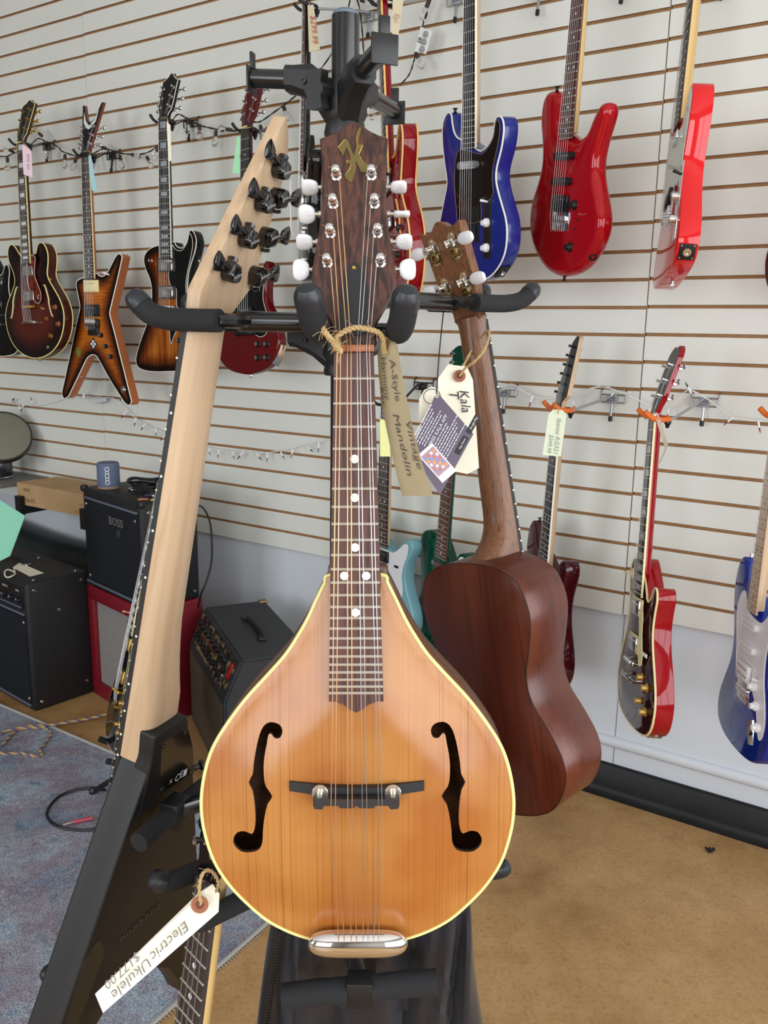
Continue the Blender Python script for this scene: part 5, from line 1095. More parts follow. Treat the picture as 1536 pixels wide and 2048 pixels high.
for sg in (-1, 1):
    for d in (-84, -40):
        c = mm(sg*15, 15+head_y(d, 14, 0), d); rot = Matrix((Vector((1, 0, 0)), UNB, UUP)).transposed()
        mb = MB(); ol = [(-7, 4), (-5, 12), (-2, 15), (4, 15), (6, 11), (4, 4), (8, -2), (6, -8), (8, -13), (3, -16), (-3, -15), (-6, -9)]
        mb.slab([c+Vector((sg*x*0.001, 0, 0))+UUP*(z*0.001)+UNB*0.0002 for x, z in ol], UNB*0.0012); t = mb.build('tuner', NICKEL, uk)
        mb = MB(); mb.lathe([(0.0062, 0), (0.0068, 0.001), (0.0068, 0.004), (0.0050, 0.0055), (0.003, 0.0055), (0.003, 0.002)], c-UUP*0.0065+UNB*0.001, UNB, 14); mb.build('gear', mat('aged_brass', (150, 132, 92), 0.35, 1.0), t)
        q = c+UUP*0.004+UNB*0.005
        mb = MB(); mb.lathe([(0.0034, -0.006), (0.0042, -0.004), (0.0030, -0.003), (0.0040, -0.001), (0.0028, 0.001), (0.0036, 0.004), (0.0020, 0.006), (0.0020, 0.014)], q, (sg, 0, 0), 12)
        mb.box(q+Vector((sg*-0.005, 0, 0)), (0.003, 0.008, 0.009), 0.001, rot); mb.box(q+Vector((sg*0.005, 0, 0)), (0.003, 0.008, 0.009), 0.001, rot); mb.build('worm_gear', NICKEL, t)
        for zz in (0.012, -0.0135): mb = MB(); mb.lathe([(0.0020, 0), (0.0014, 0.0009), (0, 0.001)], c+UUP*zz+UNB*0.0014+Vector((sg*0.001, 0, 0)), UNB, 8); mb.build('screw', CHROME, t)
        b = q+Vector((sg*0.023, 0, 0)); mb = MB(); R = []
        for i in range(9):
            th = -PI/2+PI*i/8; cc = max(0.05, math.cos(th)**0.5)
            R.append([b+Vector((math.sin(th)*0.0105, 0, 0))+(UNB*math.cos(j*PI/7)*0.0042+UUP*math.sin(j*PI/7)*0.0072)*cc for j in range(14)])
        mb.loft(R); mb.build('tuner_button', PEARL, t)
        mb = MB(); mb.lathe([(0.003, 0), (0.003, 0.010), (0, 0.0105)], mm(sg*15, 2+head_y(d, 14, 0), d), -UNB, 8); mb.build('string_post', NICKEL, t)
for k in range(4): mb = MB(); mb.tube([mm(-11+7.3*k, -2, 0), mm(-16+10.6*k, -6, 500)], 0.0004, 5); mb.build('string', WHITEP, uk)
mb = MB(); mb.box(mm(0, 3, 505), (0.09, 0.008, 0.022), 0.002); mb.build('bridge', EBONY, uk)
# ================================================================== little electric ukulele in the lower yoke
ep = (LY.x, LY.y, LY.z-CAMH+0.012, -47.8, -10, 0)
eu = thing('electric_ukulele', 'small electric ukulele with dark fretboard and maple neck hanging below the mandolin', 'ukulele', pose((ep[0], ep[1], ep[2]+CAMH), *ep[3:]))
add_neck(eu, 36, 44, 250, 240, MAPLEL, wood('streaked_board', [(0.3, (40, 32, 30)), (0.7, (70, 58, 54))], (200, 200, 8), 0.5), t=17, t1=19)
add_frets(eu, 380, 36, 44, 250, 18); add_inlays(eu, 380, 36, 44, 250, 'dot', (3, 5, 7, 10, 12, 15), MOP); add_nut(eu, 36, BLACKP)
add_head(eu, fillet([(18, 0), (20, -14), (28, -34), (26, -90), (-26, -90), (-28, -34), (-20, -14), (-18, 0)], 5, 3), BG, MAPLEL, 8, 13, 0, tuners=[(-16, -34, -1), (-16, -66, -1), (16, -66, 1), (16, -34, 1)], tm=CHROME)
for k in range(4): mb = MB(); mb.tube([mm(-12+8*k, -1.4, 0), mm(-16+10.6*k, -6, 380)], 0.0004, 5); mb.build('string', STEEL, eu)
plate([(q[0]*0.62, 225+(q[1]-376)*0.62) for q in LESP], 6, 40, r=5, rs=3).build('body', [mat('natural_body', (190, 140, 84), 0.3, coat=0.4), MATS['natural_body']], eu)
mb = MB(); mb.box(mm(0, 0, 382), (0.06, 0.012, 0.016), 0.002); mb.build('bridge', BLACKM, eu)
# ================================================================== black nylon gig bag
NYL = mat('black_nylon', (20, 23, 32), 0.22, bump=(1200, 0.25), sheen=0.2)
bag = thing('gig_bag', 'empty black nylon gig bag hanging in folds below the mandolin', 'bag', T((-0.004, 0.808, 0.0)))
mb = MB(); NR, NA = 46, 96; rings = []
for i in range(NR+1):
    u = i/NR; z = 0.868-0.60*u; hw = 0.098+0.034*min(1, u*2.2)+0.02*u; hd = 0.020+0.012*math.sin(min(1, u*1.4)*PI)
    ring = []
    for k in range(NA):
        q = 2*PI*k/NA; ca, sa = math.cos(q), math.sin(q)
        x = hw*math.copysign(abs(ca)**0.8, ca); y = hd*math.copysign(abs(sa)**0.7, sa)
        xx = x/0.13
        f = 0.0085*math.sin(9*xx+2.2*math.sin(5*u+xx*2)) + 0.0072*math.sin(17*xx-6*u+1.3)*math.sin(3*u+0.6) + 0.0050*math.sin(31*xx+11*u)*(0.4+0.6*math.sin(4*u+2*xx)**2)
        if xx > 0.45: f -= 0.018*math.exp(-((xx-0.72-0.16*(u-0.3))/0.07)**2)*(1.0 if u > 0.03 else 0)-0.008*math.exp(-((xx-0.58)/0.05)**2)
        if sa > 0: f *= 0.5
        ring.append(Vector((x+0.004*math.sin(9*u+xx*3), y+f*abs(sa)**0.5*(1 if sa < 0 else -1)*-1, z)))
    rings.append(ring)
mb.loft(rings); mb.build('bag_shell', NYL, bag, ang=80)
mb = MB(); zp = [Vector((-0.098-0.026*min(1, u*2.2)-0.012*u, -0.024-0.004*math.sin(5*u), 0.82-0.52*u)) for u in [k/40 for k in range(41)]]
mb.tube(zp, 0.0026, 6)
for k in range(150):
    p = zp[0].lerp(zp[-1], k/150); i = min(39, int(k/150*40)); p = zp[i].lerp(zp[i+1], k/150*40-i); mb.box(p+Vector((0, -0.002, 0)), (0.0044, 0.0016, 0.0014))
o = mb.build('zipper', BLACKM, bag); 
mb = MB(); mb.tube([Vector((-0.06, 0.0, 0.862)), Vector((-0.045, 0.012, 0.885)), Vector((0.03, 0.012, 0.885)), Vector((0.05, 0, 0.862))], 0.008, 8, flat=0.3); mb.build('hanging_strap', NYL, bag)
# ================================================================== wall hangers
ORANGE = mat('orange_foam', (226, 112, 40), 0.6); BLKF = mat('dark_grey_foam', (40, 40, 44), 0.7); CHROMEH = mat('hanger_steel', (186, 190, 194), 0.28, 1.0); LABG = mat('hanger_label', (58, 66, 82), 0.5); GREYP = mat('grey_block', (150, 154, 158), 0.45, 0.3)
WF = frame((0, 0, 0), WA, (0, 0, 1))
def hanger(label, blk, nutP, yaw, steel, foam, orange, rod=0.052, group='guitar hangers on the slat wall', out=0.0):
    b = onwall(blk[0], blk[1], 0.0); M = Matrix.Translation(b) @ WF      # local x along wall, y up, z out of the wall
    h = thing('guitar_hanger', label, 'hanger', M, group)
    mb = MB()
    for (x0, y0, x1, y1) in ((-0.036, 0.011, 0.036, 0.011), (0.036, 0.011, 0.036, -0.011), (0.036, -0.011, -0.036, -0.011), (-0.036, -0.011, -0.036, 0.011)): mb.cyl((x0, y0, 0.010), (x1, y1, 0.010), 0.0022, seg=8)
    for x in (-0.036, 0.036): mb.tube([(x, 0.011, 0.010), (x, 0.022, 0.006), (x, 0.026, -0.004)], 0.0022, 8)
    mb.build('wire_bracket', steel, h)
    mb = MB(); mb.box((0, 0, 0.014), (0.028, 0.026, 0.014), 0.0015); bl = mb.build('block', GREYP if steel is CHROMEH else steel, h)
    if steel is CHROMEH:
        mb = MB(); mb.box((0, 0.001, 0.0216), (0.022, 0.014, 0.0006)); mb.build('label_plate', LABG, bl)
        lettering('STRING', 0.0058, T((0, 0.0036, 0.0221)), WHITEP, bl); lettering('SWING', 0.0058, T((0, -0.0026, 0.0221)), WHITEP, bl)
    mb = MB(); mb.cyl((0, -0.012, 0.014), (0.001, -rod, 0.022), 0.0042, seg=10); pg = mb.build('peg', steel, h)
    mb = MB(); mb.lathe([(0.0056, 0), (0.0060, 0.002), (0.0060, 0.013), (0.0045, 0.015), (0, 0.0155)], (0.001, -rod+0.002, 0.022), (0.02, -1, 0.2), 12); mb.build('rubber_tip', BLACKP, pg)
    if nutP is None: return h
    iv = M.inverted(); R = Matrix.Rotation(rad(yaw), 3, 'Z')
    n = Vector((nutP[0], nutP[1], nutP[2]+CAMH)); ly = R @ Vector((0, 1, 0)); lx = R @ Vector((1, 0, 0)); up = Vector((0, 0, 1))
    base = n+ly*0.042-up*0.006
    P = [Vector((0, 0.004, 0.016)), Vector((0, 0.006, 0.045)), iv @ (base+ly*0.012), iv @ base]
    mb = MB(); mb.tube(cr(P, 5, False), 0.0042, 10); ar = mb.build('arm', steel, h)
    mb = MB(); mb.lathe([(0.009, 0), (0.009, 0.006), (0.006, 0.010), (0.004, 0.018)], iv @ (base-up*0.006), (iv.to_3x3() @ Vector((0, 0, -1))), 10); mb.build('pivot', BLACKP if steel is CHROMEH else steel, ar)
    for sg in (-1, 1):
        pts = [base+lx*sg*0.004, base+lx*sg*0.020-ly*0.006, base+lx*sg*0.031-ly*0.026, base+lx*sg*0.033-ly*0.050+up*0.004, base+lx*sg*0.034-ly*0.068+up*0.020]
        mb = MB(); mb.tube([iv @ p for p in cr(pts, 5, False)], 0.0066 if orange else 0.0050, 10); mb.build('padded_prong', foam, ar)
    return h
def nn(k): return NUT[k][:3], NUT[k][3]
NUT = dict(B=(-1.4543, 3.5733, .6915, -35.2), C=(-1.1598, 3.4483, .6326, -33.2), D=(-.7837, 3.1484, .6925, -33.2), E=(-.4749, 2.983, .6352, -42), F=(-.2705, 2.8444, .9546, -78.6), G=(-.0373, 2.5551, .8752, -78.7), H=(.1717, 2.1688, .9015, -61.9), I=(.4244, 2.1429, .9224, -69.4), J=(.6748, 2.1283, .9056, -99.2), O=(.671, 2.1568, -.2032, -90.8), P=(.8883, 1.9446, -.1782, -93.1), N=(.4717, 2.3606, -.2038, -76.8), M=(.1952, 2.5195, -.2294, -60.7), L=(-.0018, 2.706, -.2313, -50.3))
for k, blk, lab in (('B', (101, 294), 'black wall hanger holding the brown sunburst semi hollow guitar'), ('C', (230, 313), 'black wall hanger holding the forked headstock guitar'), ('D', (385, 249), 'black wall hanger holding the amber sunburst offset guitar'), ('E', (549, 268), 'black wall hanger holding the dark cherry guitar')):
    p, y = nn(k); hanger(lab, blk, p, y, BLACKM, BLKF, False)
for k, blk, lab in (('F', (744, 36), 'steel wall hanger of the edge on black guitar, behind the stand top'), ('G', (918, 3), 'steel wall hanger of the wine red semi hollow guitar at upper picture edge'), ('H', (1083, -14), 'steel wall hanger of the deep blue guitar, peg showing at top edge'), ('I', (1250, -40), 'steel wall hanger of the candy red guitar, above the picture edge'), ('J', (1450, -50), 'steel wall hanger of the bright red guitar, above the picture edge')):
    p, y = nn(k); hanger(lab, blk, p, y, CHROMEH, BLKF, False)
for k, blk, lab in (('M', (1014, 785), 'steel hanger of the green guitar, its bracket right of the ukulele neck'), ('N', (1228, 797), 'steel hanger with orange padded yoke holding the dark maroon guitar'), ('O', (1411, 804), 'steel hanger with orange padded yoke holding the cherry red guitar'), ('P', (1640, 815), 'steel hanger with orange padded yoke holding the metallic blue guitar at right edge')):
    p, y = nn(k); hanger(lab, blk, p, y, CHROMEH, ORANGE, True)
p, y = nn('L'); hanger('black hanger of the powder blue guitar, bracket beside the dark leaflet', (850, 772), p, y, BLACKM, BLKF, False)

# ================================================================== string lights
CORD = mat('brown_cord', (46, 32, 30), 0.6); SOCK = mat('brown_socket', (58, 40, 38), 0.5); GLASSB = mat('clear_bulb_glass', (250, 250, 250), 0.02, trans=1.0, ior=1.35)
FIL = mat('bulb_filament', (210, 205, 195), 0.3, 0.8)
sl = thing('string_lights', 'brown cord of clear globe string lights draped along the upper hangers', 'string lights')
def cordpath(px, off=0.045, jig=0.0): return [onwall(x, y, off)+Vector((0, 0, 0)) for x, y in px]
def cord(px, r, m, parent, off=0.045, tw=True):
    P = cr(cordpath(px, off), 6, False); mb = MB()
    if tw:
        a = []; b = []
        for i, p in enumerate(P):
            w_ = i*0.9; o = (Vector((0, 0, 1))*math.cos(w_)+WA*math.sin(w_))*r*0.9; a.append(p+o); b.append(p-o)
        mb.tube(a, r, 5); mb.tube(b, r, 5)
    else: mb.tube(P, r, 6)
    mb.build('cord', m, parent)
cord([(-20, 318), (0, 313), (13, 313), (29, 306), (40, 303), (56, 298), (66, 285), (78, 277), (92, 283), (115, 293), (125, 303), (153, 312), (170, 309), (186, 307), (206, 298), (224, 301), (250, 308), (289, 307), (316, 291), (330, 268), (342, 247), (355, 229), (373, 236), (399, 250), (425, 257), (467, 262), (483, 258), (503, 245), (521, 243), (550, 223), (581, 200), (606, 178), (640, 140), (668, 100), (690, 60), (697, 16), (704, -20)], 0.0017, CORD, sl)
cord([(706, -20), (718, 12), (724, 60), (728, 110), (735, 150), (742, 205)], 0.0017, CORD, sl)
cord([(800, 170), (818, 150), (828, 122), (831, 104)], 0.0015, CORD, sl); cord([(846, 52), (850, 30), (862, 0), (868, -20)], 0.0015, CORD, sl)
bulb_s = MB(); bulb_s.lathe([(0.0030, -0.004), (0.0062, 0), (0.0068, 0.006), (0.0064, 0.018), (0.0050, 0.020)], seg=12); bulb_s = bulb_s.mesh('bulb', SOCK)
bulb_g = MB(); bulb_g.lathe([(0.0045, 0.019), (0.0058, 0.023), (0.0100, 0.030), (0.0125, 0.039), (0.0112, 0.048), (0.006, 0.054), (0, 0.0555)], seg=16); bulb_g = bulb_g.mesh('glass', GLASSB)
bulb_f = MB(); bulb_f.tube([(-0.003, 0, 0.02), (-0.004, 0, 0.034), (0, 0.002, 0.038), (0.004, 0, 0.034), (0.003, 0, 0.02)], 0.0006, 5); bulb_f = bulb_f.mesh('filament', FIL)
def bulb(x, y, dx, dy, off=0.05):
    o = onwall(x, y, off); d = (WA*dx+Vector((0, 0, -1))*dy-WN*0.15).normalized(); xx = d.orthogonal().normalized()
    M = frame(o, xx, d.cross(xx)); b = inst('bulb', bulb_s, sl, M); inst('glass', bulb_g, b, Matrix.Identity(4)); inst('filament', bulb_f, b, Matrix.Identity(4))
for x, y, dx, dy in ((15, 316, 0.1, 1), (26, 303, -1, -0.3), (84, 272, -0.8, -0.6), (100, 292, -0.3, 1), (130, 310, 0.05, 1), (153, 316, -0.6, 1), (183, 310, 0.2, 1), (212, 297, -1, -0.3), (240, 312, 0.4, 1), (264, 309, 1, 0.3), (294, 314, 0.7, 0.9), (316, 293, -0.3, 1), (376, 238, 0.1, 0.9), (399, 250, 0.15, 1), (432, 262, 0.0, 1), (463, 260, -1, -0.2), (521, 252, 0.4, 1), (567, 212, 0.5, 1), (722, 0, 1, 0.35), (832, 106, 0.5, 0.9), (742, 205, 0.2, 1), (640, 140, 0.6, 0.4)): bulb(x, y, dx, dy)
bulb(858, 2, -0.35, 0.9)
def frow(px, off): return [onwall(x, y, off) for x, y in px]
def card(name, label, P, m, parent=None, cat='tag', th=0.0005, bend=0.0, group=None):
    """thin card: P = outline points in 3d; the first two run along the top edge"""
    P = [Vector(p) for p in P]; c = sum(P, Vector())/len(P); nrm = (P[1]-P[0]).cross(P[2]-P[1]).normalized()
    if nrm.dot(c-camo.location) > 0: nrm = -nrm
    mb = MB(); mb.slab(P, -nrm*th); o = mb.build(name, m, parent, smooth=False)
    if parent is None: tag(o, label, cat, group)
    return o, nrm
ct, cn = card('cord_label', '', frow([(841, 53), (864, 63), (852, 108), (829, 103)], 0.058), mat('white_label', (236, 238, 240), 0.5), sl)
e = [onwall(x, y, 0.0595) for x, y in ((841, 53), (864, 63), (852, 108), (829, 103))]
dn = (e[3]-e[0]).normalized(); ri = (e[1]-e[0]).normalized()
for k, f in enumerate((0.2, 0.5, 0.8)): lettering('@', 0.021, frame(e[0].lerp(e[3], f)+ri*0.026, dn, ri), INK, ct)
for k in range(5): lettering('ABCDEFGHIJ'[k:k+6].lower() if False else '||||| |||', 0.006, frame(e[0].lerp(e[3], 0.5)+ri*(0.004+0.0026*k), dn, ri), INK, ct, name='printed_text')
# white mini lights along the lower hangers
ml = thing('string_lights', 'white cord of mini string lights with red, green and blue tips along lower wall', 'string lights')
WCORD = mat('white_cord', (226, 226, 228), 0.5); TIPC = [mat('red_tip', (128, 26, 30), 0.25), mat('green_tip', (30, 78, 52), 0.25), mat('blue_tip', (40, 48, 104), 0.25), mat('amber_tip', (150, 62, 34), 0.25)]
cord([(-20, 812), (0, 806), (24, 806), (40, 812), (55, 810), (68, 812), (100, 806), (136, 795), (170, 793), (206, 795)], 0.0010, WCORD, ml, 0.02)
cord([(206, 795), (224, 796), (236, 803), (252, 818), (270, 836), (284, 846), (300, 854), (320, 862), (345, 876), (375, 888), (404, 893), (430, 898), (460, 902), (490, 905), (520, 907), (550, 903), (580, 897), (606, 890), (625, 888), (645, 882), (668, 876)], 0.0011, WCORD, ml, 0.02)
cord([(840, 790), (880, 782), (930, 764), (985, 766), (1010, 768), (1040, 776), (1062, 792), (1100, 796), (1150, 792), (1178, 778), (1200, 774), (1226, 779), (1254, 790), (1280, 802), (1310, 815), (1345, 810), (1372, 782), (1392, 785), (1420, 802), (1440, 818), (1462, 834), (1490, 838), (1516, 842), (1560, 836)], 0.0013, WCORD, ml, 0.03)
cord([(1004, 776), (1024, 768), (1050, 786), (1090, 800)], 0.0011, WCORD, ml, 0.035); cord([(1178, 782), (1206, 770), (1236, 784), (1262, 786)], 0.0012, WCORD, ml, 0.04)
cord([(1060, 788), (1030, 778), (1000, 780), (985, 788)], 0.0011, WCORD, ml, 0.04)
mini_s = MB(); mini_s.lathe([(0.0020, -0.003), (0.0038, 0), (0.0040, 0.004), (0.0034, 0.020), (0.0030, 0.022)], seg=10); mini_s = mini_s.mesh('bulb', WHITEP)
mini_t = []
for m in TIPC: q = MB(); q.lathe([(0.0027, 0.021), (0.0028, 0.028), (0.0018, 0.036), (0.0005, 0.042), (0, 0.0425)], seg=8); mini_t.append(q.mesh('bulb_tip', m))
def mini(x, y, x2, y2, c, off=0.025):
    o = onwall(x, y, off); q = onwall(x2, y2, off+0.006); d = (q-o).normalized(); xx = d.orthogonal().normalized(); L = (q-o).length/0.043
    b = inst('bulb', mini_s, ml, frame(o, xx, d.cross(xx)) @ Matrix.Scale(max(0.7, min(1.4, L)), 4)); inst('bulb_tip', mini_t[c], b, Matrix.Identity(4))
def q5(lst, ox, oy, s, off):
    for a, b, c, d, k in lst: mini(ox+a/s, oy+b/s, ox+c/s, oy+d/s, k, off)
q5([(95, 1005, 100, 1068, 2), (195, 1025, 180, 1112, 3), (330, 1045, 352, 1122, 0), (445, 1045, 378, 1122, 1), (578, 1060, 634, 1132, 2), (690, 1055, 686, 1154, 0), (826, 1045, 866, 1122, 3), (950, 1020, 930, 1118, 3), (1098, 995, 1162, 1046, 1), (1216, 955, 1210, 1056, 2)], 400, 700, 5.12, 0.025)
q5([(250, 740, 220, 830, 0), (562, 775, 572, 832, 3), (868, 715, 818, 782, 2), (1152, 835, 1110, 925, 0), (1292, 835, 1286, 888, 3), (1466, 712, 1420, 625, 1)], 1000, 600, 3.84, 0.035)
q5([(435, 180, 338, 264, 0), (698, 222, 722, 345, 0)], 1380, 800, 5.12, 0.035)
q5([(130, 165, 190, 100, 0), (405, 180, 398, 85, 0), (245, 215, 285, 290, 2), (300, 195, 275, 265, 2), (-10, 180, 20, 160, 3)], 0, 780, 6.4, 0.022)
q5([(838, 100, 842, 60, 2), (885, 150, 845, 200, 0), (950, 195, 936, 258, 1), (1015, 235, 982, 285, 2), (1088, 270, 1090, 325, 2), (1160, 310, 1115, 355, 0)], 0, 780, 3.491, 0.025)
mb = MB(); p0 = onwall(188, 803, 0.03); p1 = onwall(210, 799, 0.03); mb.tube([p0, p0.lerp(p1, 0.5), p1], [0.009, 0.012, 0.010], 10); mb.build('plug', mat('clear_white_plug', (214, 220, 228), 0.3), ml)
mb = MB(); p0 = onwall(168, 792, 0.03); mb.box(p0, (0.012, 0.010, 0.026), 0.003); mb.build('plug', MATS['clear_white_plug'], ml)

# ================================================================== price tags
def ringm(p, n, parent, r=0.0042, m=None):
    mb = MB(); mb.lathe([(r, 0), (r, 0.0004), (r*0.5, 0.0005), (r*0.5, 0)], p, n, 16); return mb.build('reinforcing_ring', m or mat('red_brown_ring', (150, 92, 66), 0.7), parent)
def ft(px, t): return [at(x, y, t) for x, y in px]
def walltag(label, px, t, m, string=None, text=None, tm=None):
    P = ft(px, t); o, n = card('price_tag', label, P, m, group='price tags on the wall guitars')
    if string: mb = MB(); mb.tube(cr([at(x, y, tt) for x, y, tt in string], 4, False), 0.0012, 5); mb.build('tag_string', TWINE, o)
    if text:
        for (s, sz, (ax, ay), (bx, by), (ux, uy)) in text:
            a = at(ax, ay, t-0.003); b = at(bx, by, t-0.003); u = at(ux, uy, t-0.003)
            lettering(s, sz, frame((a+b)/2, b-a, u-a), tm or INK, o, 0.25)
    return o
PINK = mat('pink_card', (232, 204, 214), 0.8); BLUEC = mat('pale_blue_card', (158, 204, 216), 0.8); GREENC = mat('mint_green_card', (160, 222, 178), 0.8); YELC = mat('pale_yellow_card', (236, 236, 166), 0.8)
walltag('pink price tag on the brown sunburst semi hollow guitar', [(44, 289), (53, 291), (62.5, 302), (65, 355), (47, 349)], 3.30, PINK, [(36, 287, 3.34), (42, 283, 3.29), (50, 288, 3.29), (54, 296, 3.295)], [('ooo oo', 0.02, (57, 305), (57, 340), (61, 305))], mat('pale_pen', (170, 140, 160), 0.7))
walltag('pale blue price tag on the forked headstock guitar', [(177, 314), (182, 310), (194, 383), (183.6, 381)], 3.19, BLUEC, [(168, 303, 3.2), (178, 302, 3.19), (181, 312, 3.187)])
walltag('cream price tag hanging edge on beside the block inlaid ebony neck', [(333, 243), (341, 250), (343, 322), (337, 322)], 2.88, CARDW, [(322, 237, 2.9), (333, 235, 2.88), (337, 246, 2.877)])
walltag('mint green price tag on the dark cherry guitar', [(474, 273), (480, 275), (479, 348), (465, 346)], 2.77, GREENC, [(482, 257, 2.75), (500, 255, 2.74), (501, 252, 2.76)])
walltag('cream price tag with red writing on the edge on black guitar', [(615, 10), (627, 9), (640, 99), (618, 104)], 2.55, CARD, [(612, 5, 2.56), (618, 3, 2.55), (620, 12, 2.548)], [('$299.99', 0.026, (626, 28), (630, 88), (634, 28))], mat('red_pen', (170, 96, 80), 0.7))
walltag('cream price tag on the wine red semi hollow guitar', [(786, -6), (807, 0), (796, 78), (782, 64)], 2.20, CARD, None, [('Epi', 0.02, (797, 10), (790, 60), (803, 10))], mat('pale_red_pen', (200, 160, 140), 0.7))
walltag('pale yellow price tag on the powder blue guitar', [(760, 837), (777, 843), (781, 913), (760, 913)], 2.60, YELC)
walltag('pale green price tag with handwriting on the dark maroon guitar', [(1106, 819), (1125, 820), (1133, 829), (1122, 913), (1085, 910), (1097, 829)], 2.26, mat('pale_green_card', (222, 230, 204), 0.8), [(1108, 808, 2.33), (1118, 812, 2.25), (1116, 828, 2.255)], [('Ibanez RG321', 0.017, (1118, 842), (1112, 902), (1129, 842)), ('$349.99', 0.015, (1103, 870), (1098, 904), (1112, 870))], mat('grey_pencil', (150, 156, 150), 0.7))
# curled white tag on the cherry red guitar
P = [(1317, 838, 2.10), (1320, 852, 2.09), (1327, 872, 2.085), (1332, 888, 2.085), (1331, 898, 2.09), (1324, 914, 2.10), (1318, 926, 2.11)]
mb = MB(); A = [mb.bm.verts.new(at(x-4.5 if i < 4 else x-1.5, y, t)) for i, (x, y, t) in enumerate(P)]; B = [mb.bm.verts.new(at(x+4.5 if i < 4 else x+2, y+1, t-0.01)) for i, (x, y, t) in enumerate(P)]
for i in range(len(P)-1): mb.face([A[i], A[i+1], B[i+1], B[i]])
bmesh.ops.solidify(mb.bm, geom=mb.bm.faces[:], thickness=0.0006)
o = mb.build('price_tag', CARDW); tag(o, 'curled white paper tag on the cherry red single cut guitar', 'tag', 'price tags on the wall guitars')
mb = MB(); mb.tube(cr([at(1303, 828, 2.13), at(1312, 826, 2.10), at(1318, 836, 2.095)], 4, False), 0.0010, 5); mb.build('tag_string', WHITEP, o)

# --- long manila tag tied to the mandolin
LE = [(764, 683, .655), (755, 706, .663), (757, 745, .664), (762, 800, .664), (772, 855, .662), (786, 920, .660), (804, 992, .658)]
RE = [(782, 668, .648), (795, 692, .628), (803, 740, .622), (814, 800, .620), (827, 860, .618), (844, 925, .617), (866, 992, .616)]
mb = MB(); G = []
for l, r_ in zip(LE, RE): a = at(*l); b = at(*r_); G.append([mb.bm.verts.new(a.lerp(b, k/6)+(_f*-0.003*math.sin(PI*k/6))) for k in range(7)])
for i in range(6):
    for k in range(6): mb.face([G[i][k], G[i][k+1], G[i+1][k+1], G[i+1][k]])
bmesh.ops.solidify(mb.bm, geom=mb.bm.faces[:], thickness=0.0006)
mt = mb.build('price_tag', CARD, ang=60); tag(mt, 'long manila price tag tied with twine to the mandolin nut', 'tag')
def onstrip(u, v):
    v = max(0, min(5.999, v)); i = int(v); f = v-i
    l = Vector(at(*LE[i])).lerp(at(*LE[i+1]), f); r_ = Vector(at(*RE[i])).lerp(at(*RE[i+1]), f); return l.lerp(r_, u)+_f*-0.0045*1
hn = (onstrip(1, 2)-onstrip(0, 2)).cross(onstrip(0.5, 2)-onstrip(0.5, 3)).normalized()
if hn.dot(_f) > 0: hn = -hn
ringm(onstrip(0.42, 0.75)+hn*0.0004, hn, mt, 0.0062)
for s, sz, u, v0, v1 in (('Harmony', 0.0120, 0.27, 1.25, 3.0), ('Key', 0.010, 0.09, 2.5, 3.2), ('A-Style', 0.0135, 0.66, 1.45, 3.05), ('Vintage', 0.0125, 0.86, 3.7, 5.15), ('Mandolin', 0.0135, 0.46, 3.45, 5.4)):
    a, b = onstrip(u, v0), onstrip(u, v1); c = (a+b)/2; L = (b-a).length
    xr = onstrip(min(1, u+0.1), (v0+v1)/2)-onstrip(max(0, u-0.1), (v0+v1)/2)
    lettering(s, sz, frame(c+hn*0.0006, b-a, xr), mat('thin_pen', (92, 88, 86), 0.7), mt, 0.35, fit=L)
# twine round the mandolin nut
tw = [(655, 655, .625), (640, 640, .622), (652, 668, .622), (668, 682, .628), (676, 690, .628), (672, 676, .628), (690, 662, .626), (712, 655, .624), (735, 658, .624), (755, 664, .626), (765, 676, .632), (768, 694, .640), (771, 706, .640)]
twine([at(*q) for q in tw[3:]], 0.0021, 'twine', mt, fuzz=26)
twine([at(*q) for q in [(637, 645, .624), (645, 657, .622), (656, 672, .622), (668, 686, .626), (676, 696, .628), (682, 704, .630)]], 0.0024, 'twine', mt, fuzz=24)
mb = MB()
for k in range(26):
    a = at(640+random.uniform(-3, 6), 648+random.uniform(-2, 6), .623); b = at(631+random.uniform(-8, 12), 640+random.uniform(-12, 10), .621); mb.tube([a, a.lerp(b, .6)+Vector((0, 0, random.uniform(-.002, .002))), b], 0.00028, 3)
mb.build('frayed_end', TWINE, mt)
# --- cream tag and app leaflet hanging on the ukulele
ct = thing('price_tag', 'cream price tag with pen writing tied by twine to the ukulele neck', 'tag')
o, n = card('tag_card', '', ft([(896, 729), (934, 733), (946, 760), (958, 936), (935, 948), (905, 942), (874, 760)], .925), CARDW, ct)
ringm(at(919, 752, .922), n, ct, 0.0066)
for s, sz, a, b, u in (('Kala', 0.0145, (926, 775), (933, 828), (940, 775)), ('T', 0.015, (906, 780), (908, 796), (920, 779))): lettering(s, sz, frame((at(*a, .9235)+at(*b, .9235))/2, at(*b, .9235)-at(*a, .9235), at(*u, .9235)-at(*a, .9235)), INK, ct, 0.25)
twine([at(x, y, t) for x, y, t in [(919, 752, .920), (930, 737, .915), (950, 722, .905), (968, 700, .905), (978, 676, .925), (975, 662, .95), (950, 690, 1.0), (925, 735, .96), (919, 751, .926)]], 0.0016, 'twine', ct, fuzz=12)
LFM = mat('leaflet_dark_print', (92, 82, 100), 0.35); 
lf = thing('leaflet', 'dark printed app leaflet hanging by a black thread from the ukulele headstock', 'leaflet')
LC = [(873, 783), (947, 868), (880, 990), (822, 905)]; LT = .872
lo, ln = card('leaflet_card', '', ft(LC, LT), LFM, lf)
lx = (at(947, 868, LT)-at(880, 990, LT)).normalized(); ly = (at(873, 783, LT)-at(947, 868, LT)); ly = (ly-lx*ly.dot(lx)).normalized(); lc = at(880, 880, LT)+ln*0.0006
def lp(u, v): return lc+lx*u+ly*v
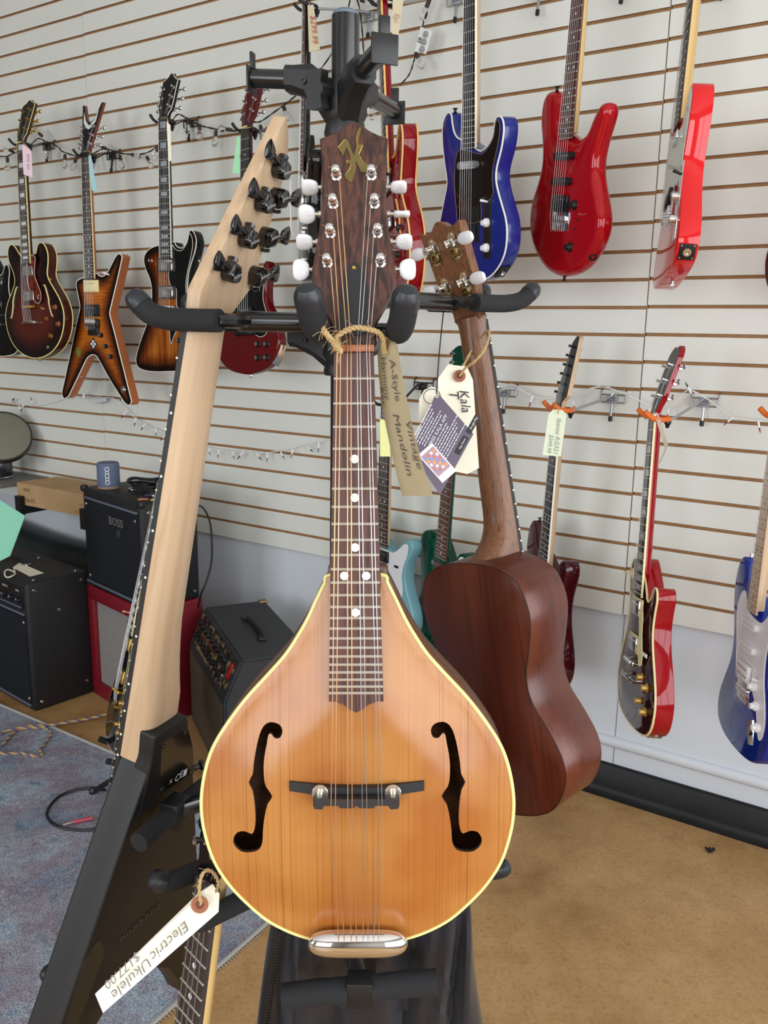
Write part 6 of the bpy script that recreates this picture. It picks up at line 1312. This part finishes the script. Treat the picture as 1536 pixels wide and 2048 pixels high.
LW, LH = (at(947, 868, LT)-at(880, 990, LT)).length, (at(873, 783, LT)-at(947, 868, LT)).length
mb = MB()
for k in range(13):
    v = -LH*0.26+0.0028*k+(0.006 if k > 6 else 0); u0 = -0.014+0.0006*(k % 3); u1 = LW*0.42-0.004*((k*7) % 4)
    u = u0
    while u < u1-0.003: l = random.uniform(0.0016, 0.0045); mb.slab([lp(u, v), lp(u+l, v), lp(u+l, v+0.0009), lp(u, v+0.0009)], ln*0.0001); u += l+0.0009
o = mb.build('printed_text', mat('white_print', (222, 220, 226), 0.5), lf, smooth=False); o['kind'] = 'stuff'
lettering('FREE KALA APP', 0.0052, frame(lp(0.008, -LH*0.26+0.0028*7+0.0018), lx, ly), MATS['white_print'], lf)
PHW = mat('phone_white', (236, 236, 240), 0.4); mb = MB(); ph = [(-LW*0.47, -LH*0.38), (-LW*0.14, -LH*0.38), (-LW*0.14, LH*0.05), (-LW*0.47, LH*0.05)]
phr = frame(lp(-LW*0.31, -LH*0.15), lx*0.94+ly*-0.34, ly*0.94+lx*0.34)
mb.box((0, 0, 0.0002), (0.019, 0.038, 0.0003), 0.0001); po = mb.build('phone_picture', PHW, lf); po.matrix_local = phr
mb = MB(); mb.box((0, 0.002, 0.0005), (0.0165, 0.027, 0.0002)); s_ = mb.build('phone_screen', mat('screen_print', (176, 140, 150), 0.4), po)
ic = [mat('icon_%s' % n_, c_, 0.4) for n_, c_ in (('blue', (120, 150, 200)), ('orange', (220, 160, 90)), ('white', (230, 230, 236)), ('rose', (196, 110, 120)))]
for i in range(4):
    for j in range(5): mb = MB(); mb.box((-0.0058+0.0039*i, 0.0115-0.0046*j, 0.0007), (0.0026, 0.0028, 0.0001)); mb.build('app_icon', ic[(i*3+j) % 4], s_, smooth=False)
for k in (0, 1):
    mb = MB(); bx = lp(-0.004+k*0.024, -LH*0.43); mb.slab([bx, bx+lx*0.020, bx+lx*0.020+ly*0.006, bx+ly*0.006], ln*0.00012); b_ = mb.build('store_badge', BLACKP, lf, smooth=False)
    lettering(('App Store', 'Google Play')[k], 0.0030, frame(bx+lx*0.0115+ly*0.003+ln*0.0003, lx, ly), MATS['white_print'], b_)
th = BLACKP; mb = MB(); mb.tube(cr([at(888, 612, .985), at(880, 690, .93), at(876, 740, .895), at(873, 786, .872)], 5, False), 0.0007, 5); mb.build('thread', th, lf)
mb = MB(); mb.lathe([(0.0022, 0), (0.0022, 0.0006), (0.0012, 0.0006), (0.0012, 0)], at(873.5, 792, .871), ln, 12); mb.build('eyelet', NICKEL, lf)
o, n = card('sound_card', 'white round edged card behind the app leaflet', ft([(838, 842), (838, 800), (848, 780), (864, 773), (880, 780), (890, 800), (885, 840)], .888), CARDW, None, 'card')
mb = MB(); mb.tube([at(864+17*math.cos(q), 793+15*math.sin(q), .886) for q in [k*PI/10 for k in range(20)]], 0.0004, 4, closed=True); mb.build('printed_ring', INK, o)
# --- tag on the little electric ukulele
tagE = thing('price_tag', 'white price tag with pen writing tied to the small electric ukulele', 'tag')
ec = [(425, 1768), (439, 1788), (437, 1824), (206, 2026), (190, 1988), (397, 1786)]; ET = .700
o, n = card('tag_card', '', [at(x, y, ET+(0.03 if x > 350 else 0)) for x, y in ec], CARDW, tagE)
def ep_(x, y): return at(x, y, ET-0.005+0.03*max(0, min(1, (x-198)/212)))
for s, sz, a, b, u in (('Electric', 0.0125, (378, 1845), (303, 1915), (390, 1860)), ('Ukulele', 0.0125, (296, 1924), (232, 1986), (308, 1938)), ('$177.00', 0.0105, (279, 1908), (213, 1970), (289, 1918))): 
    A, B, U = ep_(*a), ep_(*b), ep_(*u); t_ = lettering(s, sz, frame((A+B)/2, B-A, U-A), mat('faint_pen', (120, 116, 116), 0.7), tagE, 0.3)
ringm(ep_(400, 1808)+n*0.001, n, tagE, 0.0075)
twine([at(x, y, t) for x, y, t in [(402, 1808, .715), (398, 1780, .71), (403, 1752, .71), (416, 1740, .715), (430, 1750, .72), (437, 1768, .725), (432, 1784, .72)]], 0.0016, 'twine', tagE, fuzz=14)
# ================================================================== amplifiers and floor things
TOLEX = mat('black_tolex', (20, 20, 23), 0.55, bump=(700, 0.5)); GRILLE = mottled('black_grille_cloth', [(0.4, (14, 18, 24)), (0.6, (24, 28, 36))], 700, 2, 0.9); PIPING = mat('grey_piping', (92, 98, 116), 0.5)
def screws(parent, pts, n, m=None, r=0.006):
    for p in pts: mb = MB(); mb.lathe([(r, 0), (r*0.8, 0.003), (0, 0.004)], p, n, 12); mb.build('screw', m or CHROME, parent)
def amp(name, label, x, y, yawr, wd, dp, ht, z0, shell):
    t = thing(name, label, 'amplifier' if 'amp' in name else 'cabinet', T((x, y, z0)) @ Matrix.Rotation(yawr, 4, 'Z'))
    mb = MB(); mb.box((-wd/2, dp/2, ht/2), (wd, dp, ht), 0.012, seg=3); mb.build('cabinet_shell', shell, t); return t
def handle(t, c, L, m=None, along='x', h=0.022):
    v = Vector((1, 0, 0)) if along == 'x' else Vector((0, 1, 0)); c = Vector(c)
    mb = MB(); mb.tube(cr([c-v*L/2+Vector((0, 0, 0.004)), c-v*L*0.36+Vector((0, 0, h*0.8)), c+Vector((0, 0, h)), c+v*L*0.36+Vector((0, 0, h*0.8)), c+v*L/2+Vector((0, 0, 0.004))], 5, False), 0.012, 10, flat=0.35); hd = mb.build('handle', m or BLACKP, t)
    for s in (-1, 1): mb = MB(); mb.box(c+v*s*L/2+Vector((0, 0, 0.005)), (0.030, 0.026, 0.010) if along == 'x' else (0.026, 0.030, 0.010), 0.003); mb.build('handle_cap', CHROME if m is None else m, hd)
# amplifier at the far left
A = amp('guitar_amplifier', 'large black guitar amplifier with knob panel at left picture edge, tag on top', -1.306, 2.99, -.697, .60, .25, .507, 0, TOLEX)
mb = MB(); mb.box((-.30, -0.001, .20), (.56, .008, .345), .002); mb.build('grille', GRILLE, A)
for z in (.384, .024): mb = MB(); mb.box((-.30, -0.005, z), (.56, .008, .008), .002); mb.build('piping', PIPING, A)
mb = MB(); mb.box((-.30, -0.001, .442), (.55, .006, .085), .002); cp = mb.build('control_panel', mat('panel_black', (16, 18, 22), 0.3), A)
for k in range(9): mb = MB(); mb.lathe([(.011, 0), (.010, .012), (0, .013)], (-.05-.055*k, -0.004, .435), (0, -1, 0), 14); kb = mb.build('knob', BLACKP, cp); mb = MB(); mb.box((-.05-.055*k, -0.0175, .441), (.002, .001, .008)); mb.build('knob_pointer', WHITEP, kb)
for k, wd_ in enumerate(('BASS', 'MIDDLE', 'TREBLE', 'GAIN', 'VOLUME')): lettering(wd_, .012, frame((-.06-.095*k, -0.0046, .470), (1, 0, 0), (0, 0, 1)), MATS['white_print'], cp)
mb = MB(); mb.box((-.14, -0.005, .408), (.20, .003, .006), .001); mb.build('panel_stripe', PIPING, cp)
screws(A, [(-.03, -0.004, .352), (-.03, -0.004, .05)], (0, -1, 0), r=.007); screws(A, [(.001, .03, .475), (.001, .22, .475), (.001, .12, .38), (.001, .03, .035), (.001, .22, .06)], (1, 0, 0), r=.007)
screws(A, [(-.02, .04, .508), (-.02, .21, .508), (-.30, .21, .508)], (0, 0, 1), r=.006)
handle(A, (-.33, .12, .507), .22)
def topA(x, y): return A.matrix_world @ Vector((x, y, .5085))
Pq = [onfloor(x, y, .5095) for x, y in ((25, 1135), (39, 1125), (88, 1146), (60, 1153))]
o, n = card('price_tag', 'cream price tag lying on top of the large black amplifier', Pq, CARDW); 
mb = MB(); mb.tube([onfloor(20+11*math.cos(q), 1147+7*math.sin(q), .512)+Vector((0, 0, .004*math.sin(2*q))) for q in [k*PI/8 for k in range(16)]]+[onfloor(28, 1138, .512)], .0028, 6); mb.build('tag_string', CARDW, o)
# red cabinet with grey cloth
REDT = mat('red_tolex', (120, 10, 28), 0.5, bump=(600, 0.4))
Rc = thing('speaker_cabinet', 'red speaker cabinet with grey cloth front standing under the small black amplifier', 'cabinet', T((-.831, 2.871, 0)) @ Matrix.Rotation(-.778, 4, 'Z'))
mb = MB(); mb.box((-.2225, .127, .2265), (.445, .214, .453), .012, seg=3); mb.build('cabinet_shell', REDT, Rc)
for c, sz in (((-.2225, .01, .425), (.445, .03, .056)), ((-.2225, .01, .028), (.445, .03, .056)), ((-.4225, .01, .2265), (.045, .03, .345)), ((-.0225, .01, .2265), (.045, .03, .345))): mb = MB(); mb.box(c, sz, .003); mb.build('front_frame', REDT, Rc)
mb = MB(); mb.box((-.2225, .016, .2265), (.357, .008, .345)); mb.build('grille', mottled('grey_grille_cloth', [(0.4, (128, 124, 122)), (0.6, (142, 138, 134))], 300, 2, 0.95), Rc)
# small black amplifier on the red cabinet
Bo = amp('guitar_amplifier', 'small black guitar amplifier with silver name badge standing on the red cabinet', -.836, 2.862, -.785, .436, .228, .385, .4545, TOLEX)
mb = MB(); mb.box((-.218, -0.001, .19), (.40, .008, .31), .002); mb.build('grille', GRILLE, Bo)
for z in (.349, .022): mb = MB(); mb.box((-.218, -0.005, z), (.40, .009, .008), .002); mb.build('piping', PIPING, Bo)
mb = MB(); mb.box((-.165, -0.007, .292), (.116, .003, .030), .001); bd = mb.build('name_badge', mat('badge_dark', (26, 28, 32), 0.4), Bo)
lettering('BOSS', .044, frame((-.165, -0.0095, .292), (1, 0, 0), (0, 0, 1)), mat('badge_silver', (150, 150, 150), 0.35, 0.6), bd, extrude=.0006, spacing=1.05)
mb = MB(); g_ = lambda x, z: Vector((-.155+x, -0.0065, .252+z))
for st_ in ([(-.010, .012), (.010, .012), (.009, -.008), (.004, -.014)], [(-.001, .012), (-.003, -.002), (-.011, -.014)], [(-.011, .002), (-.006, -.003)]): mb.tube([g_(*q) for q in st_], .0016, 6)
mb.build('badge_glyph', mat('badge_dim', (92, 94, 98), 0.4, 0.4), bd)
screws(Bo, [(-.40, -0.004, .325), (-.035, -0.004, .318), (-.40, -0.004, .045)], (0, -1, 0), r=.007); screws(Bo, [(.001, .03, .35), (.001, .205, .345), (.001, .205, .03)], (1, 0, 0), r=.007)
for sx in (-.43, -.006):
    for zz in (.379, .0145):
        mb = MB(); mb.box((sx, .006, zz), (.026, .026, .026), .008); mb.build('corner_guard', BLACKP, Bo)
handle(Bo, (-.16, .10, .385), .15)
top = .4545+.385
mb = MB(); sp = onfloor(218, 975, top); mb.lathe([(.0385, 0), (.041, .004), (.041, .090), (.038, .096), (0, .097)], (0, 0, 0), seg=28); bs = mb.build('bluetooth_speaker', mat('slate_blue_fabric', (92, 104, 130), 0.8, bump=(500, 0.4)), None); bs.location = sp; tag(bs, 'slate blue cylindrical speaker standing on the small black amplifier', 'speaker')
mb = MB(); mb.lathe([(.0412, 0), (.0416, .002), (.0416, .006), (.0412, .008)], (0, 0, 0), seg=28); mb.build('base_ring', mat('tan_ring', (140, 110, 84), 0.6), bs)
toc = (Vector((0, 0, 1.2))-sp); toc.z = 0; toc.normalize()
for k in range(5):
    a = math.atan2(toc.y, toc.x)-0.1; c = Vector((math.cos(a)*.0414, math.sin(a)*.0414, .026+.0125*k)); mb = MB(); rr = .0075 if k % 2 == 0 else .006
    mb.tube([c+Vector((-math.sin(a)*rr*math.cos(q), math.cos(a)*rr*math.cos(q), rr*math.sin(q))) for q in [j*PI/8 for j in range(16)]], .0013, 5, closed=True); mb.build('logo_ring', WHITEP, bs)
# strap bundle and picks on the amplifier
bp = onfloor(290, 976, top+.006); mb = MB()
for k in range(3): mb.tube([bp+Vector((math.cos(q+k)*(.045+.008*k), math.sin(q+k)*(.030+.006*k), .008+.010*k+.004*math.sin(3*q))) for q in [j*PI/12 for j in range(24)]], .007, 8, closed=True, flat=.5)
o = mb.build('strap_bundle', BLACKP); tag(o, 'coiled black strap lying behind the handle of small amplifier', 'strap')
for px, c_, nm in (((285, 999), (206, 128, 92), 'orange'), ((310, 1000), (206, 200, 96), 'yellow'), ((298, 991), (92, 66, 120), 'purple')):
    p = onfloor(px[0], px[1], top+.002); mb = MB(); mb.slab([p+Vector((math.cos(q)*(.016+.006*math.cos(3*q)), math.sin(q)*(.012+.004*math.cos(3*q)), 0)) for q in [j*PI/9 for j in range(18)]], (0, 0, .003)); o = mb.build('guitar_pick', mat('pick_'+nm, c_, 0.4)); tag(o, '%s guitar pick on top of the small black amplifier' % nm, 'pick', 'picks on the small amplifier')
pc = MB(); pc.tube(cr([at(396, 1010, 3.02), at(408, 1018, 3.02), at(420, 1045, 3.0), at(424, 1090, 2.98), at(422, 1130, 2.96), at(412, 1165, 2.95), at(402, 1188, 2.96), at(396, 1215, 3.02)], 6, False), .0036, 8); o = pc.build('power_cable', BLACKP); tag(o, 'black power cable looping behind the small black amplifier', 'cable')
# tweed fronted amplifier with slanted control panel
Fx, Fy, Fyaw, Fw, Fd, Fh = -.484, 2.45, -1.161, .561, .287, .431
Fe = thing('guitar_amplifier', 'old dark amplifier with slanted control panel and brown grille behind the mandolin', 'amplifier', T((Fx, Fy, 0)) @ Matrix.Rotation(Fyaw, 4, 'Z'))
prof = [(0, 0), (0, .30), (.058, .431), (Fd, .431), (Fd, 0)]
FT = mat('grey_black_tolex', (44, 46, 50), 0.6, bump=(500, 0.5))
mb = MB(); mb.slab([(-Fw, y, z) for y, z in prof], (Fw, 0, 0)); 
bmesh.ops.bevel(mb.bm, geom=mb.bm.edges[:], offset=.007, segments=2, affect='EDGES'); mb.build('cabinet_shell', FT, Fe)
mb = MB(); mb.box((-Fw/2, -0.001, .160), (Fw-.05, .008, .255), .002); mb.build('grille', mottled('brown_grille_cloth', [(0.35, (62, 54, 42)), (0.65, (92, 80, 60))], 260, 2, 0.95), Fe)
sl_ = Vector((0, .058, .131)).normalized(); nrm = Vector((0, -.131, .058)).normalized(); FC = frame((-Fw/2, .029, .3655), (1, 0, 0), sl_)
mb = MB(); mb.box((0, 0, .001), (Fw-.06, .112, .004), .001); pn = mb.build('control_panel', mottled('aged_panel', [(0.42, (24, 24, 26)), (0.52, (50, 46, 40)), (0.62, (150, 132, 92))], 28, 4, 0.5), Fe); pn.matrix_local = FC
for k in range(9):
    for r_ in (0, 1):
        mb = MB(); mb.lathe([(.011, 0), (.010, .010), (.006, .013), (0, .014)], (-.225+.047*k, .024-.046*r_, .003), (0, 0, 1), 14); mb.build('knob', BLACKP, pn)
for s, x, y in (('VOLUME  TREBLE  BASS  REVERB', -.06, .001), ('1 2 3 4 5 6 7 8 9 10', .02, .046), ('GAIN  MASTER  PRESENCE', -.08, -.048)): lettering(s, .015, T((x, y, .0036)), mat('cream_print', (196, 176, 130), 0.6) if y != .001 else mat('red_print', (150, 60, 48), 0.6), pn)
mb = MB(); mb.box((.232, .018, .006), (.022, .05, .008), .002); mb.build('power_switch', mat('red_switch', (150, 20, 22), 0.3), pn)
mb = MB(); mb.lathe([(.010, 0), (.010, .004), (.006, .008), (0, .009)], (.185, -.02, .003), (0, 0, 1), 12); mb.build('jewel_lamp', CHROME, pn)
handle(Fe, (-Fw*0.47, .165, .431), .21, BLACKP, 'x', .02)
mb = MB(); mb.box((-Fw+.012, Fd-.012, .431), (.03, .03, .010), .002); mb.build('corner_guard', mat('brass_corner', (150, 132, 92), 0.4, 0.7), Fe)
screws(Fe, [(.001, .03, .22), (.001, .12, .30)], (1, 0, 0), r=.006)
# floor stand of the black guitar
fs = thing('guitar_stand', 'small black floor stand under the gold trimmed black guitar', 'stand', T((0, 0, 0)))
bt = GM @ mm(0, 30, 805); base = Vector((bt.x, bt.y, 0)); ux = (GM.to_3x3() @ Vector((1, 0, 0))); ux.z = 0; ux.normalize(); uy = Vector((-ux.y, ux.x, 0))
mb = MB(); mb.tube([base+uy*.10+Vector((0, 0, .02)), base+uy*.06+Vector((0, 0, bt.z)), base+uy*.16+Vector((0, 0, .62))], .009, 8); mb.build('upright', BLACKM, fs)
for s in (-1, 1):
    mb = MB(); mb.tube([base+uy*.07+Vector((0, 0, bt.z*.75)), base+ux*s*.08-uy*.03+Vector((0, 0, .05)), base+ux*s*.12-uy*.06+Vector((0, 0, .012))], .009, 8); l = mb.build('leg', BLACKM, fs)
    mb = MB(); mb.ball(base+ux*s*.12-uy*.06+Vector((0, 0, .014)), .014, 10); mb.build('rubber_foot', RUBBER, l)
    mb = MB(); mb.tube([base+uy*.06+Vector((0, 0, bt.z-.012)), base+ux*s*.07+Vector((0, 0, bt.z-.012)), base+ux*s*.075-uy*.04+Vector((0, 0, bt.z+.012))], .009, 8); mb.build('cradle', FOAM, fs)
# soft black case behind the amplifiers, cardboard box on brackets, drum, canister, mint sheet
CASE = mat('black_green_case', (22, 34, 36), 0.5, bump=(90, 0.3))
ca, cb = onwall(40, 1066, .17), onwall(176, 1114, .17)
sa, sb = (ca-WO).dot(WA), (cb-WO).dot(WA); za, zb_ = ca.z, cb.z
cs = MB(); R = []
for i in range(17):
    u = i/16; s = -2.75+u*1.62; tz = za+(zb_-za)*(s-sa)/(sb-sa); tz = min(.62, max(.40, tz))+.008*math.sin(9*u)
    R.append([wp(s, n_, max(.004, tz*z)) for n_, z in ((.18, .0), (.185, .4), (.18, .84), (.165, .95), (.12, 1.0), (.06, 1.0), (.025, .96), (.02, .5), (.02, 0))])
cs.loft(R); o = cs.build('soft_case', CASE, ang=50); tag(o, 'long black padded case standing behind the large amplifier', 'case')
s0, s1, n0, n1, zb, zt2 = -1.80, -1.30, .03, .235, .650, .745
CB = mottled('brown_cardboard', [(0.3, (176, 144, 104)), (0.7, (190, 158, 118))], 5, rough=0.85)
bx = quadbox('cardboard_box', s0, s1, n0, n1, zb, zt2, CB); tag(bx, 'brown cardboard box with printed name resting on wall brackets', 'box')
mb = MB(); mb.hexa([wp(s0, n1+.001, zt2), wp(s1, n1+.001, zt2), wp(s1, .135, zt2), wp(s0, .135, zt2), wp(s0, n1+.001, zt2+.002), wp(s1, n1+.001, zt2+.002), wp(s1, .136, zt2+.002), wp(s0, .136, zt2+.002)]); mb.build('box_flap', CB, bx, smooth=False)
FW = frame((0, 0, 0), WA, (0, 0, 1))
BINK = mat('box_print', (92, 70, 52), 0.8)
lettering('BOSS', .020, T(wp(s0+.070, n1+.0012, zb+.070)) @ FW, BINK, bx); lettering('GA-FC', .026, T(wp(s0+.090, n1+.0012, zb+.024)) @ FW, BINK, bx); lettering('11.2', .014, T(wp(s1-.06, n1+.0012, zb+.050)) @ FW, BINK, bx); lettering('< >', .022, T(wp(s1-.09, n1+.0012, zb+.016)) @ FW, BINK, bx)
for s, lab in ((s0+.035, 'black wall bracket under the left end of the cardboard box'), (s1-.020, 'black wall bracket under the right end of the cardboard box')):
    mb = MB(); mb.hexa([wp(s-.018, .262, zb-.045), wp(s+.018, .262, zb-.045), wp(s+.018, .240, zb-.045), wp(s-.018, .240, zb-.045), wp(s-.018, .262, zb+.042), wp(s+.018, .262, zb+.042), wp(s+.018, .240, zb+.042), wp(s-.018, .240, zb+.042)])
    mb.hexa([wp(s-.014, .250, zb-.040), wp(s+.014, .250, zb-.040), wp(s+.014, .0, zb-.040), wp(s-.014, .0, zb-.040), wp(s-.014, .250, zb-.002), wp(s+.014, .250, zb-.002), wp(s+.014, .0, zb-.002), wp(s-.014, .0, zb-.002)]); o = mb.build('shelf_bracket', BLACKP, smooth=False); tag(o, lab, 'bracket')
dc = onwall(4, 872, .16); up = Vector((0, 0, 1)); dn_ = (camo.location-dc); dn_.z = 0; dn_ = (dn_.normalized()*.80+up*.60).normalized()
dr = thing('frame_drum', 'round frame drum with olive grey skin leaning on the slat wall at left edge', 'drum', T(dc))
mb = MB(); mb.lathe([(.128, -.03), (.130, .004), (.126, .006), (.124, .004), (.124, -.03)], (0, 0, 0), dn_, 40); mb.build('hoop', mat('dark_hoop', (40, 36, 34), 0.5), dr)
mb = MB(); mb.lathe([(.125, 0), (.118, .0035), (0, .004)], (0, 0, 0), dn_, 40); mb.build('drum_skin', mat('olive_skin', (122, 118, 104), 0.6), dr)
sc_ = onwall(-4, 955, .16)
sn = thing('canister', 'chrome and black canister on the shelf below the frame drum at left edge', 'canister', T(sc_))
mb = MB(); mb.lathe([(.064, 0), (.066, .004), (.066, .090), (.064, .094), (0, .095)], (0, 0, 0), seg=30); mb.build('can_body', mat('dark_chrome', (90, 92, 98), 0.2, 0.9), sn)
for z in (.006, .088): mb = MB(); mb.lathe([(.066, -.004), (.0685, 0), (.066, .004)], (0, 0, z), seg=30); mb.build('rim', CHROME, sn)
o = quadbox('wall_shelf', -2.75, -1.90, .0, .25, sc_.z-.022, sc_.z-.002, mat('grey_shelf', (120, 118, 112), 0.6)); tag(o, 'grey wall shelf carrying the canister at left picture edge', 'shelf')
MINT = mat('mint_sheet', (130, 196, 170), 0.6)
ptsM = [(-70, 980, 2.98), (0, 1000, 2.98), (50, 1032, 2.98), (20, 1112, 2.96), (0, 1122, 2.95), (-70, 1160, 2.93)]
o, n = card('mint_sheet', 'mint green plastic sheet propped on the large amplifier at left edge', [at(*q) for q in ptsM], MINT, None, 'sheet', th=.004)
# cables on the rug
BRA = MB(); 
def flo(x, y, z=.012): return onfloor(x, y, z)
def braided(px, label):
    P = cr([flo(x, y) for x, y in px], 8, False); P = P; t = thing('instrument_cable', label, 'cable')
    for c in range(3):
        mb = MB(); m = [mat('braid_yellow', (196, 164, 104), 0.8), mat('braid_blue', (84, 88, 140), 0.8), mat('braid_tan', (160, 128, 92), 0.8)][c]; pts = []
        acc = 0
        for i, p in enumerate(P):
            if i: acc += (p-P[i-1]).length
            tg = (P[min(len(P)-1, i+1)]-P[max(0, i-1)]).normalized(); x = tg.orthogonal().normalized(); y = tg.cross(x); w_ = acc*170+c*2*PI/3; pts.append(p+(x*math.cos(w_)+y*math.sin(w_))*.0022)
        mb.tube(pts, .0034, 6); mb.build('braid_strand', m, t)
    return t
def dense(px, n=10): return px
braided([(232, 1422), (200, 1432), (150, 1442), (100, 1450), (60, 1452), (20, 1460), (0, 1468), (-25, 1480), (-10, 1500), (10, 1508), (40, 1506), (70, 1512), (85, 1508), (80, 1500), (95, 1480), (102, 1468), (92, 1456), (70, 1455), (40, 1458), (20, 1472), (5, 1490), (-20, 1500)], 'yellow and blue braided instrument cable coiled on the rug')
bc_ = thing('instrument_cable', 'black instrument cable with red plug lying on the rug beside the black V guitar', 'cable')
mb = MB(); mb.tube(cr([flo(x, y) for x, y in [(212, 1580), (180, 1576), (150, 1580), (120, 1592), (100, 1612), (94, 1630), (104, 1645), (125, 1655), (160, 1660), (200, 1658), (230, 1650)]], 6, False), .0042, 8); mb.build('cable_run', BLACKP, bc_)
a, b, c = flo(126, 1650, .016), flo(147, 1644, .016), flo(185, 1636, .016)
mb = MB(); mb.tube([a, b], .0032, 10); mb.build('plug_tip', CHROME, bc_); mb = MB(); mb.tube([b, b.lerp(c, .3), b.lerp(c, .35), b.lerp(c, .7), b.lerp(c, .75), c], [.0060, .0060, .0045, .0060, .0045, .0055], 10); mb.build('plug_body', mat('red_plug', (190, 70, 90), 0.4), bc_)
mb = MB(); p = onfloor(1421, 1704, .004)
for k in range(5): mb.tube([p, p+Vector((random.uniform(-.02, .02), random.uniform(-.02, .02), .002))], .003, 5)
o = mb.build('debris_scrap', BLACKP); tag(o, 'small black scrap lying on the brown concrete floor near the baseboard', 'scrap')
